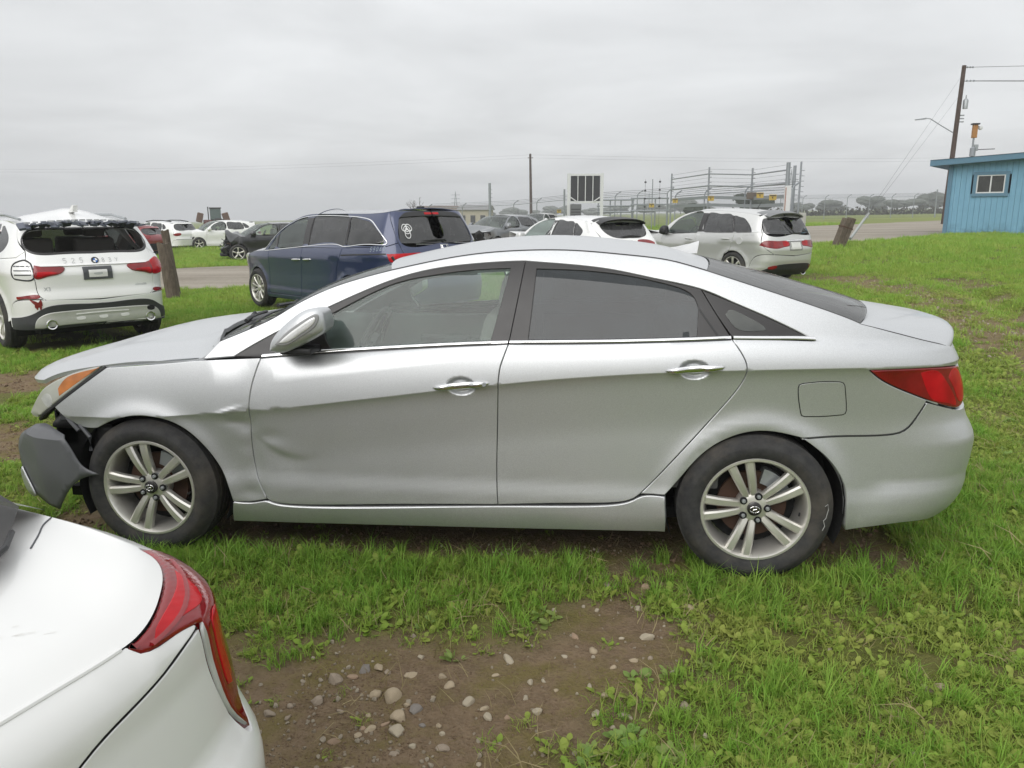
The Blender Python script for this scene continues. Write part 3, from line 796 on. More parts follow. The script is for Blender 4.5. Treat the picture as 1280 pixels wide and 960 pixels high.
def steering_wheel(parent, loc):
    m = MB(); M = Matrix.Translation(loc) @ Matrix.Rotation(math.radians(-65), 4, 'Y')
    pts = [(.185 * math.cos(i / 24 * 2 * math.pi), .185 * math.sin(i / 24 * 2 * math.pi), 0) for i in range(25)]
    m.tube(pts, .016, 8, False, M)
    for a in (0, 180, 270): m.box((.09 * math.cos(math.radians(a)), .09 * math.sin(math.radians(a)), -.01), (.15 if a != 270 else .03, .03 if a != 270 else .15, .02), M)
    m.lathe([(0, .01), (.06, .005), (.07, -.03), (0, -.05)], 16, 'z', M)
    return m.build('steering_wheel', M_black, parent, True, 50)

# ------------------------------------------------------------------ the silver sedan
M_silver = paint('silver_paint', (.56, .57, .58), .78, .45, .30, .35, .35, (.24, .21, .16))
M_gfront = glass('window_glass', (.70, .80, .755), .06, .16, (.36, .47, .42))  # greenish film also paints the pane lighter, beyond real dust
M_grear = glass('tinted_glass', (.06, .068, .072), .060, .12, (.24, .29, .32))
M_gquart = glass('quarter_glass', (.42, .50, .48), .08, .22)  # film raised to paint in the brightness of the small pane
def sedan_dents(s, z, side):
    g = lambda a, b, ra, rb: np.exp(-((s - a) / ra) ** 2 - ((z - b) / rb) ** 2)
    # crumpled seam between the front wing and the front door
    near = np.where(side < 0, 1., 0.)
    d = .008 * g(-.885, .655, .05, .06) + .006 * g(-.80, .60, .07, .035) - .003 * g(-.95, .70, .05, .030) + .005 * g(-.95, .672, .06, .022)
    # the long kink running down across the door
    u = (s + .80) * .62 + (z - .60) * .78; v = -(s + .80) * .78 + (z - .60) * .62
    w1 = np.exp(-(v / .014) ** 2) * np.exp(-((u) / .12) ** 2)
    u2 = (s + .73); v2 = z - (.605 - .9 * np.clip(s + .86, 0, .3) + 2.0 * np.clip(s + .86, 0, .3) ** 2)
    w2 = np.tanh(v2 / .016) * np.exp(-(v2 / .07) ** 2) * np.exp(-((s + .74) / .11) ** 2)
    d = d - .0045 * w2 - .004 * np.exp(-((z - .715 - .3 * (s + 1.0)) / .010) ** 2) * np.exp(-((s + .97) / .07) ** 2)
    d = d + .006 * g(-.865, .50, .03, .10) + .007 * g(-.89, .33, .06, .04) + .0015 * np.sin(z * 60) * g(-.90, .60, .05, .12)
    d = d * near
    # door handle cups
    for a, b in ((.116, .862), (1.112, .950)):
        q = ((s - a) / .070) ** 2 + ((z - b) / .044) ** 2
        d = d + .020 * sstep(1.0, .25, q)
    # sculpted crease low in the rear bumper
    d = d - .010 * sstep(.46, .40, z) * sstep(1.84, 2.0, s) * sstep(.22, .30, z)
    return d
SED = Body([(-2.40, 0.0), (-2.385, .30), (-2.31, .55), (-2.16, .735), (-1.95, .835), (-1.65, .888), (-1.25, .909), (-.5, .917), (.3, .918), (.95, .916), (1.4, .908), (1.75, .886), (2.02, .845), (2.22, .775), (2.35, .665), (2.42, .50), (2.455, .25), (2.465, 0)], 8,
    pchip([-2.6, -1.4, -.86, -.28, .0, .28, .6, 1.0, 1.34, 1.86, 2.3, 3.1], [.64, .685, .728, .800, .838, .873, .907, .937, .952, .964, .962, .955]),
    pchip([-2.6, -1.1, -.8, -.5, .03, .3, .83, 1.28, 1.63, 2.0, 3.1], [.90, .95, .967, .990, 1.020, 1.032, 1.048, 1.062, 1.060, 1.04, 1.02]),
    endr=pchip([.15, .20, .25, .35, .50, .60, .65, .70, .75, .80, .85, .90, .95, 1.0, 1.03, 1.08, 1.2], [-.20, -.115, -.07, -.003, .038, .047, .028, .0, -.018, -.03, -.045, -.068, -.095, -.105, -.10, -.10, -.18]),
    endr_s=(1.75, 2.35), flare=(.009, .34, .44), arches=((-1.3975, .335, .355), (1.3975, .335, .365)), extra=sedan_dents)
def build_sedan():
    B = SED
    car = tag(empty('silver_sedan'), 'silver four-door sedan with torn-off front bumper corner and creased front wing', 'car')
    ROWS = sorted([0, .003, -.003, .007, -.007, .014, -.014, .024, -.024, .036, -.036, .052, -.052, .07, -.07, .09, -.09, .115, -.115] + [-.14 - .03 * i for i in range(22)])
    f_top = [(-1.571, .907), (-1.454, .918), (-1.213, .940), (-1.097, .952), (-.803, .969)]
    d_front = [(-.803, .969), (-.849, .83), (-.865, .725), (-.877, .59), (-.867, .414), (-.822, .296)]
    b_gap = [(.322, 1.047), (.298, .979), (.285, .93), (.273, .726), (.265, .444), (.27, .311)]
    b_gap_up = [(.322, 1.047), (.352, 1.222), (.377, 1.386)]
    belt_f = [(-.803, .969), (-.494, .997), (.044, 1.033), (.322, 1.047)]
    belt_r = [(.322, 1.047), (.83, 1.059), (1.266, 1.077)]
    r_rear = [(1.266, 1.077), (1.296, 1.033), (1.322, .982), (1.322, .923), (1.235, .782), (1.069, .579), (.954, .438), (.903, .384)]
    r_rear_up = [(1.266, 1.077), (1.20, 1.18), (1.142, 1.276)]
    sill_f = [(-.822, .296), (-.775, .278), (-.3, .289), (.27, .311)]
    sill_r = [(.27, .311), (.6, .330), (.851, .352), (.903, .384)]
    f_arch = [(-.99, .278), (-1.017, .392), (-1.082, .521), (-1.205, .645), (-1.357, .692), (-1.50, .675), (-1.637, .618)]
    r_arch = [(1.009, .385), (1.079, .472), (1.189, .600), (1.383, .683), (1.578, .656)]
    r_arch2 = [(1.578, .656), (1.702, .558), (1.779, .434), (1.791, .341), (1.80, .236)]
    a_up = [(-1.014, 1.035), (-.775, 1.135), (-.687, 1.187), (-.508, 1.272), (-.235, 1.349)]
    ditch = [(-.235, 1.349), (.093, 1.412), (.37, 1.435), (.601, 1.434), (.804, 1.418), (.992, 1.397), (1.091, 1.374), (1.169, 1.352)]
    c_up = [(1.169, 1.352), (1.385, 1.284), (1.688, 1.185), (1.81, 1.139)]
    t_line = [(1.81, 1.139), (2.0, 1.100), (2.2, 1.063), (2.33, 1.039)]
    frame = [(-.937, .970), (-.785, 1.056), (-.549, 1.17), (-.2, 1.315), (.08, 1.371), (.316, 1.388), (.377, 1.389), (.421, 1.386), (.713, 1.361), (.942, 1.319), (1.142, 1.276), (1.271, 1.225), (1.433, 1.157), (1.611, 1.072)]
    seam = [(1.578, .656), (1.776, .663), (1.966, .669), (2.04, .698), (2.137, .808)]
    tail_t = [(1.833, .952), (2.065, .954), (2.28, .948), (2.46, .935)]
    tail_b = [(1.833, .952), (1.903, .906), (2.053, .844), (2.215, .787), (2.341, .757), (2.40, .765), (2.44, .80), (2.46, .935)]
    rev = lambda c: c[::-1]
    for side in (-1, 1):
        k = dict(side=side)
        panel(B, 'front_wing', [rev(f_top), [(-1.571, .907), (-1.87, .708)], [(-1.87, .708), (-1.799, .652), (-1.73, .617), (-1.637, .618)], rev(f_arch), [(-.99, .278), (-.90, .279), (-.822, .296)], rev(d_front)], M_silver, car, grid=.022, rows=ROWS, dense=((-1.10, -.80, .30, .78, .011),), **k)
        fd = panel(B, 'front_door', [d_front, sill_f, rev(b_gap), rev(belt_f)], M_silver, car, grid=.018, rows=ROWS, dense=((.03, .20, .81, .915, .006), (-.87, -.55, .42, .74, .011)), **k)
        rd = panel(B, 'rear_door', [b_gap, sill_r, rev(r_rear), rev(belt_r)], M_silver, car, grid=.018, rows=ROWS, dense=((1.03, 1.195, .898, 1.002, .006),), **k)
        GR = sorted(set(ROWS + [.14, .165, .19, .22, .25, .28, .32, .36, .40, .44]))
        q = panel(B, 'body_side', [[(-1.088, .957), (-1.014, 1.035)], a_up, ditch, c_up, t_line, [(2.33, 1.039), (2.42, 1.022), (2.52, 1.012)], [(2.52, 1.012), (2.52, .94)], [(2.52, .94), (2.46, .935)], rev(tail_t),
            tail_b[:4], [(2.215, .787), (2.137, .808)], rev(seam), rev(r_arch), [(1.009, .385), (.903, .384)], rev(r_rear), [(1.266, 1.077), (1.45, 1.076), (1.611, 1.072)], rev(frame), [(-.937, .970), (-1.088, .957)]], M_silver, car, grid=.022, rows=GR, **k)
        panel(B, 'side_skirt', [[(-.99, .274), (-.90, .272), (-.83, .284), (-.775, .268), (.263, .303), (.851, .343), (.91, .373), (1.009, .379)], [(1.009, .379), (1.014, .30), (1.021, .203)], [(1.021, .203), (0, .18), (-1.02, .160)], [(-1.02, .160), (-.99, .274)]], M_silver, car, off=.001, thick=.05, bev=.0025, **k)
        # windows
        gf_top = [(-.522, 1.142), (-.349, 1.232), (-.197, 1.295), (-.044, 1.326), (.127, 1.348), (.311, 1.358)]
        gf = [gf_top, [(.311, 1.358), (.276, 1.201), (.238, 1.046)], [(.238, 1.046), (-.1, 1.03), (-.473, 1.003)], [(-.473, 1.003), (-.515, 1.07), (-.522, 1.142)]]
        gr_top = [(.430, 1.356), (.64, 1.349), (.828, 1.329), (.952, 1.305), (1.074, 1.271), (1.113, 1.241), (1.129, 1.202)]
        gr = [gr_top, [(1.129, 1.202), (1.121, 1.074)], [(1.121, 1.074), (.7, 1.062), (.406, 1.053)], [(.406, 1.053), (.42, 1.209), (.430, 1.356)]]
        wf = panel(B, 'window_frame', [frame[:7], rev(b_gap_up)[1:] and [(.377, 1.389), (.352, 1.222), (.322, 1.047)], [(.322, 1.047), (.238, 1.044)], rev(gf[1]), rev(gf_top), [(-.522, 1.142), (-.515, 1.07), (-.473, 1.003)], [(-.473, 1.003), (-.803, .971)], [(-.803, .971), (-.937, .970)]], M_trim, car, off=-.002, grid=.03, thick=.03, gap=.0012, bev=.002, **k)
        wr = panel(B, 'window_frame', [[(.377, 1.389), (.421, 1.386), (.713, 1.361), (.942, 1.319), (1.142, 1.276)], [(1.142, 1.276), (1.20, 1.18), (1.266, 1.077)], [(1.266, 1.077), (1.121, 1.074)], [(1.121, 1.074), (1.129, 1.202)], rev(gr_top), [(.430, 1.356), (.42, 1.209), (.406, 1.053)], [(.406, 1.053), (.322, 1.047)], b_gap_up[:1] + [(.352, 1.222), (.377, 1.389)]], M_trim, car, off=-.002, grid=.03, thick=.03, gap=.0012, bev=.002, **k)
        strip(B, 'window_divider', [(1.132, 1.195), (1.213, 1.083)], .006, M_black, car, side, .001, .004)
        panel(B, 'front_window', gf, M_gfront, car, off=-.010, gap=-.004, thick=.004, bev=.001, grid=.06, **k)
        panel(B, 'rear_window', gr, M_grear, car, off=-.010, gap=-.004, thick=.004, bev=.001, grid=.06, **k)
        qt = panel(B, 'quarter_trim', [[(1.145, 1.274), (1.271, 1.224), (1.433, 1.156), (1.56, 1.098), (1.60, 1.082)], [(1.60, 1.082), (1.40, 1.083), (1.268, 1.082)], [(1.268, 1.082), (1.20, 1.18), (1.145, 1.274)]], M_trim, car, off=-.004, thick=.03, **k)
        panel(B, 'quarter_window', [[(1.242, 1.175), (1.259, 1.193), (1.335, 1.165), (1.400, 1.127), (1.409, 1.114), (1.395, 1.110), (1.30, 1.112), (1.262, 1.145), (1.242, 1.175)]], M_gquart, qt, off=-.001, gap=.0, bev=.001, thick=.004, **k)
        strip(B, 'chrome_strip', [(-.80, .977), (-.494, 1.003), (.044, 1.039), (.318, 1.053)], .013, M_chrome, car, side, .006)
        strip(B, 'chrome_strip', [(.326, 1.0535), (.83, 1.065), (1.262, 1.083)], .013, M_chrome, car, side, .006)
        strip(B, 'chrome_strip', [(1.272, 1.083), (1.45, 1.083), (1.54, 1.083), (1.609, 1.080)], .014, M_chrome, car, side, .006)
        strip(B, 'belt_seal', [(-.80, .9675), (-.494, .9945), (.044, 1.0305), (.318, 1.0445)], .007, M_black, car, side, .002)
        strip(B, 'belt_seal', [(.326, 1.045), (.83, 1.0565), (1.262, 1.0745)], .007, M_black, car, side, .002)
        # lamps
        tl = panel(B, 'tail_light', [tail_t, rev(tail_b)], M_red, car, off=.003, gap=.003, bev=.005, thick=.03, **k)
        panel(B, 'inner_lamp', [[(2.12, .935), (2.24, .933), (2.29, .86), (2.33, .775), (2.26, .79), (2.16, .82), (2.12, .935)]], M_redlit, tl, off=.0045, gap=0, bev=.002, thick=.002, grid=.02, **k)
        panel(B, 'inner_lamp', [[(2.30, .90), (2.345, .93), (2.42, .915), (2.425, .80), (2.36, .785), (2.33, .83), (2.30, .90)]], M_redlit, tl, off=.0045, gap=0, bev=.002, thick=.002, grid=.02, **k)
        hl = panel(B, 'headlight', [[(-2.045, .668), (-1.985, .745), (-1.924, .801), (-1.742, .881), (-1.585, .918)], [(-1.585, .918), (-1.70, .835), (-1.87, .722), (-1.995, .640)], [(-1.995, .640), (-2.03, .645), (-2.045, .668)]], mat('headlight_lens', lambda t: (t.bsdf(t.mix(t.noise(7, 4, .6, t.obj()), (.30, .30, .26), (.52, .53, .47)), .12, 0, 1., .6), t.m)[1]), car, off=.002, gap=.003, bev=.006, thick=.05, grid=.02, **k)
        panel(B, 'indicator_lens', [[(-1.842, .800), (-1.80, .848), (-1.742, .876), (-1.590, .913)], [(-1.590, .913), (-1.70, .842), (-1.835, .757)], [(-1.835, .757), (-1.842, .800)]], M_amber, hl, off=.0035, gap=.004, bev=.002, thick=.003, grid=.02, **k)
        panel(B, 'projector', [[(-1.955, .745), (-1.905, .775), (-1.875, .745), (-1.905, .70), (-1.955, .745)]], M_clear, hl, off=.004, gap=.0, bev=.006, thick=.006, grid=.015, **k)
        strip(B, 'headlight_seal', [(-1.575, .908), (-1.70, .826), (-1.87, .713), (-1.995, .632)], .012, M_black, car, side, .001, .03)
        # fuel flap on the left side
        if side < 0:
            ff = [[(1.560, .893), (1.64, .902), (1.715, .901)], [(1.715, .901), (1.728, .896), (1.735, .885)], [(1.735, .885), (1.752, .80), (1.755, .775)], [(1.755, .775), (1.752, .763), (1.74, .758)], [(1.74, .758), (1.66, .751), (1.585, .750)], [(1.585, .750), (1.572, .754), (1.567, .766)], [(1.567, .766), (1.550, .84), (1.546, .875)], [(1.546, .875), (1.549, .888), (1.560, .893)]]
            panel(B, 'fuel_flap_gap', ff, M_dark, q, off=.0008, gap=-.0035, bev=.0005, thick=.001, side=side)
            panel(B, 'fuel_flap', ff, M_silver, q, off=.0018, gap=0, bev=.002, thick=.001, side=side)
        handle(B, 'door_handle', -.014, .852, .247, .879, M_chrome, fd, side, r=.0165, out=.024)
        handle(B, 'door_handle', .985, .944, 1.241, .965, M_chrome, rd, side, r=.0165, out=.024)
        if side < 0:
            c_ = B.S(.222, .8765, -1, .0235); m = MB(); m.lathe([(0, -.004), (.008, -.004), (.0095, 0), (.0095, .006)], 16); m.build('key_lock', M_steel, fd, True, loc=tuple(c_))
        # mirror
        ol = [(-.708, 1.020), (-.698, 1.059), (-.654, 1.115), (-.60, 1.160), (-.542, 1.197), (-.49, 1.207), (-.462, 1.192), (-.451, 1.121), (-.47, 1.097), (-.518, 1.068), (-.607, 1.026), (-.66, 1.012)]
        mo = pillow('door_mirror', ol, side * .985, .055, .12, M_silver, car, side=side)
        il = [(-.645, 1.062), (-.61, 1.094), (-.54, 1.143), (-.478, 1.174), (-.484, 1.150), (-.545, 1.103), (-.605, 1.067)]
        pillow('indicator_base', [(-.665, 1.055), (-.615, 1.104), (-.54, 1.156), (-.468, 1.187), (-.474, 1.145), (-.545, 1.090), (-.615, 1.053)], side * 1.033, .006, .025, simple('indicator_grey', (.28, .28, .28), .4), mo, side=side)
        pillow('indicator_strip', il, side * 1.037, .008, .025, simple('led_white', (.85, .85, .84), .15, .3), mo, side=side)
        m = MB(); m.box((-.60, side * .90, 1.015), (.14, .16, .03), bev=.01); m.build('mirror_arm', M_black, mo)
        well(car, -1.3975, .335, .385, side * .86, side * .55); well(car, 1.3975, .335, .385, side * .86, side * .55)
        # inner skin that closes the panel gaps
        panel(B, 'inner_skin', [[(-1.0, .30), (-1.03, .40), (-1.10, .55), (-1.21, .67), (-1.36, .72), (-1.50, .70), (-1.62, .66)], [(-1.62, .66), (-1.62, .88)], [(-1.62, .88), (-1.1, .93), (-.5, .97), (.3, 1.02), (1.25, 1.05), (1.8, 1.05), (2.4, 1.0)], [(2.4, 1.0), (2.4, .40)], [(2.4, .40), (1.84, .40)], [(1.84, .40), (1.75, .58), (1.60, .69), (1.39, .72), (1.17, .63), (1.05, .48), (1.0, .34)], [(1.0, .34), (.3, .28), (-1.0, .25)], [(-1.0, .25), (-1.0, .30)]], M_black, car, off=-.040, gap=0, thick=.004, grid=.12, **k)
    c0, c1 = B.S1 * 2 - 1.578, B.S1 * 2
    bump = [(1.578, .653), (1.776, .660), (1.966, .666), (2.04, .694), (2.137, .800)]
    mir = lambda c: [(c1 - a, z) for a, z in c]
    low = [(1.80, .236), (2.0, .258), (2.11, .264), (2.4, .25), (B.S1, .245)]
    tb = [(2.137, .800), (2.215, .780), (2.341, .750), (2.45, .745), (2.7, .76), (B.S1, .76)]
    panel(B, 'rear_bumper', [bump, tb, mir(tb)[::-1], mir(bump)[::-1], mir(r_arch2), mir(low)[::-1][::-1] and [(c1 - a, z) for a, z in low], low[::-1], r_arch2[::-1]], M_silver, car, grid=.03, thick=.03, bev=.0006, gap=.0014)
    for sd in (-1, 1): strip(B, 'bumper_seam', [(1.60, .6555), (1.776, .6615), (1.966, .6675), (2.04, .696), (2.13, .797)], .006, M_black, car, sd, .0012, .004)
    tr = [(2.53, .93), (2.47, .93), (2.45, .80), (2.48, .765)]
    panel(B, 'trunk_face', [[(2.53, 1.02), (2.53, .94), (2.48, .93), (2.46, .78)], [(2.46, .78), (2.7, .772), (B.S1, .772)], [(B.S1, .772), (c1 - 2.7, .772), (c1 - 2.46, .78)], [(c1 - 2.46, .78), (c1 - 2.48, .93), (c1 - 2.53, .94), (c1 - 2.53, 1.02)], [(c1 - 2.53, 1.02), (B.S1, 1.035), (2.53, 1.02)]], M_silver, car)
    # roof, screens, bonnet, boot
    e3 = lambda c, n=.05, off=0.: [tuple(p) for p in B.S(np.array(crom(c, n))[:, 0], np.array(crom(c, n))[:, 1], -1, off)]
    rf = e3(ditch, .05, -.002)
    loft('roof', rf, M_silver, car, crown=lambda t: .010 + .036 * math.sin(math.pi * min(1, .12 + t * .80)), bow=lambda t: (-.11 * (1 - t) ** 3 + .07 * t ** 3), n=25)
    for sd in (-1, 1):
        P_ = [(x, sd * abs(y) * .995, z - .003) for x, y, z in rf]; MB().tube(P_, .0055, 6).build('roof_seam', M_black, car)
    ws = e3([(-1.014, 1.035), (-.775, 1.135), (-.687, 1.187), (-.508, 1.272), (-.235, 1.349)], .05, -.004)
    loft('windshield', ws, glass('screen_glass', (.55, .66, .62), .06, .05), car, crown=.006, bow=lambda t: -.135 + .025 * t, n=21, lip=.005)
    rg = e3(c_up, .05, -.004)
    loft('rear_screen', rg, glass('rear_screen_glass', (.16, .18, .18), .07, .10), car, crown=lambda t: .020 + .008 * t, bow=lambda t: .08 + .12 * t, n=21, lip=.005)
    # bonnet: centre profile from (-2.33, .80) up to (-1.22, 1.066)
    he = [(-1.935, .832), (-1.827, .872), (-1.572, .919), (-1.334, .942), (-1.088, .961), (-1.016, 1.030)]
    hp = np.array(crom(he, .04)); h3 = B.S(hp[:, 0], hp[:, 1], -1, -.004); nk = len(h3)
    ctr = pchip([-2.37, -2.326, -2.20, -2.012, -1.83, -1.657, -1.365, -1.22, -1.0], [.755, .800, .848, .899, .950, .992, 1.030, 1.048, 1.075])
    V = []; n = 41; F = []
    for i in range(nk):
        t = i / (nk - 1); x, y, z = h3[i]; bo = -.44 * (1 - t) ** 1.3 - .20 * t ** .8 * .9
        for v in np.linspace(-1, 1, n):
            q = 1 - abs(v) ** 2.3; xx = x + bo * q; zz = z + (float(ctr(x + bo)) - z) * (1 - abs(v) ** 2.6)
            zz += .010 * math.exp(-((abs(v) - .70) / .05) ** 2) * min(1, 1.6 * t + .2)
            V.append((xx, abs(y) * v, zz))
    for i in range(nk - 1):
        for j in range(n - 1): F.append((i * n + j, i * n + j + 1, (i + 1) * n + j + 1, (i + 1) * n + j))
    b0 = len(V); per = [i * n for i in range(nk)] + [(nk - 1) * n + j for j in range(1, n)] + [i * n + n - 1 for i in range(nk - 2, -1, -1)] + [j for j in range(n - 2, 0, -1)]
    for i in per: x, y, z = V[i]; V.append((x + .004, y * .995, z - .018))
    for q in range(len(per)): F.append((per[q], b0 + q, b0 + (q + 1) % len(per), per[(q + 1) % len(per)]))
    hood = mk('bonnet', V, F, M_silver, car, True); bm = bmesh.new(); bm.from_mesh(hood.data); bmesh.ops.recalc_face_normals(bm, faces=bm.faces[:]); bm.to_mesh(hood.data); bm.free()
    hood.data.set_sharp_from_angle(angle=math.radians(45))
    # bright wing flange under the bonnet edge, cowl and wipers
    strip(B, 'wing_flange', [(-1.55, .914), (-1.334, .934), (-1.11, .953)], .012, M_steel, car, -1, -.012, .05)
    m = MB(); cw = []
    for v in np.linspace(-1, 1, 15):
        q = 1 - v * v; cw.append((-1.03 - .135 * q, .80 * v, 1.022 + .010 * q))
    for dx, dz in ((0, 0),):
        for i in range(14):
            a, b = cw[i], cw[i + 1]
            m.add([(a[0] - .04, a[1], a[2] - .02), (b[0] - .04, b[1], b[2] - .02), (b[0] + .14, b[1], b[2] + .02), (a[0] + .14, a[1], a[2] + .02)], [(0, 1, 2, 3)])
            m.add([(a[0] + .03, a[1], a[2] + .018), (b[0] + .03, b[1], b[2] + .018), (b[0] + .13, b[1] * .97, b[2] + .058), (a[0] + .13, a[1] * .97, a[2] + .058)], [(0, 1, 2, 3)])
    m.build('cowl_panel', M_black, car)
    for y0, y1, dz in ((-.62, -.05, .0), (-.05, .55, .0)):
        m = MB(); pts = []
        for t in np.linspace(0, 1, 8):
            y = y0 + (y1 - y0) * t; q = 1 - (y / .8) ** 2; pts.append((-1.00 - .135 * q + .07 * (1 - t), y, 1.060 + .012 * q + .035 * (1 - t)))
        m.tube(pts, .009, 6); m.tube([(pts[3][0] - .03, pts[3][1], pts[3][2] - .03), (pts[4][0], pts[4][1], pts[4][2] + .012)], .010, 6); m.build('wiper', M_black, car)
    # boot lid
    tl_ = np.array(crom([(1.81, 1.137), (2.0, 1.100), (2.2, 1.063), (2.33, 1.039), (2.36, 1.030)], .03)); t3 = B.S(tl_[:, 0], tl_[:, 1], -1, -.003); nk = len(t3); n = 33; V = []; F = []
    cz_ = pchip([1.60, 1.826, 2.155, 2.298, 2.38, 2.43, 2.46], [1.20, 1.158, 1.118, 1.098, 1.085, 1.066, 1.03])
    for i in range(nk):
        t = i / (nk - 1); x, y, z = t3[i]; bo = .16 + .02 * t
        for v in np.linspace(-1, 1, n):
            q = 1 - abs(v) ** 2.4; xx = x + bo * q; zz = z + (float(cz_(x + bo)) - z) * (1 - abs(v) ** 3.5); V.append((xx, abs(y) * v, zz))
    rows_ = nk
    for drop, dx in ((-.012, .012), (-.035, .012), (-.06, -.004)):
        for j in range(n): x, y, z = V[(nk - 1) * n + j]; V.append((x + dx, y, z + drop))
        rows_ += 1
    for i in range(rows_ - 1):
        for j in range(n - 1): F.append((i * n + j, i * n + j + 1, (i + 1) * n + j + 1, (i + 1) * n + j))
    tr_ = mk('boot_lid', V, F, M_silver, car, True); bm = bmesh.new(); bm.from_mesh(tr_.data); bmesh.ops.recalc_face_normals(bm, faces=bm.faces[:]); bm.to_mesh(tr_.data); bm.free()
    for sd in (-1, 1): MB().tube([(x, sd * abs(y) * 1.0, z - .004) for x, y, z in t3], .004, 6).build('boot_seam', M_black, car)
    # black edge round the rear screen base
    bs = [(x + .16 * (1 - v * v) + .018, .715 * v, 1.134 + .030 * (1 - abs(v) ** 2.5)) for v in np.linspace(-1, 1, 25) for x in (1.80,)]
    MB().tube(bs, .007, 6).build('screen_seal', M_black, car)
    # shark fin aerial
    fin = [(1.02, 1.410), (1.10, 1.422), (1.17, 1.438), (1.215, 1.452), (1.212, 1.43), (1.205, 1.39), (1.10, 1.39)]
    m = MB(); prof = fin; V = []
    for sd, sc in ((-1, 1), (1, 1)):
        pass
    for w in (-.022, 0, .022):
        for x, z in fin: V.append((x, w * (1 - .75 * min(1, max(0, (z - 1.40) / .06))), z))
    k_ = len(fin); F = [tuple(range(k_)), tuple(range(2 * k_, 3 * k_))] + [(r * k_ + i, r * k_ + (i + 1) % k_, (r + 1) * k_ + (i + 1) % k_, (r + 1) * k_ + i) for r in (0, 1) for i in range(k_)]
    m.add(V, F); m.build('aerial_fin', simple('white_plastic', (.72, .73, .74), .35), car)
    # wheels
    def cap(co, f):
        m = MB(); m.M = Matrix.Rotation(math.radians(0), 4, 'Y')
        for pts in ([(-.010, -.013), (-.006, .013)], [(.006, -.013), (.010, .013)], [(-.008, -.002), (0, .001), (.008, .002)]):
            m.tube([(a, f - .0005, c) for a, c in pts], .0024, 6)
        m.tube([(.021 * math.cos(a) , f + .0005, .014 * math.sin(a)) for a in np.linspace(0, 2 * math.pi, 25)], .0016, 6, False)
        m.build('cap_emblem', M_chrome, co)
    yw = .905 - .1075
    for sd in (-1, 1):
        make_wheel(car, (-1.3975, sd * yw, .332), outer=sd, steer=math.radians(-2 if sd < 0 else -2), cap=cap, roll=0)
        w_ = make_wheel(car, (1.3975, sd * yw, .332), outer=sd, cap=cap, roll=4)
        if sd < 0: MB().tube([(.285, -.1185, .035), (.296, -.118, .045), (.300, -.117, .02), (.292, -.118, -.02), (.283, -.1185, -.03), (.290, -.118, -.055), (.282, -.1185, -.075)], .0016, 5).build('chalk_mark', simple('chalk', (.35, .35, .34), .9), w_)
    # underbody, engine bay, cabin
    m = MB(); m.box((0, 0, .23), (3.9, 1.40, .05)); m.box((-1.55, 0, .52), (.35, 1.2, .55)); m.box((-1.15, 0, .62), (.10, 1.55, .66)); m.box((1.75, 0, .60), (.9, 1.05, .55)); m.box((0, 0, .215), (2.0, 1.66, .05)); m.build('underbody', M_dark, car)
    m = MB(); m.box((-.95, 0, .87), (.42, 1.46, .22), bev=.06); m.box((-.75, 0, .55), (.3, .30, .45)); m.build('dashboard', M_inner, car, True, 60)
    steering_wheel(car, (-.44, -.37, .96))
    for x in (-.15, ):
        for y in (-.37, .37): seat(car, (x, y, .28))
    t = empty('seat', (.72, 0, .30), 0, car)
    m = MB(); m.box((0, 0, .22), (.5, 1.30, .16), bev=.04); m.build('seat_cushion', M_seat, t, True, 60)
    m = MB(); m.box((.30, 0, .52), (.14, 1.30, .60), Matrix.Rotation(math.radians(8), 4, 'Y'), bev=.04); m.build('backrest', M_seat, t, True, 60)
    m = MB(); m.box((1.42, 0, 1.03), (.5, 1.30, .04)); m.build('parcel_shelf', M_inner, car)
    for sd in (-1, 1):
        m = MB(); m.box((-.25, sd * .80, .66), (1.1, .05, .60), bev=.015); m.box((.80, sd * .79, .68), (.9, .05, .58), bev=.015); m.box((-.2, sd * .75, .80), (.5, .07, .05), bev=.01); m.build('door_card', M_inner, car)
    MB().box((.45, 0, 1.385), (.9, 1.0, .012)).build('headliner', simple('headlining', (.40, .39, .36), .9), car)
    m = MB(); m.tube([(-.42, 0, 1.37), (-.38, 0, 1.31)], .008, 6); m.box((-.37, 0, 1.30), (.03, .22, .06), bev=.01); m.build('rear_view_mirror', M_black, car)
    # what the lost bumper corner leaves open
    m = MB(); m.box((-1.93, -.52, .60), (.10, .36, .24)); m.box((-1.97, 0, .50), (.08, 1.3, .10)); m.box((-1.84, -.62, .50), (.30, .16, .30)); m.box((-1.80, .5, .52), (.3, .5, .4))
    m.build('radiator_support', M_dark, car)
    m = MB(); m.tube([(-1.86, -.80, .690), (-1.80, -.845, .645), (-1.755, -.85, .595)], .014, 6); m.tube([(-1.90, -.76, .64), (-1.83, -.80, .66)], .018, 6); m.box((-1.84, -.79, .655), (.07, .03, .045), Matrix.Identity(4)); m.tube([(-1.74, -.86, .625), (-1.69, -.87, .57), (-1.70, -.86, .50)], .010, 6)
    m.build('bumper_bracket', M_grey, car, True)
    m = MB(); m.tube([(-1.66, -.86, .44), (-1.665, -.87, .455)], .012, 8); m.build('clip', M_clear, car)
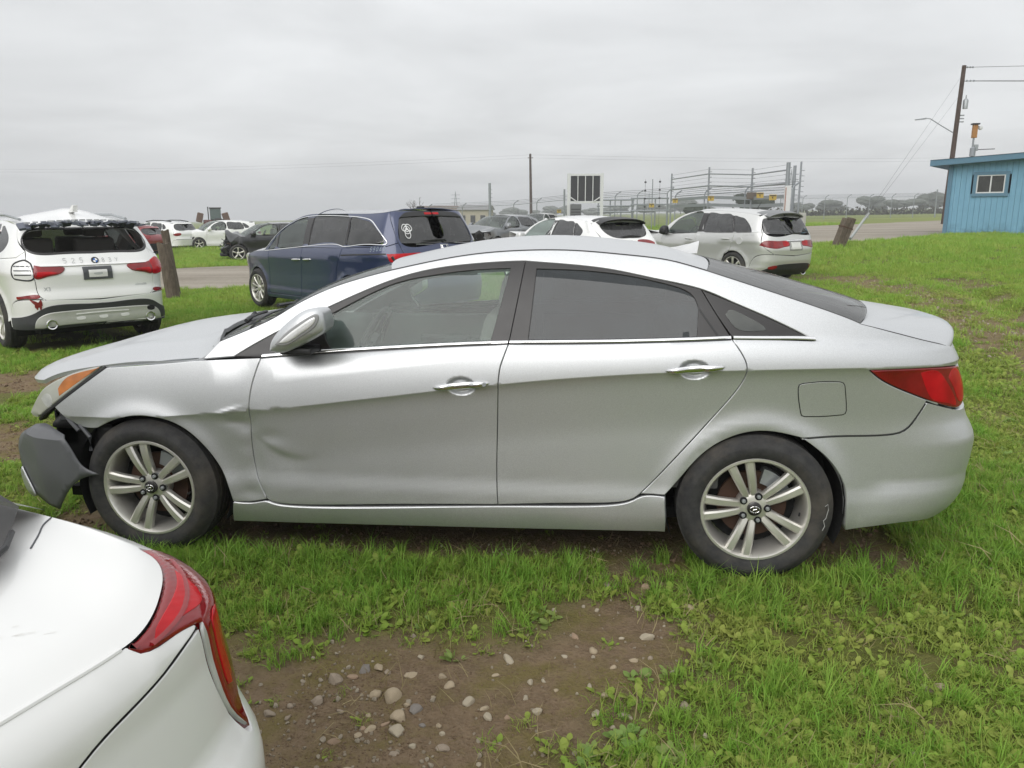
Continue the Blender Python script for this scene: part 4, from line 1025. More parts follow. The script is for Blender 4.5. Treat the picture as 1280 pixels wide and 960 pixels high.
    def shell(name, poly, y_fn, mtl, th=.006, grid=.03):
        o = list(poly) if len(poly) > 40 else [p for p in crom(poly + [poly[0]], .02)][:-1]
        if area2(o) < 0: o = o[::-1]
        lo, hi = np.min(o, 0), np.max(o, 0); gx, gz = np.meshgrid(np.arange(lo[0], hi[0], grid), np.arange(lo[1], hi[1], grid)); pts = np.stack([gx.ravel(), gz.ravel()], 1)
        pts = pts[inside(pts, o)]; pts = pts[bdist(pts, o) > .012]
        r = delaunay_2d_cdt([Vector((float(a), float(c))) for a, c in list(o) + [tuple(p) for p in pts]], [], [list(range(len(o)))], 1, 1e-6)
        V = [(v.x, y_fn(v.x, v.y), v.y) for v in r[0]]; F = [tuple(f) for f in r[2]]
        ob = mk(name, V, F, mtl, car, True); sol = ob.modifiers.new('th', 'SOLIDIFY'); sol.thickness = th; sol.offset = 0; ob.data.set_sharp_from_angle(angle=math.radians(22))
        return ob
    yf = lambda x, z: -.925 + .22 * max(0, -1.80 - x) + .42 * max(0, -1.955 - x) + 1.1 * max(0, z - .572) + .10 * max(0, .36 - z) + .25 * max(0, -1.70 - x - (z - .2) * .9) * .15
    rem = []
    for c in ([(-2.066, .462), (-2.045, .53), (-2.011, .575), (-1.975, .612)], [(-1.975, .612), (-1.936, .622), (-1.86, .606), (-1.792, .589)], [(-1.792, .589), (-1.755, .53), (-1.711, .447), (-1.67, .42), (-1.628, .403)], [(-1.628, .403), (-1.69, .390), (-1.756, .354), (-1.83, .278), (-1.886, .203)], [(-1.886, .203), (-1.96, .222), (-2.04, .249)], [(-2.04, .249), (-2.060, .34), (-2.066, .462)]): rem += [(x if x > -1.955 else -1.955 + (x + 1.955) * 2.0, z) for x, z in crom(c, .02)[:-1]]
    shell('torn_bumper_corner', rem, yf, simple('scuffed_grey_plastic', (.115, .118, .125), .45, var=.22, scale=6))
    shell('arch_liner_shred', [(-1.885, .655), (-1.797, .715), (-1.678, .64), (-1.60, .61), (-1.60, .52), (-1.63, .41), (-1.70, .44), (-1.79, .57), (-1.915, .60)], lambda x, z: -.80 + .03 * math.sin(20 * x), M_black)
    shell('bumper_shard', [(-2.150, .375), (-2.10, .30), (-2.065, .236), (-2.11, .225), (-2.165, .245), (-2.185, .306), (-2.172, .355)], lambda x, z: yf(x, z) - .012, M_silver)
    return car
silver_sedan = build_sedan()
# ---- shared car shapes (pure numpy)
def plan_of(xf, xr, hw, cf=.34, cr=.26):
    return [(xf, 0), (xf + .015, .34 * hw), (xf + .07, .62 * hw), (xf + .62 * cf, .82 * hw), (xf + cf * 1.45, .925 * hw), (xf + cf * 2.7, .983 * hw), (-.5, .999 * hw), (.3, hw), (xr - cr * 3.6, .992 * hw), (xr - cr * 2.0, .965 * hw),
            (xr - cr * 1.05, .905 * hw), (xr - cr * .50, .80 * hw), (xr - cr * .20, .66 * hw), (xr - cr * .05, .40 * hw), (xr, 0)]
VAN = Body(plan_of(-2.42, 2.62, 1.0, .42, .26), 7, pchip([-2.6, -1.5, 0, 1.5, 3.4], [.86, .90, .93, .97, 1.0]), pchip([-2.6, -1.5, 0, 1.5, 3.4], [1.02, 1.07, 1.10, 1.12, 1.12]),
    gh=(.01, .26, .34, 9., .46), low=(.012, .05, .012, .30), flare=(.006, .34, .44), endr=pchip([.2, .35, .55, .75, .95, 1.1, 1.4, 1.7], [-.15, -.02, .02, -.02, -.07, -.09, -.10, -.12]), endr_s=(1.95, 2.5), arches=((-1.5, .345, .375), (1.5, .345, .375)), lip=.014)
RDX = Body(plan_of(-2.30, 2.30, .935, .42, .26), 7, pchip([-2.6, -1.3, 0, 1.3, 3.2], [.78, .82, .86, .90, .92]), pchip([-2.6, -1.3, 0, 1.3, 3.2], [1.00, 1.03, 1.07, 1.12, 1.12]),
    gh=(.01, .34, .50, 10., .38), low=(.012, .05, .016, .30), flare=(.008, .34, .44), endr=pchip([.2, .35, .55, .75, .95, 1.1, 1.4, 1.7], [-.15, -.03, .02, .02, -.05, -.07, -.12, -.16]), endr_s=(1.6, 2.2), arches=((-1.325, .35, .375), (1.325, .35, .375)), lip=.016)
HAT = Body(plan_of(-2.26, 2.14, .895, .44, .28), 7, pchip([-2.6, -1.3, 0, 1.3, 3.2], [.74, .78, .82, .86, .88]), pchip([-2.6, -1.3, 0, 1.3, 3.2], [.94, .97, 1.0, 1.05, 1.06]),
    gh=(.01, .36, .55, 10., .36), low=(.012, .05, .018, .30), flare=(.010, .32, .44), endr=pchip([.2, .35, .55, .75, .95, 1.1, 1.4, 1.7], [-.15, -.03, .02, .01, -.03, -.10, -.22, -.30]), endr_s=(1.4, 2.05), arches=((-1.33, .34, .375), (1.33, .34, .375)), lip=.02)
XSU = Body(plan_of(-2.29, 2.42, .945, .42, .27), 7, pchip([-2.6, -1.4, 0, 1.4, 3.2], [.84, .88, .92, .95, .97]), pchip([-2.6, -1.4, 0, 1.4, 3.2], [1.04, 1.07, 1.09, 1.13, 1.14]),
    gh=(.01, .30, .45, 10., .38), low=(.014, .05, .016, .30), flare=(.010, .36, .48), endr=pchip([.2, .35, .50, .65, .80, .95, 1.1, 1.4, 1.7], [-.12, -.02, .0, .02, -.02, -.03, -.08, -.16, -.24]), endr_s=(1.75, 2.3), arches=((-1.432, .37, .40), (1.432, .37, .40)), lip=.016)
WSD = Body(plan_of(-2.45, 2.30, .885, .44, .165), 7, pchip([-2.6, 0, 3.3], [.60, .62, .62]), pchip([-2.6, 0, 3.3], [.93, .93, .93]), gh=(.0, .5, 6.0, 0., 9.), low=(.004, .05, .02, .4), up=(.010, .030), flare=(.0, .32, .44),
    endr=pchip([.2, .35, .55, .65, .75, .85, .93, 1.0, 1.2], [-.15, -.02, .05, .045, .0, -.0, .01, -.0, -.02]), endr_s=(1.5, 2.2), arches=((-1.38, .33, .36), (1.38, .33, .36)))
M_white = paint('white_paint', (.80, .80, .79), 0., .30, 1., 0., .30, (.30, .26, .20))
M_blue = paint('navy_paint', (.018, .030, .088), .25, .30, 1., .35, .22, (.20, .17, .13))
M_beige = paint('pale_silver_paint', (.62, .62, .61), .66, .42, .4, .30, .25, (.22, .19, .14))
M_redp = paint('red_paint', (.22, .012, .016), .2, .32, 1., .2, .2)
M_blackp = paint('black_paint', (.014, .015, .017), .2, .32, .9, .1, .6, (.10, .09, .07))
M_tint = glass('privacy_glass', (.10, .10, .10), .09, .2, (.30, .30, .31))  # pale film stands in for sky brightness in otherwise black windows
M_tgreen = glass('green_glass', (.74, .82, .78), .09, .12, (.40, .48, .45))
M_pen = simple('marker_paint', (.30, .36, .40), .6)
M_mark = simple('grey_marker', (.46, .47, .47), .6)
M_whitep = simple('white_print', (.78, .78, .78), .5)
M_plate = simple('plate_white', (.70, .70, .68), .4)
def arc_pts(cx, cz, r, z0, n=13):
    a0 = math.asin(max(-1, min(1, (z0 - cz) / r)))
    return [(cx - r * math.cos(a0 + (math.pi - 2 * a0) * i / (n - 1)), cz + r * math.sin(a0 + (math.pi - 2 * a0) * i / (n - 1))) for i in range(n)]
def edge3(B, c, ds=.05, off=0.): q = np.array(crom(c, ds)); return [tuple(p) for p in B.S(q[:, 0], q[:, 1], -1, off)]
def build_car(B, car, pm, p):
    """a complete car on skin B: panels, glass, wheels, cabin; p holds its lines in (s, z)"""
    z0 = p.get('z0', .30); zs = p.get('zsill', .22); (fx, fz, fr), (rx, rz, rr) = B.arches
    xa, xb, xc = p['xa'], p['xb'], p['xc']; belt = p['belt']; bz = pchip(*zip(*belt)); G = p.get('grid', .06)
    apil, roofe, gate = p['apil'], p['roofe'], p['gate']
    sF = p.get('sF', B.S0 + .62); zh = p.get('zhood', [(sF, .82), (fx, .96), (apil[0][0], apil[0][1])])
    fa = arc_pts(fx, fz, fr, z0); ra = arc_pts(rx, rz, rr, z0); zbm = p.get('zbump', .66); sB = p.get('sbump', gate[-1][0])
    sR = p.get('srear', rx + .55)
    for side in (-1, 1):
        if side > 0 and p.get('half'): continue
        k = dict(side=side, grid=G, gap=.004, bev=.004)
        panel(B, 'front_wing', [[(sF, z0 + .02), fa[0]], fa, [fa[-1], (xa[1][0], xa[1][1])], [(xa[1][0], xa[1][1]), xa[0]], [xa[0], (apil[0][0], apil[0][1])], zh[::-1], [(sF, zh[0][1]), (sF, z0 + .02)]], pm, car, **k)
        fd = panel(B, 'front_door', [[xa[0], xa[1]], [xa[1], (xb[1][0], xb[1][1])], [xb[1], xb[0]], [(x, float(bz(x))) for x in np.linspace(xb[0][0], xa[0][0], 6)]], pm, car, **k)
        lo = [xb[1], (min(ra[0][0] - .02, xc[-1][0]), z0 + .02)]
        rd = panel(B, 'rear_door', [[xb[0], xb[1]], lo, ([lo[1]] + xc[::-1]) if math.dist(lo[1], xc[-1]) > .01 else xc[::-1], [(x, float(bz(x))) for x in np.linspace(xc[0][0], xb[0][0], 6)]], pm, car, **k)
        q = panel(B, 'quarter_panel', [xc, [xc[-1], lo[1]] if math.dist(lo[1], xc[-1]) > .01 else [xc[-1], ra[0]], ra, [ra[-1], (ra[-1][0] + .06, z0 + .02)], [(ra[-1][0] + .06, z0 + .02), (sR, zbm - .06), (sB, zbm)], [(sB, zbm), gate[-1]] if abs(zbm - gate[-1][1]) > .005 else [(sB, zbm), (sB + .001, zbm + .004)], gate[::-1][:p.get('gcut', 2)] if len(gate) > 2 else [gate[-1], gate[0]],
            [gate[::-1][:p.get('gcut', 2)][-1] if len(gate) > 2 else gate[0], (belt[-1][0], belt[-1][1])], [(x, float(bz(x))) for x in np.linspace(belt[-1][0], xc[0][0], 5)]], pm, car, **k)
        panel(B, 'sill', [[(fa[-1][0], z0 - .006), (rx - rr + .03, z0 + .006)], [(rx - rr + .03, z0 + .006), (rx - rr + .04, zs)], [(rx - rr + .04, zs), (fa[-1][0] + .02, zs)], [(fa[-1][0] + .02, zs), (fa[-1][0], z0 - .006)]], p.get('sillm', pm), car, off=.004, **k)
        # pillars and roof rail around the window openings
        wins = [w for w in p['wins']]
        bl = [(x, float(bz(x))) for x in np.linspace(belt[0][0], belt[-1][0], 12)]
        gtop = gate[0]
        gcut = gate[:len(gate) - p.get('gcut', 2) + 1]
        panel(B, 'pillar_frame', [[belt[0], apil[0]] if math.dist(belt[0], apil[0]) > .01 else [apil[0], apil[0]], apil, roofe, [roofe[-1], gtop] if math.dist(roofe[-1], gtop) > .01 else [gtop, gtop], gcut, [gcut[-1], bl[-1]], bl[::-1]], pm, car, holes=[w[1] for w in wins], side=side, grid=G, gap=.003, bev=.003)
        for nm, poly, gm in wins:
            panel(B, nm, poly, gm, car, raw=True, off=-.006, gap=-.012, thick=.004, bev=.001, grid=.2, side=side)
        for bp in p.get('blackp', []): panel(B, 'pillar_cover', bp, M_trim, car, raw=True, off=.002, gap=0, bev=.001, thick=.004, grid=.1, side=side)
        if p.get('chrome'):
            for ln in p['chrome']: strip(B, 'chrome_trim', ln, p.get('chw', .022), M_chrome, car, side, .008)
        for (a, b_), dr in zip(p.get('handles', []), (fd, rd)):
            handle(B, 'door_handle', a[0], a[1], b_[0], b_[1], p.get('handlem', pm), dr, side, r=.016, out=.03)
        for nm, poly, lm, off in p.get('lamps', []):
            panel(B, nm, [poly + [poly[0]]], lm, car, off=off, gap=.0, bev=.006, thick=.03, grid=.05, side=side)
        well(car, fx, fz, fr + .02, side * (B.PW(0.) - .10), side * .52); well(car, rx, rz, rr + .02, side * (B.PW(0.) - .10), side * .52)
        if p.get('mirror'):
            mx, mz = p['mirror']; hw = float(B.PW(0.))
            mo = pillow('door_mirror', [(mx - .10, mz - .07), (mx - .11, mz), (mx - .05, mz + .10), (mx + .06, mz + .12), (mx + .10, mz + .05), (mx + .09, mz - .06), (mx, mz - .09)], side * (hw + .06), .09, .08, p.get('mirrorm', pm), car, side=side)
            m = MB(); m.box((mx - .02, side * (hw - .03), mz - .05), (.10, .14, .05)); m.build('mirror_arm', M_black, mo)
        for x, zc_ in ((fx, fz), (rx, rz)):
            make_wheel(car, (x, side * (float(B.PW(0.)) - .015 - .115), p.get('wr', .345)), R=p.get('wr', .345), W=.225, rim=p.get('rim', .235), style=p.get('wheel', 'five'), outer=side, simple_=True)
    # tailgate and bumper, one piece each across the rear
    S2 = 2 * B.S1; mir = lambda c: [(S2 - a, z) for a, z in c][::-1]
    win = p.get('rearwin'); zg = gate[-1][1]
    topc = p['gtop']
    gp = [gate[::1], [gate[-1], (B.S1, p.get('zgate', zg))], [(B.S1, p.get('zgate', zg)), mir(gate)[0]], mir(gate), [mir(gate)[-1], (B.S1, topc), gate[0]]]
    hole = [(a, z) for a, z in win] + mir(win) if win else None
    tg = panel(B, 'tailgate', gp, pm, car, grid=G, gap=.005, bev=.004, holes=[hole] if hole else ())
    if hole and not p.get('norearglass'): panel(B, 'rear_window', hole, p.get('rearglass', M_tint), car, raw=True, off=-.006, gap=-.012, thick=.004, bev=.001, grid=.2)
    zb0 = p.get('zbot', .30); c0 = (ra[-1][0] + .06, z0 + .01)
    hb = [c0, (sR, zbm - .068), (sB, zbm - .008), (B.S1, p.get('zgate', zg) - .010)]
    lowb = [(c0[0] + .01, zb0), (B.S1, zb0)]
    rb = panel(B, 'rear_bumper', [hb, mir(hb), [mir(hb)[-1], mir(lowb)[-1]], mir(lowb), lowb[::-1], [lowb[0], c0]], p.get('bumpm', pm), car, grid=G, gap=.002, bev=.003, thick=.05)
    # roof, screens, bonnet
    loft('roof', edge3(B, roofe, .06), pm, car, crown=p.get('crown', .05), bow=p.get('rbow', lambda t: -.16 * (1 - t) ** 3 + .10 * t ** 3), n=17)
    if not p.get('nofront'):
        loft('windshield', edge3(B, apil, .06, -.006), M_tgreen, car, crown=.03, bow=lambda t: -.28 + .10 * t, n=13, lip=.005)
        hz = p.get('hoodc', .12)
        loft('bonnet', edge3(B, zh, .07, -.004), p.get('hoodm', pm), car, crown=hz, bow=lambda t: -.38 * (1 - t) - .26 * t, n=17)
        fb = [(sF, z0 + .03), (sF, zh[0][1] - .004)]; SF = 2 * B.S0; mf = lambda c: [(SF - a, z) for a, z in c][::-1]
        panel(B, 'front_bumper', [fb, [fb[1], (B.S0, zh[0][1] - .05)], [(B.S0, zh[0][1] - .05), mf(fb)[0]], mf(fb), [mf(fb)[-1], (B.S0, z0 - .04), fb[0]]], pm, car, grid=.08, gap=.004)
    # cabin and floor
    m = MB(); L = rx - fx; hw = float(B.PW(0.)); m.box((0, 0, .26), (L + 1.3, hw * 1.35, .08)); m.box((0, 0, .26), (L - 2 * fr - .04, hw * 1.82, .10)); m.box((fx - .05, 0, .60), (.8, hw * 1.1, .45)); m.box((rx + .45, 0, .50), (.70, hw * 1.5, .30)); m.build('underbody', M_dark, car)
    m = MB(); m.box((fx + .75, 0, .92), (.5, hw * 1.5, .2), bev=.05); m.build('dashboard', M_inner, car)
    for x in p.get('seats', (fx + 1.35, fx + 2.3)):
        for y in (-.38, .38): seat(car, (x, y, p.get('seatz', .46)))
    if not p.get('nofront'): steering_wheel(car, (fx + 1.05, -.38, 1.06))
    return dict(gate=tg, bumper=rb)
def ribbon(pts, w): return pts
def flat_text(B, name, txt, s0, z0, h, mtl, parent, side=-1, off=.002, dirn=1, shear=0.):
    """printed lettering laid on the skin"""
    cu = bpy.data.curves.new('txt', 'FONT'); cu.body = txt; cu.size = 1.0; cu.shear = shear; cu.resolution_u = 3
    o = bpy.data.objects.new('txt', cu); COL.objects.link(o)
    dg = bpy.context.evaluated_depsgraph_get(); me = bpy.data.meshes.new_from_object(o.evaluated_get(dg)); bpy.data.objects.remove(o)
    V = np.array([v.co[:2] for v in me.vertices]); F = [tuple(f.vertices) for f in me.polygons]
    k = h / .70
    X = B.S(s0 + dirn * V[:, 0] * k, z0 + V[:, 1] * k, side, off); bpy.data.meshes.remove(me)
    return mk(name, X, F, mtl, parent)
def disc_on(B, name, s, z, r, mtl, parent, side=-1, off=.004, th=.012, n=28, prof=None, inner=None):
    c = B.S(s, z, side, 0.); nn = Vector(B.N(np.array(s), np.array(z), side)); q = Vector((0, -1, 0)).rotation_difference(nn)
    m = MB(); m.lathe(prof or [(0, -th), (r * .9, -th), (r, -th * .6), (r, .01)], n, 'y', Matrix.Translation(Vector(c)) @ q.to_matrix().to_4x4())
    return m.build(name, mtl, parent, True, 40)

# ------------------------------------------------------------------ dark blue minivan
def build_van():
    B = VAN
    car = tag(empty('minivan', (-3.57, 8.78, -.005), -.680), 'dark blue minivan with white knot sticker on its rear window', 'car')
    g = lambda *a: list(a)
    fg1 = [(-1.02, 1.035), (-.79, 1.25), (-.755, 1.085)]
    fg = [(-.70, 1.085), (-.735, 1.31), (-.38, 1.485), (.03, 1.555), (.12, 1.125)]
    mg = [(.30, 1.135), (.225, 1.565), (1.255, 1.562), (1.345, 1.165), (1.12, 1.178)]
    rq = [(1.40, 1.16), (1.30, 1.558), (1.55, 1.545), (1.83, 1.503), (2.05, 1.40), (2.34, 1.225)]
    p = dict(xa=[(-.975, 1.02), (-1.05, .30)], xb=[(.142, 1.09), (.02, .30)], xc=[(1.315, 1.11), (1.265, .994), (1.138, .778), (1.12, .60), (1.137, .50)],
        belt=[(-1.16, 1.01), (.14, 1.095), (1.315, 1.12), (2.40, 1.16)], apil=[(-1.16, 1.01), (-.765, 1.345), (-.50, 1.487)], roofe=[(-.50, 1.487), (-.20, 1.575), (.065, 1.615), (.6, 1.622), (1.27, 1.62), (1.80, 1.62), (2.30, 1.645)],
        gate=[(2.338, 1.645), (2.516, 1.407), (2.60, 1.207), (2.66, 1.076), (2.70, .72)], gcut=3, gtop=1.665, zbump=.70, wins=[('front_quarter_window', fg1, M_tgreen), ('front_window', fg, M_tgreen), ('sliding_door_window', mg, M_tint), ('rear_side_window', rq, M_tint)],
        rearwin=[(B.S1, 1.195), (2.645, 1.215), (2.66, 1.50), (2.80, 1.585), (B.S1, 1.60)], chrome=[[(-1.14, 1.022), (-.745, 1.335), (-.365, 1.508), (.065, 1.584), (1.27, 1.581), (1.62, 1.56), (1.85, 1.521), (2.06, 1.415), (2.40, 1.212), (2.0, 1.185), (1.55, 1.155), (1.33, 1.14), (1.13, 1.165), (.14, 1.110), (-1.12, 1.012)]], chw=.013, blackp=[[(.125, 1.12), (.035, 1.555), (.225, 1.565), (.30, 1.135)], [(1.25, 1.562), (1.305, 1.558), (1.40, 1.16), (1.345, 1.165)], [(-.755, 1.09), (-.785, 1.25), (-.735, 1.30), (-.70, 1.09)]],
        handles=[((-.20, .895), (.10, .905)), ((.17, .905), (.44, .920))], handlem=M_chrome, wheel='ten', wr=.345, rim=.24, crown=.055, seats=(-.35, .65), seatz=.50, zhood=[(B.S0 + .62, .80), (-1.75, .96), (-1.40, 1.0), (-1.16, 1.01)], hoodc=.10,
        lamps=[('tail_light', [(2.405, 1.056), (2.66, 1.062), (2.95, 1.06), (2.75, 1.0), (2.60, .955), (2.45, .945), (2.43, 1.0)], M_redlit, .006), ('headlight', [(-2.42, .78), (-2.0, .93), (-1.86, .94), (-1.98, .82), (-2.25, .72)], M_clear, .006)])
    r = build_car(B, car, M_blue, p)
    for side in (-1, 1): strip(B, 'door_track', [(1.30, 1.010), (1.6, 1.026), (2.0, 1.042), (2.394, 1.053)], .022, M_black, car, side, .002)
    # dark band with the high brake lamp above the rear glass, wiper, badge, sticker
    sp = panel(B, 'rear_visor', [[(2.70, 1.56), (2.88, 1.635), (B.S1, 1.655)], [(B.S1, 1.655), (2 * B.S1 - 2.88, 1.635), (2 * B.S1 - 2.70, 1.56)], [(2 * B.S1 - 2.70, 1.56), (2 * B.S1 - 2.95, 1.575), (B.S1, 1.585)], [(B.S1, 1.585), (2.95, 1.575), (2.70, 1.56)]], M_black, car, off=.012, thick=.03, grid=.06)
    panel(B, 'high_brake_lamp', [[(B.S1 - .14, 1.636), (B.S1 + .14, 1.636)], [(B.S1 + .14, 1.636), (B.S1 + .14, 1.605)], [(B.S1 + .14, 1.605), (B.S1 - .14, 1.605)], [(B.S1 - .14, 1.605), (B.S1 - .14, 1.636)]], M_redlit, sp, off=.018, thick=.01, gap=0, grid=.1)
    w_ = MB(); pts = [tuple(B.S(s, z, -1, .03)) for s, z in ((3.0, 1.228), (3.2, 1.238), (3.40, 1.245), (3.44, 1.22))]; w_.tube(pts, [.006, .011, .017, .02], 6); w_.build('rear_wiper', M_black, car)
    V = []; F = []
    def knot(parent):
        cx, cz, R = 2.80, 1.375, .083
        lines = []
        for kx, kz, rx_, rz_, rot in ((-.045, .045, .055, .042, 35), (.045, .045, .055, .042, -35), (0, -.045, .050, .060, 0), (0, .012, .060, .055, 0), (0, .012, .028, .026, 0)):
            c, s = math.cos(math.radians(rot)), math.sin(math.radians(rot))
            lines.append([(cx + kx + c * rx_ * math.cos(t) - s * rz_ * math.sin(t), cz + kz + s * rx_ * math.cos(t) + c * rz_ * math.sin(t)) for t in np.linspace(0, 2 * math.pi, 25)])
        V = []; F = []
        for ln in lines:
            q = np.array(ln); d = np.gradient(q, axis=0); d /= np.linalg.norm(d, axis=1)[:, None]; nn = np.stack([-d[:, 1], d[:, 0]], 1); b = len(V); m = len(q)
            for z in (q - nn * .0055, q + nn * .0055): V += [tuple(v) for v in B.S(z[:, 0], z[:, 1], -1, .0)]
            F += [(b + i, b + i + 1, b + m + i + 1, b + m + i) for i in range(m - 1)]
        return mk('knot_sticker', V, F, M_whitep, parent)
    knot(car)
    m = MB(); bc = (B.S1 + .05, 1.115)
    for pts in ([(-.035, -.045), (-.045, .045)], [(.035, -.045), (.045, .045)], [(-.038, 0), (.038, 0)], [(-.06, -.055), (-.07, .05), (.07, .05), (.06, -.055), (-.06, -.055)]):
        m.tube([tuple(B.S(bc[0] + a, bc[1] + c, -1, .008)) for a, c in pts], .007, 6)
    m.build('badge', M_chrome, car)
    writing(B, 'marker_writing', '55060', 2.02, 1.085, .055, M_pen, car, slope=.06, gapk=1.45, w=.007)
    m = MB(); m.box((-.60, 0, 1.70), (.10, .06, .05)); 
    MB().box((2.0, .0, 1.705), (.14, .05, .04), bev=.012).build('roof_aerial', M_black, car)
    return car
build_van()

# ------------------------------------------------------------------ silver SUV with tailgate spoiler
def build_rdx():
    B = RDX
    car = tag(empty('silver_suv', (3.382, 14.995, .060), -.854), 'silver crossover SUV with dark tailgate spoiler parked near the leaning wooden stub', 'car')
    fg = [(-.70, 1.095), (-.52, 1.36), (-.227, 1.515), (.215, 1.535), (.265, 1.115)]
    rg = [(.43, 1.120), (.385, 1.530), (.75, 1.515), (1.10, 1.485), (1.30, 1.125)]
    qg = [(1.345, 1.128), (1.165, 1.470), (1.34, 1.445), (1.496, 1.405), (1.79, 1.128)]
    p = dict(xa=[(-.80, 1.05), (-.92, .30)], xb=[(.252, 1.085), (.22, .30)], xc=[(1.345, 1.105), (1.30, .90), (1.24, .74), (1.10, .66)],
        belt=[(-.98, 1.02), (.25, 1.09), (1.35, 1.11), (2.05, 1.12)], apil=[(-.98, 1.02), (-.60, 1.375), (-.257, 1.54), (.05, 1.582)], roofe=[(.05, 1.582), (.45, 1.59), (.95, 1.572), (1.45, 1.53), (1.85, 1.48)],
        gate=[(1.95, 1.46), (2.03, 1.25), (2.09, 1.10), (2.06, .92), (2.10, .80), (2.32, .66)], gcut=4, gtop=1.56, zbump=.66, sbump=2.32, zgate=.62, wins=[('front_window', fg, M_tgreen), ('rear_door_window', rg, M_tint), ('rear_side_window', qg, M_tint)],
        rearwin=[(B.S1, 1.085), (2.14, 1.105), (2.08, 1.36), (2.30, 1.42), (B.S1, 1.445)], handles=[((-.08, .965), (.165, .955)), ((.99, .975), (1.245, .98))], wheel='seven', wr=.35, rim=.245, crown=.05, seats=(-.25, .65), mirror=(-.70, 1.13), mirrorm=M_black, seatz=.42,
        zhood=[(B.S0 + .62, .84), (-1.75, .96), (-1.30, 1.01), (-.98, 1.02)],
        lamps=[('tail_light', [(2.0, .855), (2.14, .946), (2.45, .945), (2.76, .925), (2.775, .85), (2.60, .815), (2.39, .785), (2.14, .812)], M_red, .006), ('headlight', [(-2.3, .80), (-1.9, .93), (-1.75, .94), (-1.85, .84), (-2.1, .76)], M_clear, .006)], bumpm=M_beige, blackp=[[(.265, 1.115), (.215, 1.535), (.385, 1.53), (.43, 1.12)], [(1.10, 1.485), (1.165, 1.470), (1.345, 1.128), (1.30, 1.125)]])
    r = build_car(B, car, M_beige, p); S2 = 2 * B.S1
    for sd, c in ((0, 1), (1, -1)):
        f = (lambda a: a) if sd == 0 else (lambda a: S2 - a)
        panel(B, 'lamp_core', [[(f(2.55), .93), (f(2.72), .925), (f(2.735), .87), (f(2.58), .835), (f(2.55), .93)]], M_redlit, car, off=.008, gap=0, thick=.003, grid=.05)
    lowr = [(2.06, .30), (2.34, .415), (2.6, .45), (B.S1, .455)]; mir = lambda c: [(S2 - a, z) for a, z in c][::-1]
    lw = [(2.10, .215), (2.5, .20), (B.S1, .20)]
    panel(B, 'bumper_valance', [lowr, mir(lowr), [mir(lowr)[-1], mir(lw)[-1]], mir(lw), lw[::-1], [lw[0], lowr[0]]], M_black, car, off=.006, thick=.06, grid=.06)
    for a in (2.32, S2 - 2.32): panel(B, 'reflector', [[(a - .10, .40), (a + .10, .42), (a + .10, .375), (a - .10, .36), (a - .10, .40)]], M_red, car, off=.012, gap=0, thick=.004, grid=.05)
    for sd in (-1, 1):
        m = MB(); m.lathe([(.045, .25), (.045, -.01), (.055, -.015), (.06, -.005), (.06, .25)], 20, 'y', Matrix.Translation((2.13, sd * .52, .24)) @ Matrix.Rotation(math.pi / 2, 4, 'Z') @ Matrix.Scale(1.5, 4, (1, 0, 0))); m.build('exhaust_tip', M_chrome, car, True, 40)
    # tailgate spoiler
    m = MB(); V = []; n = 13
    for x, w, z in ((1.60, .60, 1.535), (1.86, .60, 1.510), (2.00, .58, 1.475), (1.99, .57, 1.450), (1.84, .58, 1.455)):
        for v in np.linspace(-1, 1, n): V.append((x + .06 * (1 - v * v), w * v, z + .055 * (1 - v * v) - .03 * v ** 6))
    F = [(i * n + j, i * n + j + 1, (i + 1) * n + j + 1, (i + 1) * n + j) for i in range(4) for j in range(n - 1)] + [tuple(i * n for i in range(5)), tuple(i * n + n - 1 for i in range(5))]
    m.add(V, F); m.build('tailgate_spoiler', simple('spoiler_grey', (.16, .165, .17), .4), car, True, 40)
    pl = panel(B, 'number_plate', [[(B.S1 - .155, .91), (B.S1 + .155, .91)], [(B.S1 + .155, .91), (B.S1 + .155, .755)], [(B.S1 + .155, .755), (B.S1 - .155, .755)], [(B.S1 - .155, .755), (B.S1 - .155, .91)]], M_plate, car, off=.012, gap=0, thick=.01, grid=.1)
    on = MB(); 
    panel(B, 'plate_recess', [[(B.S1 - .24, .935), (B.S1 + .24, .935)], [(B.S1 + .24, .935), (B.S1 + .22, .73)], [(B.S1 + .22, .73), (B.S1 - .22, .73)], [(B.S1 - .22, .73), (B.S1 - .24, .935)]], simple('shadow_grey', (.28, .28, .28), .5), car, off=.003, gap=0, thick=.005, grid=.1)  # flat raised panel; the shade of the recess is put into its grey
    strip(B, 'tailgate_bar', [(B.S1 - .30, .945), (B.S1, .948), (B.S1 + .30, .945)], .03, M_chrome, car, -1, .016)
    w_ = MB(); w_.tube([tuple(B.S(s, z, -1, .03)) for s, z in ((2.98, 1.10), (2.88, 1.20), (2.80, 1.31))], [.016, .009, .006], 6); w_.tube([tuple(B.S(s, z, -1, .02)) for s, z in ((2.95, 1.10), (3.18, 1.105))], .018, 6); w_.build('rear_wiper', M_black, car)
    writing(B, 'marker_writing', '74H 740', 1.57, 1.035, .042, M_mark, car, slope=.05, gapk=1.2, w=.006)
    disc_on(B, 'fuel_flap', 1.50, .94, .085, M_beige, car, -1, th=.004, prof=[(0, -.004), (.080, -.004), (.084, .001)])
    m = MB(); m.tube([(1.2, 0, 1.62), (1.32, 0, 1.78)], .006, 6); m.build('roof_aerial', M_black, car)
    # buckled bonnet corner
    m = MB(); m.add([(-1.0, -.72, 1.06), (-1.5, -.74, 1.14), (-1.9, -.60, 1.02), (-1.45, -.20, 1.10), (-1.05, -.3, 1.10), (-1.5, -.74, 1.06), (-1.9, -.6, .94)], [(0, 1, 3, 4), (1, 2, 3), (1, 5, 6, 2)]); m.build('buckled_bonnet', M_beige, car)
    return car
build_rdx()

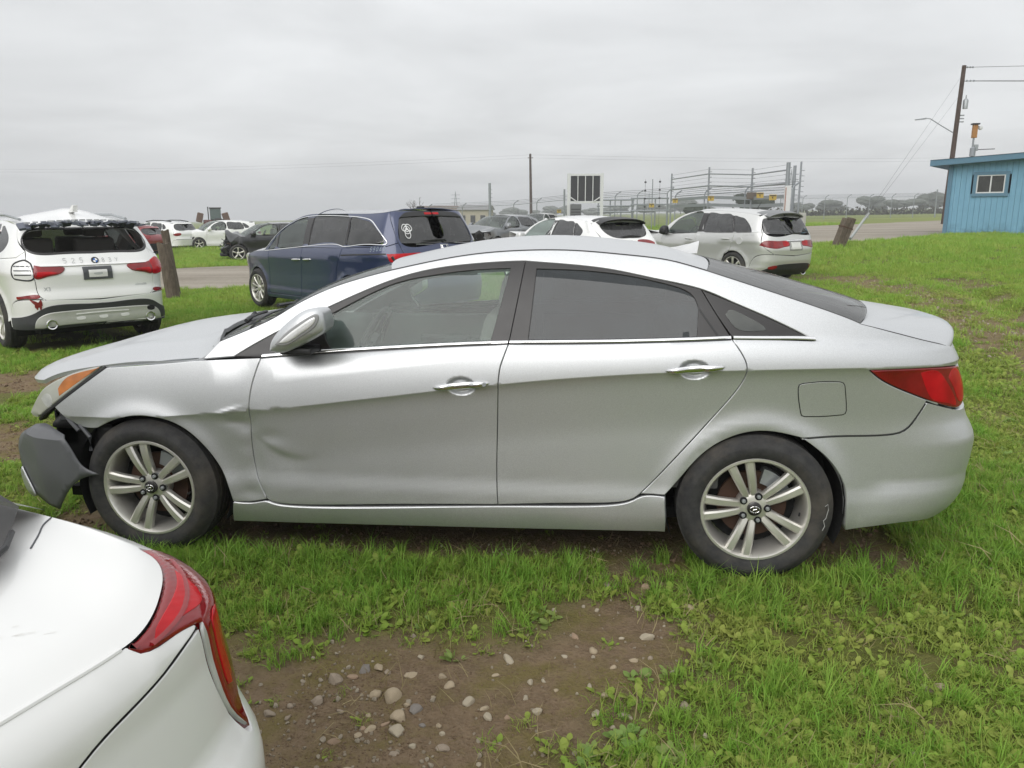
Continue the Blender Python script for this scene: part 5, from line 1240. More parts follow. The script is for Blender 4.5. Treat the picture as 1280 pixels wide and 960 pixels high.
# ------------------------------------------------------------------ white hatchback
def build_hat():
    B = HAT
    car = tag(empty('white_hatchback', (.108, 12.987, .045), -.958), 'white hatchback with black spoiler and marker writing on its rear pillar', 'car')
    fg = [(-.80, 1.05), (-.60, 1.27), (-.313, 1.40), (.20, 1.418), (.19, 1.08)]
    rg = [(.37, 1.085), (.36, 1.418), (.72, 1.405), (1.045, 1.375), (1.20, 1.10)]
    qg = [(1.24, 1.105), (1.10, 1.365), (1.30, 1.31), (1.50, 1.20), (1.46, 1.13)]
    p = dict(xa=[(-.85, .99), (-.95, .30)], xb=[(.20, 1.03), (.20, .30)], xc=[(1.22, 1.06), (1.18, .85), (1.10, .72), (1.02, .64)], belt=[(-1.05, .97), (.2, 1.03), (1.22, 1.065), (2.0, 1.10)],
        apil=[(-1.05, .97), (-.70, 1.26), (-.36, 1.415), (.0, 1.455)], roofe=[(.0, 1.455), (.4, 1.472), (.9, 1.455), (1.3, 1.42), (1.66, 1.37)], gate=[(1.76, 1.365), (2.02, 1.20), (2.13, 1.06), (2.10, .90), (2.20, .66)], gcut=3, gtop=1.47, zbump=.64, sbump=2.20,
        wins=[('front_window', fg, M_tgreen), ('rear_door_window', rg, M_tint), ('rear_side_window', qg, M_tint)], rearwin=[(B.S1, 1.075), (2.40, 1.10), (2.20, 1.24), (2.16, 1.33), (2.30, 1.365), (B.S1, 1.385)], handles=[((-.05, .90), (.16, .90)), ((.95, .93), (1.16, .93))], wheel='five', wr=.335, crown=.045, seats=(-.25, .6), mirror=(-.72, 1.05), mirrorm=simple('mirror_silver', (.6, .6, .6), .3, .3),
        lamps=[('tail_light', [(2.16, .99), (2.35, 1.045), (2.62, 1.03), (2.60, .985), (2.35, .93), (2.20, .93)], M_red, .006)], blackp=[[(.19, 1.08), (.20, 1.418), (.36, 1.418), (.37, 1.085)], [(1.045, 1.375), (1.10, 1.365), (1.24, 1.105), (1.20, 1.10)]], seatz=.36, zhood=[(B.S0 + .62, .80), (-1.7, .92), (-1.3, .96), (-1.05, .97)])
    build_car(B, car, M_white, p); n = 13; V = []; m = MB()
    for x, w, z in ((1.42, .56, 1.445), (1.66, .56, 1.425), (1.80, .545, 1.400), (1.78, .53, 1.375), (1.64, .54, 1.37)):
        for v in np.linspace(-1, 1, n): V.append((x + .07 * (1 - v * v), w * v, z + .045 * (1 - v * v) - .04 * v ** 6))
    m.add(V, [(i * n + j, i * n + j + 1, (i + 1) * n + j + 1, (i + 1) * n + j) for i in range(4) for j in range(n - 1)] + [tuple(i * n for i in range(5)), tuple(i * n + n - 1 for i in range(5))]); m.build('tailgate_spoiler', M_black, car, True, 40)
    pts = [tuple(B.S(s, z, -1, .02)) for s, z in ((2.58, 1.11), (2.85, 1.125), (3.05, 1.10))]; w_ = MB(); w_.tube(pts, [.007, .016, .016], 6); w_.build('rear_wiper', M_black, car)
    m = MB(); m.tube([tuple(B.S(B.S1 + a, .99 + c, -1, .008)) for a, c in [(.05 * math.cos(t), .042 * math.sin(t)) for t in np.linspace(0, 6.283, 19)]], .006, 6, False)
    m.tube([tuple(B.S(B.S1 + a, .99 + c, -1, .008)) for a, c in ((-.045, .01), (-.02, .02), (0, -.018), (.02, .02), (.045, .01))], .006, 6); m.build('badge', M_chrome, car)
    for k_, (s, z) in enumerate(((1.42, 1.375), (1.50, 1.315), (1.60, 1.26), (1.70, 1.20))):
        writing(B, 'marker_writing', ('57', '10', '70', '24')[k_], s, z, .045, M_mark, car, slope=-.35, gapk=1.3, w=.007)
    # bonnet kicked up at the front
    m = MB(); m.add([(-1.00, -.70, 1.06), (-1.75, -.66, 1.16), (-2.02, -.30, 1.10), (-1.9, .3, 1.05), (-1.0, .70, 1.06), (-1.75, -.66, 1.02), (-2.02, -.3, .92), (-1.7, -.1, 1.14)], [(0, 1, 7, 4), (1, 2, 7), (2, 3, 4, 7), (1, 5, 6, 2)]); m.build('buckled_bonnet', M_white, car)
    return car
build_hat()

# ------------------------------------------------------------------ white SUV with caved-in roof
def build_xsu():
    B = XSU
    car = tag(empty('white_suv', (-7.299, 6.277, -.035), -.685), 'white SUV with crushed roof and broken rear glass beside the tall wooden post', 'car')
    fg = [(-.75, 1.12), (-.45, 1.39), (-.15, 1.52), (.25, 1.545), (.27, 1.14)]
    rg = [(.42, 1.15), (.40, 1.548), (.9, 1.54), (1.20, 1.52), (1.32, 1.19)]
    qg = [(1.38, 1.20), (1.27, 1.51), (1.55, 1.48), (1.78, 1.40), (1.86, 1.32), (1.72, 1.22)]
    p = dict(xa=[(-.85, 1.05), (-.95, .34)], xb=[(.27, 1.09), (.27, .34)], xc=[(1.36, 1.11), (1.34, .95), (1.20, .80), (1.08, .70)], belt=[(-1.05, 1.06), (.27, 1.10), (1.36, 1.13), (2.20, 1.16)],
        apil=[(-1.05, 1.06), (-.65, 1.36), (-.30, 1.54), (.05, 1.585)], roofe=[(.05, 1.585), (.5, 1.60), (1.1, 1.59), (1.6, 1.56), (1.95, 1.525)], gate=[(2.02, 1.51), (2.17, 1.36), (2.34, 1.23), (2.345, 1.145), (2.413, .905), (2.426, .72), (2.50, .655)], gcut=5, gtop=1.585, z0=.38, zbump=.67, sbump=2.46, zgate=.635, zbot=.32,
        wins=[('front_window', fg, M_tgreen), ('rear_door_window', rg, M_tint), ('rear_side_window', qg, M_tint)], rearwin=[(B.S1, 1.205), (2.75, 1.207), (2.42, 1.232), (2.27, 1.37), (2.36, 1.455), (B.S1, 1.480)], norearglass=True, handles=[((-.02, .97), (.2, .97)), ((1.0, 1.0), (1.24, 1.0))], wheel='five', wr=.37, rim=.25, seats=(-.25, .65), seatz=.50,
        sillm=M_black, nofront=False, rbow=lambda t: -.16 * (1 - t) ** 3 + .14 * t ** 3, crown=lambda t: .045, zhood=[(B.S0 + .62, .86), (-1.75, 1.0), (-1.3, 1.05), (-1.05, 1.06)],
        lamps=[])
    r = build_car(B, car, M_white, p); S2 = 2 * B.S1; mir = lambda c: [(S2 - a, z) for a, z in c][::-1]
    # crush the roof: a folded ridge in the sheet
    for o in car.children:
        if o.name.startswith('roof'):
            me = o.data
            for v in me.vertices:
                x, y, z = v.co
                v.co.z += .115 * math.exp(-((x - 1.15) / .55) ** 2) * max(0, 1 - abs(y - .02 * x) / .62) ** .9 - .05 * math.exp(-((x - .7) / .35) ** 2 - ((y + .35) / .2) ** 2) + .012 * math.sin(9 * y + 5 * x)
    # lamps: right one whole, left one torn open
    lr = [(2.437, 1.075), (2.56, 1.055), (2.75, 1.034), (2.69, .965), (2.56, .935), (2.43, .912)]
    for f, sd in ((lambda a: a, 'l'), (lambda a: S2 - a, 'r')):
        a = panel(B, 'tail_light', [[(f(s), z) for s, z in lr] + [(f(lr[0][0]), lr[0][1])]], M_red, car, off=.012, gap=0, bev=.008, thick=.03, grid=.04)
        panel(B, 'lamp_core', [[(f(2.46), .99), (f(2.60), .99), (f(2.66), .975), (f(2.56), .955), (f(2.45), .935), (f(2.46), .99)]], M_redlit, a, off=.014, gap=0, thick=.004, grid=.05)
    outr = [(S2 - 2.425, 1.08), (S2 - 2.36, 1.105), (S2 - 2.26, 1.12), (S2 - 2.14, 1.06), (S2 - 2.13, .93), (S2 - 2.25, .905), (S2 - 2.42, .912)]
    panel(B, 'tail_light', [outr + [outr[0]]], M_redlit, car, off=.012, gap=0, bev=.01, thick=.03, grid=.04)
    outl = [(2.405, 1.09), (2.34, 1.13), (2.25, 1.115), (2.15, 1.06), (2.14, .93), (2.22, .905), (2.40, .91)]
    a = panel(B, 'broken_tail_light', [outl + [outl[0]]], simple('lamp_shell', (.66, .67, .68), .2, .6, var=.2, scale=40), car, off=-.01, gap=0, bev=.01, thick=.03, grid=.04); a['label'] = 'tail light housing with its red lens missing'
    strip(B, 'lamp_edge', outl + [outl[0]], .018, M_black, car, -1, .006)
    for z in (.96, 1.01, 1.06): strip(B, 'lamp_rib', [(2.17, z), (2.39, z)], .014, M_grey, a, -1, .0)
    for f in (lambda a: a, lambda a: S2 - a): panel(B, 'reflector', [[(f(2.10), .70), (f(2.25), .715), (f(2.43), .72), (f(2.43), .69), (f(2.25), .68), (f(2.10), .672), (f(2.10), .70)]], M_red, car, off=.004, gap=0, thick=.01, grid=.05)
    V = []; rr = random.Random(3)
    m = []; F = []
    for (cs, cz_, rs, rz_, ro) in ((2.36, .635, .05, .022, -20), (2.40, .60, .045, .03, 30), (2.43, .625, .02, .04, 5), (2.33, .655, .035, .009, -30), (2.385, .575, .012, .03, 10), (2.43, .58, .012, .03, -10)):
        b = len(m); k = 9
        for i in range(k):
            t = 2 * math.pi * i / k; ra = 1 + rr.uniform(-.25, .25); c, s = math.cos(math.radians(ro)), math.sin(math.radians(ro)); u, v = rs * ra * math.cos(t), rz_ * ra * math.sin(t); m.append((cs + c * u - s * v, cz_ + s * u + c * v))
        F.append(tuple(range(b, b + k)))
    for i_, f_ in enumerate(F): pass
    V = [B.S(q[0], q[1], -1, .003 + .0003 * i) for i, f_ in enumerate(F) for q in [m[j] for j in f_]]
    mk('red_blot', V, F, M_redp, car)
    # lower bumper: black surround, pale skid plate, two round exhausts
    blk = [(1.92, .44), (2.317, .495), (2.525, .585), (2.966, .588), (B.S1, .588)]; lw = [(1.95, .30), (2.34, .30), (B.S1, .325)]
    panel(B, 'bumper_surround', [blk, mir(blk), [mir(blk)[-1], mir(lw)[-1]], mir(lw), lw[::-1], [lw[0], blk[0]]], simple('bumper_black', (.040, .041, .044), .5), car, off=.010, thick=.06, grid=.06)
    sk = [(2.344, .32), (2.376, .43), (2.47, .49), (2.60, .512), (3.03, .519), (B.S1, .519)]; sl = [(2.44, .315), (2.62, .34), (2.72, .345), (B.S1, .345)]
    panel(B, 'skid_plate', [sk, mir(sk), [mir(sk)[-1], mir(sl)[-1]], mir(sl), sl[::-1], [sl[0], sk[0]]], simple('skid_silver', (.50, .50, .47), .4, .3), car, off=.02, thick=.05, grid=.05, bev=.01)
    strip(B, 'skid_bar', [(2.80, .468), (B.S1, .475), (S2 - 2.80, .468)], .018, M_plate, car, -1, .03)
    for a in (2.85, B.S1, S2 - 2.85): panel(B, 'skid_slot', [[(a - .05, .43), (a + .05, .43), (a + .05, .405), (a - .05, .405), (a - .05, .43)]], M_plate, car, off=.026, gap=0, thick=.01, grid=.05)
    panel(B, 'tow_cover_hole', [[(S2 - 2.56, .50), (S2 - 2.46, .49), (S2 - 2.46, .45), (S2 - 2.56, .455), (S2 - 2.56, .50)]], M_dark, car, off=.0225, gap=0, thick=.01, grid=.05)
    for a in (2.528, S2 - 2.528):
        c = B.S(a, .365, -1, .0)
        mm = MB(); mm.lathe([(.0, .06), (.042, .06), (.045, -.035), (.056, -.040), (.062, -.03), (.062, .08)], 28, 'y', Matrix.Translation((c[0], c[1], c[2])) @ Matrix.Rotation(math.pi / 2, 4, 'Z')); mm.build('exhaust_tip', M_chrome, car, True, 40)
        MB().lathe([(0, .03), (.044, .03)], 20, 'y', Matrix.Translation((c[0], c[1], c[2])) @ Matrix.Rotation(math.pi / 2, 4, 'Z')).build('exhaust_bore', M_dark, car)
    # plate frame, blank dealer plate, round badge, lettering, marker numbers
    pf = panel(B, 'plate_frame', [[(B.S1 - .165, 1.035), (B.S1 + .165, 1.035)], [(B.S1 + .165, 1.035), (B.S1 + .165, .878)], [(B.S1 + .165, .878), (B.S1 - .165, .878)], [(B.S1 - .165, .878), (B.S1 - .165, 1.035)]], M_grey, car, off=.014, gap=0, thick=.015, grid=.1)
    panel(B, 'dealer_plate', [[(B.S1 - .105, .995), (B.S1 + .105, .995)], [(B.S1 + .105, .995), (B.S1 + .105, .905)], [(B.S1 + .105, .905), (B.S1 - .105, .905)], [(B.S1 - .105, .905), (B.S1 - .105, .995)]], M_plate, pf, off=.018, gap=0, thick=.004, grid=.1)
    panel(B, 'plate_print', [[(B.S1 - .05, .958), (B.S1 + .05, .958), (B.S1 + .05, .943), (B.S1 - .05, .943), (B.S1 - .05, .958)]], M_mark, pf, off=.0192, gap=0, thick=.001, bev=.0004, grid=.1)
    strip(B, 'tailgate_crease', [(2.50, 1.062), (2.8, 1.058), (B.S1, 1.06), (S2 - 2.8, 1.058), (S2 - 2.50, 1.062)], .02, M_white, car, -1, .018)
    bz = (B.S1, 1.105); disc_on(B, 'badge_rim', bz[0], bz[1], .043, M_trim, car, -1, th=.012)
    for a0, mt in ((0, M_whitep), (90, simple('badge_blue', (.02, .12, .42), .3)), (180, M_whitep), (270, simple('badge_blue', (.02, .12, .42), .3))):
        pts = [(0, 0)] + [(.026 * math.cos(math.radians(a0 + 15 * i)), .026 * math.sin(math.radians(a0 + 15 * i))) for i in range(7)]
        V = [tuple(B.S(bz[0] + u, bz[1] + w, -1, .0175)) for u, w in pts]; mk('badge_quarter', V, [tuple(range(8))], mt, car)
    flat_text(B, 'badge_text', 'X3', 2.495, .765, .045, M_steel, car, off=.004); flat_text(B, 'badge_text', 'xDrive30i', 3.53, .772, .026, M_steel, car, off=.004)
    writing(B, 'marker_writing', '525', 2.755, 1.085, .052, M_mark, car, gapk=1.75, w=.006, off=.004); writing(B, 'marker_writing', '83Y', 3.185, 1.082, .048, M_mark, car, gapk=1.65, w=.006, off=.004)
    # torn plastic where the spoiler was
    rr = random.Random(5); mm = MB(); n = 26
    for i in range(n):
        t = -1 + 2 * (i + .5) / n; y = .70 * t; x = 2.02 + .10 * (1 - t * t); z = 1.515 + .035 * (1 - t * t)
        mm.box((0, 0, 0), (.10 + rr.uniform(0, .07), .05 + rr.uniform(0, .04), .012 + rr.uniform(0, .022)), Matrix.Translation((x, y, z)) @ Matrix.Rotation(rr.uniform(-.5, .5), 4, 'Y') @ Matrix.Rotation(rr.uniform(-.4, .4), 4, 'X'))
    mm.build('torn_spoiler_base', simple('torn_plastic', (.10, .11, .14), .5, var=.6, scale=30), car)
    mm = MB()
    for i in range(16):
        t = -1 + 2 * (i + .5) / 16; mm.box((0, 0, 0), (.05, .055, .02), Matrix.Translation((2.05 + .10 * (1 - t * t), .66 * t, 1.555 + .035 * (1 - t * t))) @ Matrix.Rotation(rr.uniform(-.6, .6), 4, 'Z'))
    mm.build('foam_scrap', simple('grey_foam', (.42, .43, .45), .8), car)
    mm = MB(); mm.add([(1.55, -.03, 1.68), (1.75, -.03, 1.69), (1.80, -.025, 1.77), (1.72, -.02, 1.775), (1.55, .03, 1.68), (1.75, .03, 1.69), (1.80, .025, 1.77), (1.72, .02, 1.775)], [(0, 1, 2, 3), (4, 5, 6, 7), (0, 1, 5, 4), (1, 2, 6, 5), (2, 3, 7, 6), (3, 0, 4, 7)]); mm.build('aerial_fin', M_plate, car)
    strip(B, 'window_seal', [(B.S1, 1.198), (2.75, 1.200), (2.41, 1.225), (2.255, 1.37), (2.35, 1.462), (B.S1, 1.487), (S2 - 2.35, 1.462), (S2 - 2.255, 1.37), (S2 - 2.41, 1.225), (S2 - 2.75, 1.200), (B.S1, 1.198)], .028, M_trim, car, -1, .004)
    # roof rails, shards of glass left in the rear opening
    for sd in (-1, 1): MB().tube([(-.2, sd * .62, 1.62), (.4, sd * .63, 1.66), (1.1, sd * .63, 1.655), (1.7, sd * .61, 1.60)], .018, 8).build('roof_rail', M_steel, car)
    return car
build_xsu()

# ------------------------------------------------------------------ white sedan in the foreground (rear end)
def build_wsd():
    B = WSD; c_, s_ = math.cos(-.28), math.sin(-.28)
    car = tag(empty('white_sedan', (.085 - (c_ * 2.2 - s_ * .76), -2.94 - (s_ * 2.2 + c_ * .76), 0), -.28), 'white sedan in the foreground corner with a long red tail light', 'car')
    pm = paint('foreground_white_paint', (.72, .72, .705), 0., .34, .7, 0., .12, (.35, .32, .27))
    S2 = 2 * B.S1; mir = lambda c: [(S2 - a, z) for a, z in c][::-1]
    fa = arc_pts(-1.38, .33, .36, .26); ra = arc_pts(1.38, .33, .36, .26)
    con = pchip([1.0, 1.8, 2.0, 2.10, 2.164, 2.30, 2.46, 2.60, B.S1], [1.0, 1.030, 1.032, 1.020, 1.008, .992, .973, .976, .982])
    cpt = lambda a, b, n: [(float(s), float(con(s))) for s in np.linspace(a, b, n)]
    outer = [(2.065, .965), (2.098, .905), (2.14, .845), (2.18, .785), (2.215, .738), (2.240, .698)]
    inner = [(2.240, .698), (2.276, .752), (2.297, .82), (2.299, .88), (2.300, .938)]
    lower = [(2.300, .938), (2.374, .952), (2.45, .962), (2.462, .9725)]
    lamp = [cpt(2.462, 2.105, 9), [(2.105, float(con(2.105))), (2.068, 1.0), (2.065, .965)], outer, inner, lower]
    for side in (-1, 1):
        k = dict(side=side, grid=.05, gap=.002, bev=.003)
        panel(B, 'front_wing', [[(-2.0, .28), fa[0]], fa, [fa[-1], (-.95, .26)], [(-.95, .26), (-.80, .92)], [(-.80, .92), (-1.4, .90), (-2.0, .80)], [(-2.0, .80), (-2.0, .28)]], pm, car, **k)
        panel(B, 'front_door', [[(-.80, .92), (-.95, .26)], [(-.95, .26), (.25, .26)], [(.25, .26), (.25, .95)], [(.25, .95), (-.80, .92)]], pm, car, **k)
        panel(B, 'rear_door', [[(.25, .95), (.25, .26)], [(.25, .26), ra[0]], [ra[0], (1.05, .52), (1.25, .75), (1.28, .95)], [(1.28, .95), (.25, .95)]], pm, car, **k)
        panel(B, 'quarter_panel', [[(1.28, .95), (1.25, .75), (1.05, .52), ra[0]], ra, [ra[-1], (1.80, .27)], [(1.80, .27), (1.85, .50), (1.98, .64), (2.10, .70), (2.175, .772)], [(2.175, .772), (2.136, .838), (2.093, .90), (2.060, .96)], [(2.060, .96), (2.063, 1.0), (2.10, float(con(2.10)))], cpt(2.10, 1.28, 9), [(1.28, float(con(1.28))), (1.28, .95)]], pm, car, **k)
        L = panel(B, 'tail_light', lamp, M_red, car, side=side, off=.006, gap=.0, bev=.006, thick=.03, grid=.02)
        panel(B, 'lamp_core', [[(2.20, .992), (2.27, .985), (2.40, .972), (2.42, .964), (2.34, .962), (2.24, .955), (2.20, .992)]], M_redlit, L, side=side, off=.0078, gap=0, bev=.001, thick=.002, grid=.015)
        panel(B, 'lamp_core', [[(2.225, .93), (2.27, .925), (2.275, .86), (2.272, .795), (2.25, .785), (2.235, .83), (2.23, .88), (2.225, .93)]], M_redlit, L, side=side, off=.0078, gap=0, bev=.001, thick=.002, grid=.015)
        strip(B, 'lamp_ridge', [(2.13, .992), (2.20, .984), (2.31, .967), (2.43, .962)], .006, M_red, L, side, .010, .002)
        panel(B, 'reversing_lens', [[(2.302, .935), (2.312, .925), (2.312, .86), (2.301, .79), (2.265, .722), (2.248, .704), (2.279, .755), (2.298, .82), (2.300, .88), (2.302, .935)]], M_clear, L, side=side, off=.004, gap=0, bev=.001, thick=.006, grid=.02)
        well(car, -1.38, .33, .38, side * .80, side * .5); well(car, 1.38, .33, .38, side * .80, side * .5)
        for x in (-1.38, 1.38): make_wheel(car, (x, side * .75, .33), outer=side, style='five', R=.33, rim=.22, simple_=True)
    ln = [(2.318, .936), (2.374, .930), (2.437, .919), (2.52, .906), (2.604, .883), (2.75, .81), (B.S1, .78)]
    fl = [(2.466, .974), (2.452, .959), (2.374, .949), (2.322, .940)]
    panel(B, 'boot_face', [fl, [(2.322, .940)] + ln, mir([(2.322, .940)] + ln), mir(fl), cpt(2.466, B.S1, 9)[::1] and [(S2 - s, z) for s, z in cpt(2.466, B.S1, 9)], cpt(B.S1, 2.466, 9)], pm, car, grid=.03, gap=.0008, bev=.0015)
    bt = [(1.81, .27), (1.86, .50), (1.985, .630), (2.105, .690), (2.178, .766), (2.238, .688), (2.284, .746), (2.308, .81), (2.317, .87), (2.318, .930)] + [(s, z - .004) for s, z in ln[1:]]
    lw = [(1.82, .22), (2.3, .22), (B.S1, .22)]
    panel(B, 'rear_bumper', [bt[:5], bt[4:7], bt[6:10], bt[9:], mir(bt[9:]), mir(bt[6:10]), mir(bt[4:7]), mir(bt[:5]), [mir(bt[:5])[-1], mir(lw)[-1]], mir(lw), lw[::-1], [lw[0], bt[0]]], pm, car, grid=.03, gap=.0008, bev=.0015, thick=.04)
    strip(B, 'shut_line', [(s, z - .002) for s, z in ln] + [(S2 - s, z - .002) for s, z in ln[::-1][1:]], .0035, M_dark, car, -1, -.003, .01)
    # boot lid: Coons sheet between the two shoulders and the rear edge
    nt, nv = 30, 131; sc = 2.14
    side_ = lambda t, sd: B.S(1.2 + (sc - 1.2) * t, con(1.2 + (sc - 1.2) * t), sd, 0.)
    def rear_(v): s = sc + (S2 - 2 * sc) * (v + 1) / 2; return B.S(s, con(min(s, S2 - s)), -1, 0.)
    f0, f1 = side_(0, -1), side_(0, 1); V = []; F = []
    for i in range(nt):
        t = i / (nt - 1)
        for j in range(nv):
            v = -1 + 2 * j / (nv - 1); u = (v + 1) / 2
            fr = f0 * (1 - u) + f1 * u; re = rear_(v); l, r = side_(t, -1), side_(t, 1)
            p = (1 - t) * fr + t * re + (1 - u) * l + u * r - ((1 - t) * ((1 - u) * f0 + u * f1) + t * ((1 - u) * rear_(-1) + u * rear_(1)))
            p = p + np.array([0, 0, (.022 * (1 - t ** 5) * (1 - abs(v) ** 4) + .008 * math.exp(-((t - .93) / .05) ** 2) * (1 - abs(v) ** 8))])
            V.append(tuple(p))
    for i in range(nt - 1):
        for j in range(nv - 1): F.append((i * nv + j, i * nv + j + 1, (i + 1) * nv + j + 1, (i + 1) * nv + j))
    G = np.array(V).reshape(nt, nv, 3)
    o = mk('boot_lid', V, F, pm, car, True); bm = bmesh.new(); bm.from_mesh(o.data); bmesh.ops.recalc_face_normals(bm, faces=bm.faces[:])
    if sum(f.normal.z for f in bm.faces) < 0: bmesh.ops.reverse_faces(bm, faces=bm.faces[:])
    bm.to_mesh(o.data); bm.free()
    MB().tube([tuple(B.S(s, float(con(min(s, S2 - s))), -1, -.0015)) for s in np.linspace(2.475, S2 - 2.475, 60)], .0045, 8).build('lid_edge', pm, car, True)
    def top(x, y):
        d = (G[:, :, 0] - x) ** 2 + (G[:, :, 1] - y) ** 2; i = np.unravel_index(d.argmin(), d.shape); return float(G[i][2])
    for sd in (-1, 1):
        pts = crom([(1.875, sd * .615), (1.83, sd * .665), (1.805, sd * .69), (1.785, sd * .722)], .015); pts = [(x, y, top(x, y) + .001) for x, y in pts]
        MB().tube(pts, .0016, 6).build('boot_shut_line', M_grey, car)
    # rear screen set into the lid, pillars, cabin
    n = 25; V = []; F = []; rows = ((1.93, .615, 1.054), (1.80, .655, 1.080), (1.5, .64, 1.195), (1.2, .585, 1.32), (.95, .56, 1.385))
    for i, (x, w, z) in enumerate(rows):
        for v in np.linspace(-1, 1, n): V.append((x + .05 * (1 - v * v) - (.10 if i == 0 else 0) * abs(v) ** 8, w * v, z + (.012 + .008 * i) * (1 - v * v)))
    F = [(i * n + j, i * n + j + 1, (i + 1) * n + j + 1, (i + 1) * n + j) for i in range(len(rows) - 1) for j in range(n - 1)]
    mk('rear_screen', V, F, glass('dark_screen', (.12, .10, .10), .06, .08), car, True)
    MB().tube([(x, y, z - .004) for x, y, z in V[:n]], .006, 6).build('screen_seal', M_black, car)
    MB().box((1.45, 0, 1.0), (.6, 1.0, .03)).build('parcel_shelf', M_inner, car)
    for sd in (-1, 1):
        prof = [(1.845, .615, 1.054), (1.79, .655, 1.082), (1.5, .64, 1.195), (1.2, .59, 1.32), (.95, .565, 1.385), (.3, .58, 1.42), (-.3, .58, 1.39), (-.95, .68, 1.10), (-1.25, .74, .95)]
        low = [(1.852, .622, 1.050), (1.75, .735, 1.036), (1.45, .76, 1.03), (1.0, .80, .99), (.5, .82, .975), (.2, .83, .965), (-.3, .83, .955), (-.8, .82, .94), (-1.1, .80, .93)]
        k = len(prof)
        def skin_(nm, ids, mt):
            vv = [(x, sd * y, z) for x, y, z in [prof[i] for i in ids] + [low[i] for i in ids]]; m_ = len(ids); return mk(nm, vv, [(i, i + 1, m_ + i + 1, m_ + i) for i in range(m_ - 1)], mt, car, True)
        skin_('pillar_frame', (1, 2, 3), pm); skin_('side_window', (3, 4, 5, 6, 7, 8), M_tint)
    loft('roof', [(1.0, -.575, 1.372), (.7, -.585, 1.405), (.3, -.585, 1.42), (-.1, -.585, 1.41), (-.35, -.585, 1.385)], pm, car, crown=.04, n=13)
    loft('windshield', [(-.35, -.585, 1.385), (-.65, -.65, 1.25), (-1.0, -.72, 1.05), (-1.2, -.75, .96)], M_tgreen, car, crown=.03, bow=-.15, n=13)
    loft('bonnet', edge3(B, [(-1.1, .93), (-1.5, .90), (-2.0, .80)], .08), pm, car, crown=.08, bow=-.2, n=13)
    fb = [(-2.0, .28), (-2.0, .80)]; SF = 2 * B.S0; mf = lambda c: [(SF - a, z) for a, z in c][::-1]
    panel(B, 'front_bumper', [fb, [fb[1], (B.S0, .74)], [(B.S0, .74), mf(fb)[0]], mf(fb), [mf(fb)[-1], (B.S0, .25), fb[0]]], pm, car, grid=.08)
    m = MB(); m.box((0, 0, .24), (4.0, 1.2, .08)); m.box((0, 0, .24), (1.9, 1.6, .1)); m.box((1.75, 0, .6), (.7, 1.0, .5)); m.build('underbody', M_dark, car)
    rr = random.Random(11); mm = MB()
    for i in range(7):
        x, y = 2.10 + rr.uniform(-.03, .03), .42 + rr.uniform(-.03, .03); a = .9 + rr.uniform(-.15, .15); l = rr.uniform(.008, .02); z = top(x, y) + .0012
        mm.add([(x, y, z), (x + l * math.cos(a), y + l * math.sin(a), z), (x + l * math.cos(a) - .0007, y + l * math.sin(a) + .0006, z), (x - .0006, y + .0005, z)], [(0, 1, 2, 3)])
    o = mm.build('scuff_mark', simple('scuff', (.60, .58, .54), .8), car); o['kind'] = 'stuff'
    return car
build_wsd()
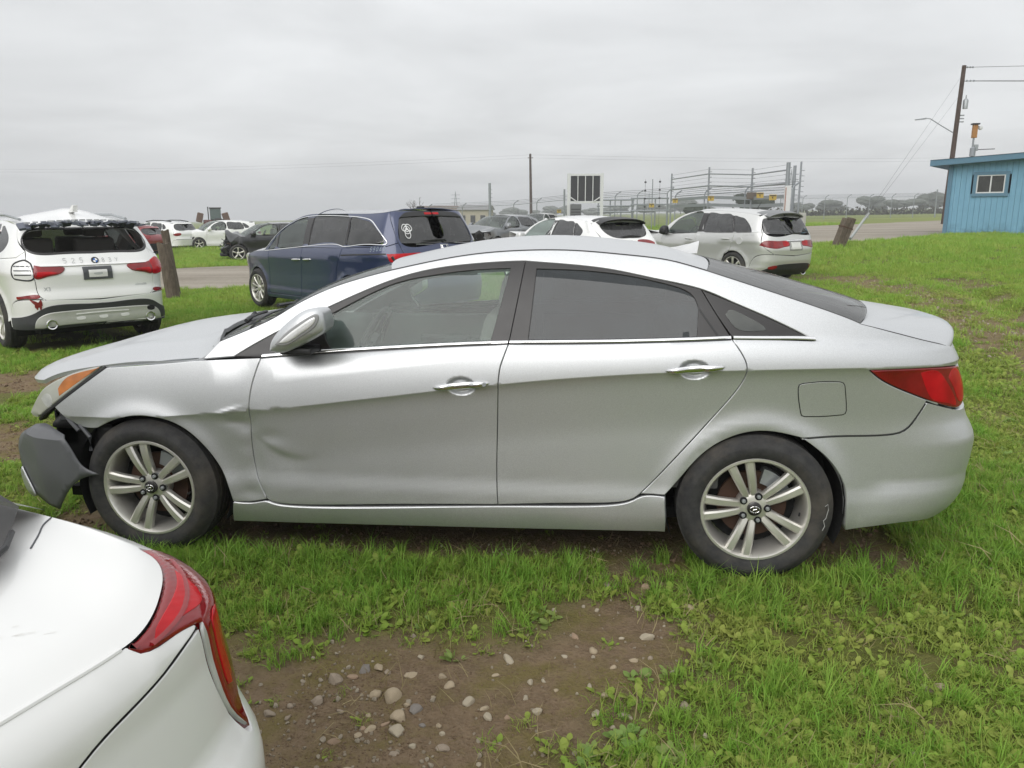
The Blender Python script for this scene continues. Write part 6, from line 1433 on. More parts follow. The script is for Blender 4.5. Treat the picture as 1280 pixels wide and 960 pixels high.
# ------------------------------------------------------------------ wrecks and cars beyond the road
def generic(B, car, pm, z0=.32, extra=None, nofront=False, lamps=True, crush=None, grid=.14):
    sg = B.S1 - .62; hw = float(B.PW(0.)); zb = float(B.zb(0.)); top = {id(RDX): 1.58, id(HAT): 1.455, id(XSU): 1.60, id(VAN): 1.61}[id(B)]; fx = B.arches[0][0]; xr = float(B.PX(B.S1))
    R = xr - .35
    p = dict(z0=z0, grid=grid, xa=[(-.85, zb), (-.93, z0)], xb=[(.22, zb + .02), (.22, z0)], xc=[(1.22, zb + .04), (1.20, .85), (1.10, .72), (1.02, .66)], belt=[(-1.02, zb - .02), (.2, zb + .02), (1.2, zb + .05), (R - .05, zb + .07)], apil=[(-1.02, zb - .02), (-.62, top - .22), (-.30, top - .045), (.02, top)], roofe=[(.02, top), (.5, top + .015), (1.0, top), (1.35, top - .03), (R - .38, top - .07)],
        gate=[(R - .28, top - .08), (R - .10, zb + .22), (R + .02, zb + .06), (R + .04, .90), (R + .12, .66)], gcut=3, gtop=top - .02, zbump=.64, sbump=R + .12, wins=[('front_window', [(-.72, zb + .07), (-.5, top - .21), (-.2, top - .06), (.18, top - .045), (.19, zb + .08)], M_tgreen), ('rear_door_window', [(.32, zb + .09), (.33, top - .045), (.8, top - .055), (1.08, top - .08), (1.20, zb + .11)], M_tint), ('rear_side_window', [(1.27, zb + .12), (1.17, top - .10), (1.32, top - .14), (1.50, zb + .22), (1.48, zb + .15)], M_tint)],
        rearwin=[(B.S1, zb + .07), (R + .25, zb + .08), (R + .10, zb + .25), (R + .20, top - .13), (B.S1, top - .10)], handles=[((-.02, .93), (.17, .93)), ((.95, .95), (1.14, .95))], wheel='five', wr=B.arches[0][1], seats=(-.25, .6), mirror=(-.72, zb + .08), lamps=[('tail_light', [(R - .02, .93), (R + .2, 1.0), (R + .45, .99), (R + .42, .90), (R + .1, .86)], M_red, .006)] if lamps else [], seatz=.40, zhood=[(B.S0 + .62, zb - .15), (fx - .3, zb - .05), (fx + .1, zb - .025), (-1.02, zb - .02)], nofront=False)
    r = build_car(B, car, pm, p)
    if crush:
        rr = random.Random(crush[1])
        for ch in list(car.children):
            if ch.type == 'MESH' and ch.name.split('.')[0] in ('bonnet', 'front_bumper', 'front_wing') :
                for v in ch.data.vertices:
                    x, y, z = v.co; k = max(0, -(x + crush[0])) ; n1 = math.sin(7 * x + 5 * y) * math.cos(6 * z + 3 * y)
                    v.co.x += k * .55 + .05 * n1 * min(1, k * 3); v.co.z += .16 * k * math.sin(4 * y + 1.3 * x + crush[1]) + .06 * n1 * min(1, 3 * k) - (.10 * k if ch.name.startswith('front_bumper') else 0); v.co.y += .08 * k * math.sin(5 * z + x)
                if ch.name.startswith('front_bumper'): ch.data.materials[0] = M_dark
    return r
def debris(car, c, size, n, seed, mats):
    """torn engine-bay parts: bent plates, hoses, brackets"""
    rr = random.Random(seed)
    for k in range(n):
        m = MB(); p = Vector((c[0] + rr.uniform(-.5, .5) * size[0], c[1] + rr.uniform(-.5, .5) * size[1], c[2] + rr.uniform(-.5, .5) * size[2])); t = rr.random(); M = Matrix.Translation(p) @ Matrix.Rotation(rr.uniform(-1, 1), 4, 'X') @ Matrix.Rotation(rr.uniform(-1, 1), 4, 'Y') @ Matrix.Rotation(rr.uniform(-1, 1), 4, 'Z')
        if t < .4: m.box((0, 0, 0), (rr.uniform(.1, .35), rr.uniform(.1, .4), rr.uniform(.02, .12)), M, taper=rr.uniform(.5, 1)); nm = 'bent_plate'
        elif t < .75: m.tube([(-.2, 0, 0), (-.05, rr.uniform(-.1, .1), rr.uniform(-.1, .1)), (.15, rr.uniform(-.2, .2), rr.uniform(-.2, .2))], rr.uniform(.012, .03), 6, True, M); nm = 'hose'
        else: m.box((0, 0, 0), (rr.uniform(.15, .3), rr.uniform(.15, .3), rr.uniform(.15, .3)), M, taper=.8); nm = 'engine_part'
        m.build(nm, rr.choice(mats), car)
def wreck(name, B, loc, rz, pm, label, seed, crush=1.45, dirty=True):
    x, y = loc; car = tag(empty(name, (x, y, float(ground_z(x, y)) - .03), rz), label, 'car'); generic(B, car, pm, crush=(crush, seed) if crush else None)
    if crush: debris(car, (-crush - .35, 0, .62), (.7, 1.5, .45), 34, seed, [M_dark, M_black, M_black, M_grey, M_rust, M_steel])
    return car
wreck('wrecked_white_suv', RDX, (-21.3, 39.0), .66, M_white, 'white SUV with smashed front end beyond the road left of the black wreck', 3, 1.5)
wreck('wrecked_black_sedan', HAT, (-12.7, 26.4), .50, M_blackp, 'crushed black car with peaked bonnet at the road edge behind the minivan', 5, 1.15)
c_ = wreck('white_wagon', XSU, (-24.4, 37.9), -.30, M_white, 'white wagon with black roof rails behind the red car', 1, None)
for sd in (-1, 1): MB().tube([(-.2, sd * .60, 1.64), (.4, sd * .62, 1.70), (1.1, sd * .62, 1.69), (1.7, sd * .60, 1.62)], .03, 6).build('roof_rail', M_black, c_)
wreck('red_hatchback', HAT, (-22.1, 30.9), -.15, M_redp, 'dark red car half hidden behind the white SUV', 2, None)
g_ = wreck('wrecked_grey_car', HAT, (-3.35, 27.2), 1.05, paint('grey_paint', (.22, .23, .24), .6, .35, .8, .2, .4), 'grey car with torn open front seen between minivan and white hatchback', 8, 1.35)
wreck('distant_silver_car', HAT, (-3.3, 44.5), 1.2, M_beige, 'distant silver car just above the torn grey car', 9, None)
# peaked bonnet of the black wreck
# ------------------------------------------------------------------ materials of the yard
def _wood(name, c0, c1, sc=(1, 1, .08)):
    def f(t):
        o = t.obj(); mp = t.n('ShaderNodeMapping'); mp.inputs['Scale'].default_value = sc; t.l(o, mp.inputs[0])
        n1 = t.noise(38, 6, .7, mp.outputs[0], .4); n2 = t.noise(4, 4, .6, o)
        c = t.mix(t.mapr(n1, .3, .7, 0, 1), c0, c1); c = t.mix(t.mapr(n2, .45, .75, 0, .5), c, tuple(x * .6 for x in c0))
        t.bsdf(c, .9, 0, 0, .2, n1, .7, .02); return t.m
    return mat(name, f)
M_wood = _wood('weathered_wood', (.075, .058, .044), (.19, .155, .12))
M_pole = _wood('creosote_wood', (.055, .040, .035), (.12, .085, .07))
M_post = simple('fence_steel', (.30, .32, .34), .55, .5)
M_white2 = simple('white_metal', (.62, .63, .63), .5)
M_yel = simple('yellow_sign', (.46, .33, .07), .7)
M_wire = simple('wire', (.10, .10, .105), .6, .4)
M_darkgrey = simple('dark_panel', (.035, .035, .04), .45)
def gz(x, y): return float(ground_z(x, y))
def tube_obj(name, pts, r, m, parent=None, n=6): return MB().tube(pts, r, n).build(name, m, parent, True, 50)
def local(o, p): return (p[0] - o.location.x, p[1] - o.location.y, p[2] - o.location.z)

# ------------------------------------------------------------------ wooden posts
def timber(name, base, top, w, label, cat, seed, parent=None, split=False):
    rr = random.Random(seed); b, t = Vector(base), Vector(top); ax = (t - b).normalized(); u = ax.cross(Vector((.3, 1, 0))).normalized(); v = ax.cross(u); V = []; F = []; L = 9; n = 14
    for i in range(L):
        c = b.lerp(t, i / (L - 1))
        for j in range(n):
            a = 2 * math.pi * j / n; r = w * .5 * (1 + .05 * math.sin(3 * a + seed) + rr.uniform(-.03, .03)); V.append(tuple(c + u * r * math.cos(a) + v * r * math.sin(a) + (ax * rr.uniform(-.03, .03) if i == L - 1 else Vector())))
    for i in range(L - 1):
        for j in range(n): F.append((i * n + j, i * n + (j + 1) % n, (i + 1) * n + (j + 1) % n, (i + 1) * n + j))
    V.append(tuple(t - ax * .02)); F += [((L - 1) * n + j, (L - 1) * n + (j + 1) % n, len(V) - 1) for j in range(n)]
    o = mk(name, [tuple(Vector(p) - b) for p in V], F, M_wood, None, True, loc=base); o.data.set_sharp_from_angle(angle=math.radians(50)); return tag(o, label, cat)
timber('wooden_post', (-8.11, 10.96, -.30), (-8.28, 11.05, 1.05), .27, 'thick weathered round post right beside the white SUV', 'post', 1)
timber('wooden_post', (-8.33, 11.50, -.30), (-8.52, 11.55, 1.30), .16, 'thinner taller post standing just behind the thick round post', 'post', 2)
def stub():
    o = empty('leaning_stub', (8.2, 21.85, .40)); tag(o, 'leaning squared timber stub at the edge of the road', 'post')
    M = Matrix.Rotation(math.radians(17), 4, 'Y') @ Matrix.Rotation(math.radians(20), 4, 'Z')
    for k, (dx, h) in enumerate(((-.085, 1.02), (.085, 1.08))):
        m = MB(); m.box((dx, 0, h / 2 - .15), (.155, .26, h + .3), M, bev=.012); m.build('timber', M_wood, o)
    m = MB(); m.box((0, 0, .75), (.36, .27, .04), M); m.build('steel_strap', M_rust, o)
    return o
stub()

# ------------------------------------------------------------------ blue shed
def shed():
    ox, oy, oz = 15.32, 31.37, .45; ang = math.atan2(29.85 - 31.37, 17.75 - 15.32)
    o = empty('blue_shed', (ox, oy, oz), ang); tag(o, 'weathered light blue shed with sloping roof and small sliding window', 'shed')
    M_b = mat('blue_boards', lambda t: _blue(t)); M_b2 = simple('blue_trim', (.10, .20, .28), .75, var=.2)
    W, D, H0, H1 = 6.5, 3.5, 3.12, 3.36
    zt = lambda x: H0 + (H1 - H0) * x / W
    wx0, wx1, wz0, wz1 = .98, 2.02, 1.86, 2.62
    bw = .2; x = .0; i = 0
    while x < W - .01:
        x1 = min(W, x + bw)
        spans = [(0, zt(x))] if x1 <= wx0 or x >= wx1 else [(0, wz0), (wz1, zt(x))]
        for a, b in spans:
            m = MB(); yo = -.004 if i % 2 else 0.
            m.add([(x + .004, yo, a), (x1 - .004, yo, a), (x1 - .004, yo, b + (zt(x1) - zt(x) if b > 2.9 else 0)), (x + .004, yo, b), (x + .004, .03, a), (x1 - .004, .03, a), (x1 - .004, .03, b + (zt(x1) - zt(x) if b > 2.9 else 0)), (x + .004, .03, b)], [(0, 1, 2, 3), (7, 6, 5, 4), (0, 4, 5, 1), (1, 5, 6, 2), (2, 6, 7, 3), (3, 7, 4, 0)]); m.build('board', M_b, o)
        x = x1; i += 1
    m = MB(); m.box((W / 2, D / 2 + .04, 1.45), (W - .01, D - .02, 2.9)); 
    m = MB(); m.add([(0, .031, 0), (W, .031, 0), (W, .031, H1), (0, .031, H0), (0, D, 0), (W, D, 0), (W, D, H1), (0, D, H0)], [(4, 5, 6, 7), (0, 4, 7, 3), (1, 2, 6, 5)]); m.build('back_wall', M_b, o)
    m = MB(); m.box((wx0 + .5, .20, 2.2), (1.2, .02, 1.0)); m.build('room_wall', simple('room', (.05, .05, .045), .9), o)
    m = MB(); m.box((.0, -.03, H0 / 2), (.16, .05, H0), bev=.006); m.build('corner_trim', M_b2, o)
    m = MB(); m.add([(-.75, -.45, H0 - .10), (W + .5, -.45, zt(W + .5) + .03), (W + .5, -.45, zt(W + .5) + .24), (-.75, -.45, H0 + .14), (-.75, D + .3, H0 - .10), (W + .5, D + .3, zt(W + .5) + .03), (W + .5, D + .3, zt(W + .5) + .24), (-.75, D + .3, H0 + .14)], [(0, 1, 2, 3), (7, 6, 5, 4), (0, 4, 5, 1), (1, 5, 6, 2), (2, 6, 7, 3), (3, 7, 4, 0)]); rf = m.build('roof', M_b2, o)
    m = MB(); m.add([(-.78, -.48, H0 + .145), (W + .53, -.48, zt(W + .5) + .245), (W + .53, D + .33, zt(W + .5) + .245), (-.78, D + .33, H0 + .145)], [(0, 1, 2, 3)]); m.build('roofing_felt', simple('felt', (.13, .14, .15), .9), rf)
    wn = empty('window', (0, 0, 0), 0, o)
    t = .13
    for nm, c, d in (('casing', ((wx0 + wx1) / 2, -.035, wz1 + .05), (wx1 - wx0 + 2 * t, .05, t)), ('casing', ((wx0 + wx1) / 2, -.035, wz0 - .05), (wx1 - wx0 + 2 * t, .05, t)), ('casing', (wx0 - .05, -.033, (wz0 + wz1) / 2), (t, .05, wz1 - wz0)), ('casing', (wx1 + .05, -.033, (wz0 + wz1) / 2), (t, .05, wz1 - wz0))): MB().box(c, d).build(nm, M_b2, wn)
    for c, d in ((((wx0 + wx1) / 2, -.025, wz1 - .03), (wx1 - wx0 - .03, .04, .05)), (((wx0 + wx1) / 2, -.025, wz0 + .04), (wx1 - wx0 - .03, .04, .05)), ((wx0 + .035, -.026, (wz0 + wz1) / 2), (.05, .04, wz1 - wz0 - .1)), ((wx1 - .035, -.026, (wz0 + wz1) / 2), (.05, .04, wz1 - wz0 - .1)), (((wx0 + wx1) / 2, -.027, (wz0 + wz1) / 2), (.05, .04, wz1 - wz0 - .1))): MB().box(c, d).build('sash', M_white2, wn)
    for k in (0, 1): MB().box((wx0 + .27 + k * .50, -.005, (wz0 + wz1) / 2), (.45, .006, .62)).build('pane', glass('shed_glass', (.40, .42, .40), .06, .10), wn)
    m = MB(); m.box((wx1 - .28, .12, wz0 + .25), (.30, .08, .40)); m.build('poster', simple('poster_print', (.16, .20, .12), .8, var=.9, scale=9), wn)
    return o
def _blue(t):
    o = t.obj(); n1 = t.noise(2.2, 6, .65, o); mp = t.n('ShaderNodeMapping'); mp.inputs['Scale'].default_value = (6, 6, .5); t.l(o, mp.inputs[0]); n2 = t.noise(3, 5, .6, mp.outputs[0])
    sep = t.n('ShaderNodeSeparateXYZ'); t.l(o, sep.inputs[0])
    c = t.mix(t.mapr(n2, .3, .7, 0, 1), (.155, .325, .455), (.205, .39, .515)); c = t.mix(t.mapr(n1, .5, .75, 0, .5), c, (.15, .30, .41))
    d = t.math('MULTIPLY', t.mapr(n1, .42, .62, 0, 1), t.mapr(sep.outputs['Z'], .75, .1, 0, .8)); c = t.mix(d, c, (.05, .10, .13))
    t.bsdf(c, .8, 0, 0, .3, n2, .3, .01); return t.m
shed()
# camera post and service mast behind the shed
def cam_post():
    x, y = 19.74, 39.94; z = gz(x, y); o = empty('camera_post', (x, y, z)); tag(o, 'post with orange box and white floodlight rising behind the shed roof', 'post')
    tube_obj('pole', [(0, 0, 0), (0.02, 0, 4.7)], .05, M_post, o, 8); MB().box((.03, 0, 4.95), (.22, .2, .66), bev=.02).build('orange_box', simple('orange_box', (.36, .17, .05), .6), o); MB().box((.03, 0, 5.31), (.34, .3, .07)).build('box_cap', M_darkgrey, o)
    m = MB(); m.lathe([(0, -.09), (.09, -.07), (.11, .03), (.06, .10), (0, .12)], 14, 'y', Matrix.Translation((.30, 0, 5.12))); m.build('floodlight', M_white2, o, True); tube_obj('bracket', [(.1, 0, 5.2), (.28, 0, 5.18)], .025, M_post, o)
cam_post()
def mast():
    x, y = 18.6, 37.2; z = gz(x, y); o = empty('service_mast', (x, y, z)); tag(o, 'grey service mast with meter cans and a short arm above the shed roof', 'mast')
    tube_obj('pole', [(0, 0, 0), (0, 0, 3.7)], .06, M_post, o, 8); m = MB(); m.lathe([(0, -.2), (.13, -.2), (.13, .18), (.05, .24), (0, .24)], 12, 'z', Matrix.Translation((0, 0, 3.75))); m.build('meter_can', M_post, o, True); m = MB(); m.box((.12, 0, 3.95), (.18, .16, .3), bev=.02); m.build('junction_box', M_steel, o); tube_obj('arm', [(0, 0, 3.85), (1.0, 0, 3.88)], .022, M_wire, o)
mast()

# ------------------------------------------------------------------ utility poles and wires
def utility_pole():
    x, y = 23.40, 51.3; z = gz(x, y) - .2; o = empty('utility_pole', (x, y, z)); tag(o, 'tall wooden utility pole with street lamp arm and transformer behind the shed', 'pole')
    H = 10.2; top = (.18, 0, H); tube_obj('pole', [(0, 0, 0), (.09, 0, H / 2), top], [.17, .15, .125], M_pole, o, 12)
    tube_obj('lamp_arm', [(.10, 0, 6.0), (-.9, -.1, 6.55), (-1.6, -.2, 6.95), (-1.95, -.2, 7.0)], .03, M_post, o)
    m = MB(); m.add([(-2.55, -.3, 6.93), (-1.9, -.3, 7.02), (-1.9, -.1, 7.02), (-2.55, -.1, 6.93), (-2.5, -.3, 6.88), (-1.9, -.3, 6.93), (-1.9, -.1, 6.93), (-2.5, -.1, 6.88)], [(0, 1, 2, 3), (7, 6, 5, 4), (0, 4, 5, 1), (1, 5, 6, 2), (2, 6, 7, 3), (3, 7, 4, 0)]); m.build('lamp_head', M_post, o)
    m = MB(); m.lathe([(0, -.30), (.15, -.30), (.16, .22), (.10, .30), (.04, .33), (.03, .55), (0, .56)], 14, 'z', Matrix.Translation((.52, 0, 7.85))); m.build('transformer', M_steel, o, True, 40)
    for zz in (6.75, 6.95, 7.15): MB().box((.40, 0, zz), (.24, .1, .07)).build('cutout', M_post, o)
    for zz, l in ((H - .12, .6), (H - .95, .75)):
        tube_obj('insulator_arm', [(.16, 0, zz), (.16 + l, .1, zz + .02)], .03, M_post, o)
        for k in (.4, .7, 1.): m = MB(); m.lathe([(0, -.05), (.06, -.03), (.06, .03), (0, .05)], 10, 'y', Matrix.Translation((.16 + l * k, .1 * k, zz + .02)) @ Matrix.Rotation(math.pi / 2, 4, 'Z')); m.build('insulator', M_post, o)
    for k, (a, b) in enumerate((((.76, .1, H - .1), (30, 6, H + 2.3)), ((.9, .1, H - .93), (30, 6, H + 1.0)), ((.9, .2, H - .93), (30, 6.5, H + .75)))):
        A, B_ = Vector(a), Vector(b); tube_obj('wire', [tuple(A.lerp(B_, i / 12) - Vector((0, 0, .5 * math.sin(math.pi * i / 12)))) for i in range(13)], .014, M_wire, o, 4)
    an = Vector((8.72, 22.3, .75)) - Vector((x, y, z))
    for zz in (H - .55, H - 1.75):
        s = Vector((.14, 0, zz)); tube_obj('guy_wire', [tuple(s), tuple(an)], .006, M_wire, o, 4)
    tube_obj('guy_guard', [tuple(an), tuple(an + (Vector((.14, 0, H - 1.2)) - an) * .09)], .045, simple('guard_grey', (.32, .33, .32), .5), o, 8)
utility_pole()
def far_pole():
    x, y = -10.5, 120.3; z = gz(x, y); o = empty('utility_pole', (x, y, z)); tag(o, 'slim dark utility pole alone on the horizon behind the fence', 'pole')
    tube_obj('pole', [(0, 0, 0), (-.15, 0, 10.9)], [.24, .17], M_pole, o, 8); tube_obj('crossarm', [(-.55, 0, 10.3), (.3, 0, 10.3)], .06, M_pole, o)
    for dx in (-130, 120):
        for h in (10.3, 10.75): tube_obj('wire', [(dx * i / 14 - .1, 0, h - 1.3 * math.sin(math.pi * i / 14)) for i in range(15)], .007, M_wire, o, 4)
far_pole()

# ------------------------------------------------------------------ chain-link fence
def _mesh(t):
    tr = t.n('ShaderNodeBsdfTransparent'); df = t.n('ShaderNodeBsdfDiffuse'); df.inputs[0].default_value = (.22, .23, .24, 1); mx = t.n('ShaderNodeMixShader'); mx.inputs[0].default_value = .16
    t.l(tr.outputs[0], mx.inputs[1]); t.l(df.outputs[0], mx.inputs[2]); t.l(mx.outputs[0], t.out.inputs[0]); return t.m
M_mesh = mat('chain_link', _mesh)
def chain_fence(name, pts, h, label, arm=.42, wires=3, armdir=(1, -.2), mesh=True, thick=()):
    x0, y0 = pts[0]; o = empty(name, (x0, y0, gz(x0, y0))); tag(o, label, 'fence'); L = []
    for i, (x, y) in enumerate(pts):
        z = gz(x, y); b = local(o, (x, y, z)); r = .075 if i in thick else .04
        a = Vector(armdir).normalized() * arm; top = (b[0], b[1], b[2] + h)
        tube_obj('post', [(b[0], b[1], b[2] - .2), top, (top[0] + a.x * .25, top[1] + a.y * .25, top[2] + .16), (top[0] + a.x, top[1] + a.y, top[2] + arm * .85)] if i not in thick else [(b[0], b[1], b[2] - .2), (b[0], b[1], b[2] + h + .75)], r, M_post, o, 6); L.append((b, a))
    for i in range(len(pts) - 1):
        (a, aa), (b, ba) = L[i], L[i + 1]
        if mesh: mk('mesh_panel', [(a[0], a[1], a[2] + .04), (b[0], b[1], b[2] + .04), (b[0], b[1], b[2] + h), (a[0], a[1], a[2] + h)], [(0, 1, 2, 3)], M_mesh, o)
        tube_obj('top_rail', [(a[0], a[1], a[2] + h), (b[0], b[1], b[2] + h)], .022, M_post, o, 5)
        for k in range(wires):
            f = (k + 1) / wires; tube_obj('barbed_wire', [(a[0] + aa.x * f, a[1] + aa.y * f, a[2] + h + arm * .85 * f), (b[0] + ba.x * f, b[1] + ba.y * f, b[2] + h + arm * .85 * f)], .010, M_wire, o, 4)
    return o
chain_fence('chain_link_fence', [(24.06 + (42.3 - 24.06) / 7 * k, 91.8 + 2.3 / 7 * k) for k in range(-1, 8)] + [(46.5, 94.6), (50.5, 95)], 2.45, 'long chain-link fence with barbed wire across the far right of the road', thick=(7,))
chain_fence('chain_link_fence', [(-15, 66), (-11.5, 64), (-6.65, 61.27), (-4.4, 57.5), (-2.04, 53.2), (1.59, 51.97), (3.1, 51.2), (4.85, 47.6)], 2.35, 'chain-link fence with barbed wire running behind the white message board', thick=(4,))
chain_fence('chain_link_fence', [(5.2, 45.8), (6.4, 41.2), (7.95, 37.4), (9.6, 34.5)], 2.1, 'chain-link fence with angled arms standing behind the steel cantilever gate', armdir=(1, .4))

# ------------------------------------------------------------------ cantilever gate and its warning signs
def gate():
    P = [(4.99, 46.39, 4.01), (6.49, 40.39, 4.04), (8.07, 36.38, 3.75), (8.87, 32.35, 3.76)]
    o = empty('steel_gate', (P[0][0], P[0][1], gz(*P[0][:2]))); tag(o, 'tall steel cantilever gate with horizontal rails and electric wires', 'gate'); Lp = []
    for i, (x, y, zt) in enumerate(P):
        b = local(o, (x, y, gz(x, y))); t = local(o, (x, y, zt)); r = .05 if i < 3 else .09
        tube_obj('post', [(b[0], b[1], b[2] - .2), t], r, M_post, o, 8); Lp.append((b, t))
        for k in range(7): q = Vector(b).lerp(Vector(t), .45 + .08 * k); MB().box((q.x + .08, q.y, q.z), (.14, .03, .03)).build('insulator', M_post, o)
    def rail(f, r, nm, i0=0, i1=3, m=M_post):
        pts = [tuple(Vector(Lp[i][0]).lerp(Vector(Lp[i][1]), f)) for i in range(i0, i1 + 1)]; tube_obj(nm, pts, r, m, o, 6)
    rail(.90, .035, 'rail'); rail(.72, .045, 'rail')
    for f, r in ((.97, .012), (.84, .012), (.78, .012), (.66, .012), (.60, .012)): rail(f, r * .5, 'electric_wire', m=M_wire)
    for f, h in ((.545, .16), (.43, .16)):
        for i in (0, 1, 2):
            a, b = (Vector(Lp[j][0]).lerp(Vector(Lp[j][1]), f) for j in (i, i + 1)); m = MB(); d = b - a; m.add([tuple(a - Vector((0, 0, h / 2))), tuple(b - Vector((0, 0, h / 2))), tuple(b + Vector((0, 0, h / 2))), tuple(a + Vector((0, 0, h / 2)))] + [tuple(v + Vector((.06, .06, 0))) for v in (a - Vector((0, 0, h / 2)), b - Vector((0, 0, h / 2)), b + Vector((0, 0, h / 2)), a + Vector((0, 0, h / 2)))], [(0, 1, 2, 3), (7, 6, 5, 4), (0, 4, 5, 1), (1, 5, 6, 2), (2, 6, 7, 3), (3, 7, 4, 0)]); m.build('box_rail', M_post, o)
    MB().box(local(o, (8.05, 36.2, 2.42)), (.45, .25, .32), bev=.02).build('gate_motor', simple('brown_box', (.13, .11, .09), .7), o)
    return o
gate()
for x, y, zt, r, lb in ((9.9, 35.57, 3.80, .075, 'thick dark steel post just right of the gate end'), (10.97, 38.87, 4.18, .05, 'tall thin post rightmost of the gate posts'), (3.94, 48.28, 3.76, .03, 'thin pale rod standing left of the gate'), (-8.08, 57.24, 3.97, .10, 'thick insulator post left of the lone dark utility pole')):
    z = gz(x, y); o = empty('steel_post', (x, y, z)); tag(o, lb, 'post'); tube_obj('pole', [(0, 0, -.2), (0, 0, zt - z)], r, M_post, o, 8)
    for k in range(8 if r > .04 else 3): MB().box((.10, 0, (zt - z) * (.35 + .075 * k)), (.2, .03, .03)).build('insulator', M_post, o)
for x, y, lb in ((3.47, 48.22, 'left'), (4.41, 48.30, 'right')):
    z = gz(x, y); o = empty('insulator_rod', (x, y, z)); tag(o, lb + ' one of two slender rods with black insulators near the gate', 'rod', 'slender insulator rods'); tube_obj('rod', [(0, 0, 0), (0, 0, 3.3)], .008, M_wire, o, 4)
    for k in range(4): m = MB(); m.lathe([(0, -.07), (.07, -.04), (.07, .04), (0, .07)], 8, 'z', Matrix.Translation((0, 0, 1.55 + .52 * k))); m.build('insulator', M_darkgrey, o)
z = gz(8.74, 31.6); o = empty('white_post', (8.74, 31.6, z)); tag(o, 'white painted square post at the near end of the gate', 'post'); MB().box((0, 0, 1.08), (.24, .24, 2.2), bev=.01).build('shaft', M_white2, o); MB().box((-.10, -.13, 1.1), (.03, .02, 2.0)).build('red_stripe', simple('faded_red', (.35, .16, .12), .7), o)
z = gz(10.03, 34.05); o = empty('concrete_bollard', (10.03, 34.05, z)); tag(o, 'short pale concrete bollard beside the silver SUV tailgate', 'bollard'); MB().box((0, 0, .48), (.30, .30, 1.0), bev=.03).build('shaft', simple('pale_concrete', (.42, .42, .38), .8), o); MB().box((0, 0, .99), (.26, .26, .04), bev=.01).build('cap', simple('pale_concrete', (.42, .42, .38), .8), o)
SG = (((-2.47, 54.2, 1.79), 'yellow warning sign low on the fence left of the message board'), ((3.87, 47.6, 2.09), 'yellow warning sign on the thin rod between board and gate'), ((5.12, 44.9, 2.33), 'yellow warning sign at the far left end of the gate'), ((6.46, 39.0, 2.35), 'yellow warning sign on the second gate post from the left'), ((8.14, 34.5, 2.40), 'yellow warning sign beside the brown motor box of the gate'), ((8.42, 33.0, 2.27), 'yellow warning sign nearest the white post of the gate'))
for p, lb in SG:
    o = empty('warning_sign', p, -.1); tag(o, lb, 'sign', 'yellow warning signs on the fence'); MB().box((0, 0, 0), (.32, .012, .25)).build('plate', M_yel, o)
    m = MB(); m.box((0, -.009, .075), (.28, .004, .045)); m.build('lettering', M_darkgrey, o); m = MB(); m.add([(-.03, -.010, .03), (.03, -.010, .03), (0, -.010, -.02), (.035, -.010, -.02), (-.02, -.010, -.10), (-.005, -.010, -.035), (-.04, -.010, -.035)], [(0, 1, 2), (2, 3, 4, 5), (0, 2, 6)]); m.build('bolt_symbol', M_darkgrey, o)

# ------------------------------------------------------------------ white-framed message board
def board():
    x, y = -.42, 47.9; z = gz(x, y); o = empty('message_board', (x, y, z), .1); tag(o, 'white steel frame holding four dark panels behind the white hatchback', 'sign board')
    for sx in (-1.08, 1.08): MB().box((sx, 0, 1.9), (.20, .16, 3.9), bev=.01).build('upright', M_white2, o)
    MB().box((0, 0, 3.76), (2.36, .14, .12)).build('top_rail', M_white2, o); MB().box((0, 0, 2.02), (1.96, .14, .12)).build('lower_rail', M_white2, o)
    for k in range(4):
        xx = -.735 + .49 * k; MB().box((xx, .03, 2.89), (.44, .05, 1.60)).build('dark_panel', M_darkgrey, o)
        if k < 3: MB().box((xx + .245, -.02, 2.89), (.05, .10, 1.62)).build('divider', M_white2, o)
    MB().box((-.62, .03, 1.25), (.72, .5, 1.3), bev=.02).build('control_cabinet', simple('cabinet_grey', (.14, .145, .15), .6), o)
    for k in range(5): MB().box((-.62, -.235, .85 + .18 * k), (.6, .02, .05)).build('louvre', M_darkgrey, o)
    tube_obj('brace', [(-.98, -.08, 2.35), (-.55, -.08, 2.05)], .04, M_white2, o); tube_obj('brace', [(.98, -.08, 2.35), (.55, -.08, 2.05)], .04, M_white2, o)
board()
def racks():
    for k, (x, y) in enumerate(((1.7, 56.0), (4.2, 55.2))):
        z = gz(x, y); o = empty('steel_rack', (x, y, z)); tag(o, ('grey steel rack seen through the fence just right of the message board', 'grey steel rack seen through the fence farther right toward the gate')[k], 'rack')
        for sx in (-1.3, -.4, .4, 1.3): tube_obj('leg', [(sx, 0, 0), (sx, 0, 2.2)], .06, M_post, o)
        for zz in (1.3, 1.75, 2.2): tube_obj('rail', [(-1.4, 0, zz), (1.4, 0, zz)], .07, M_post, o)
racks()

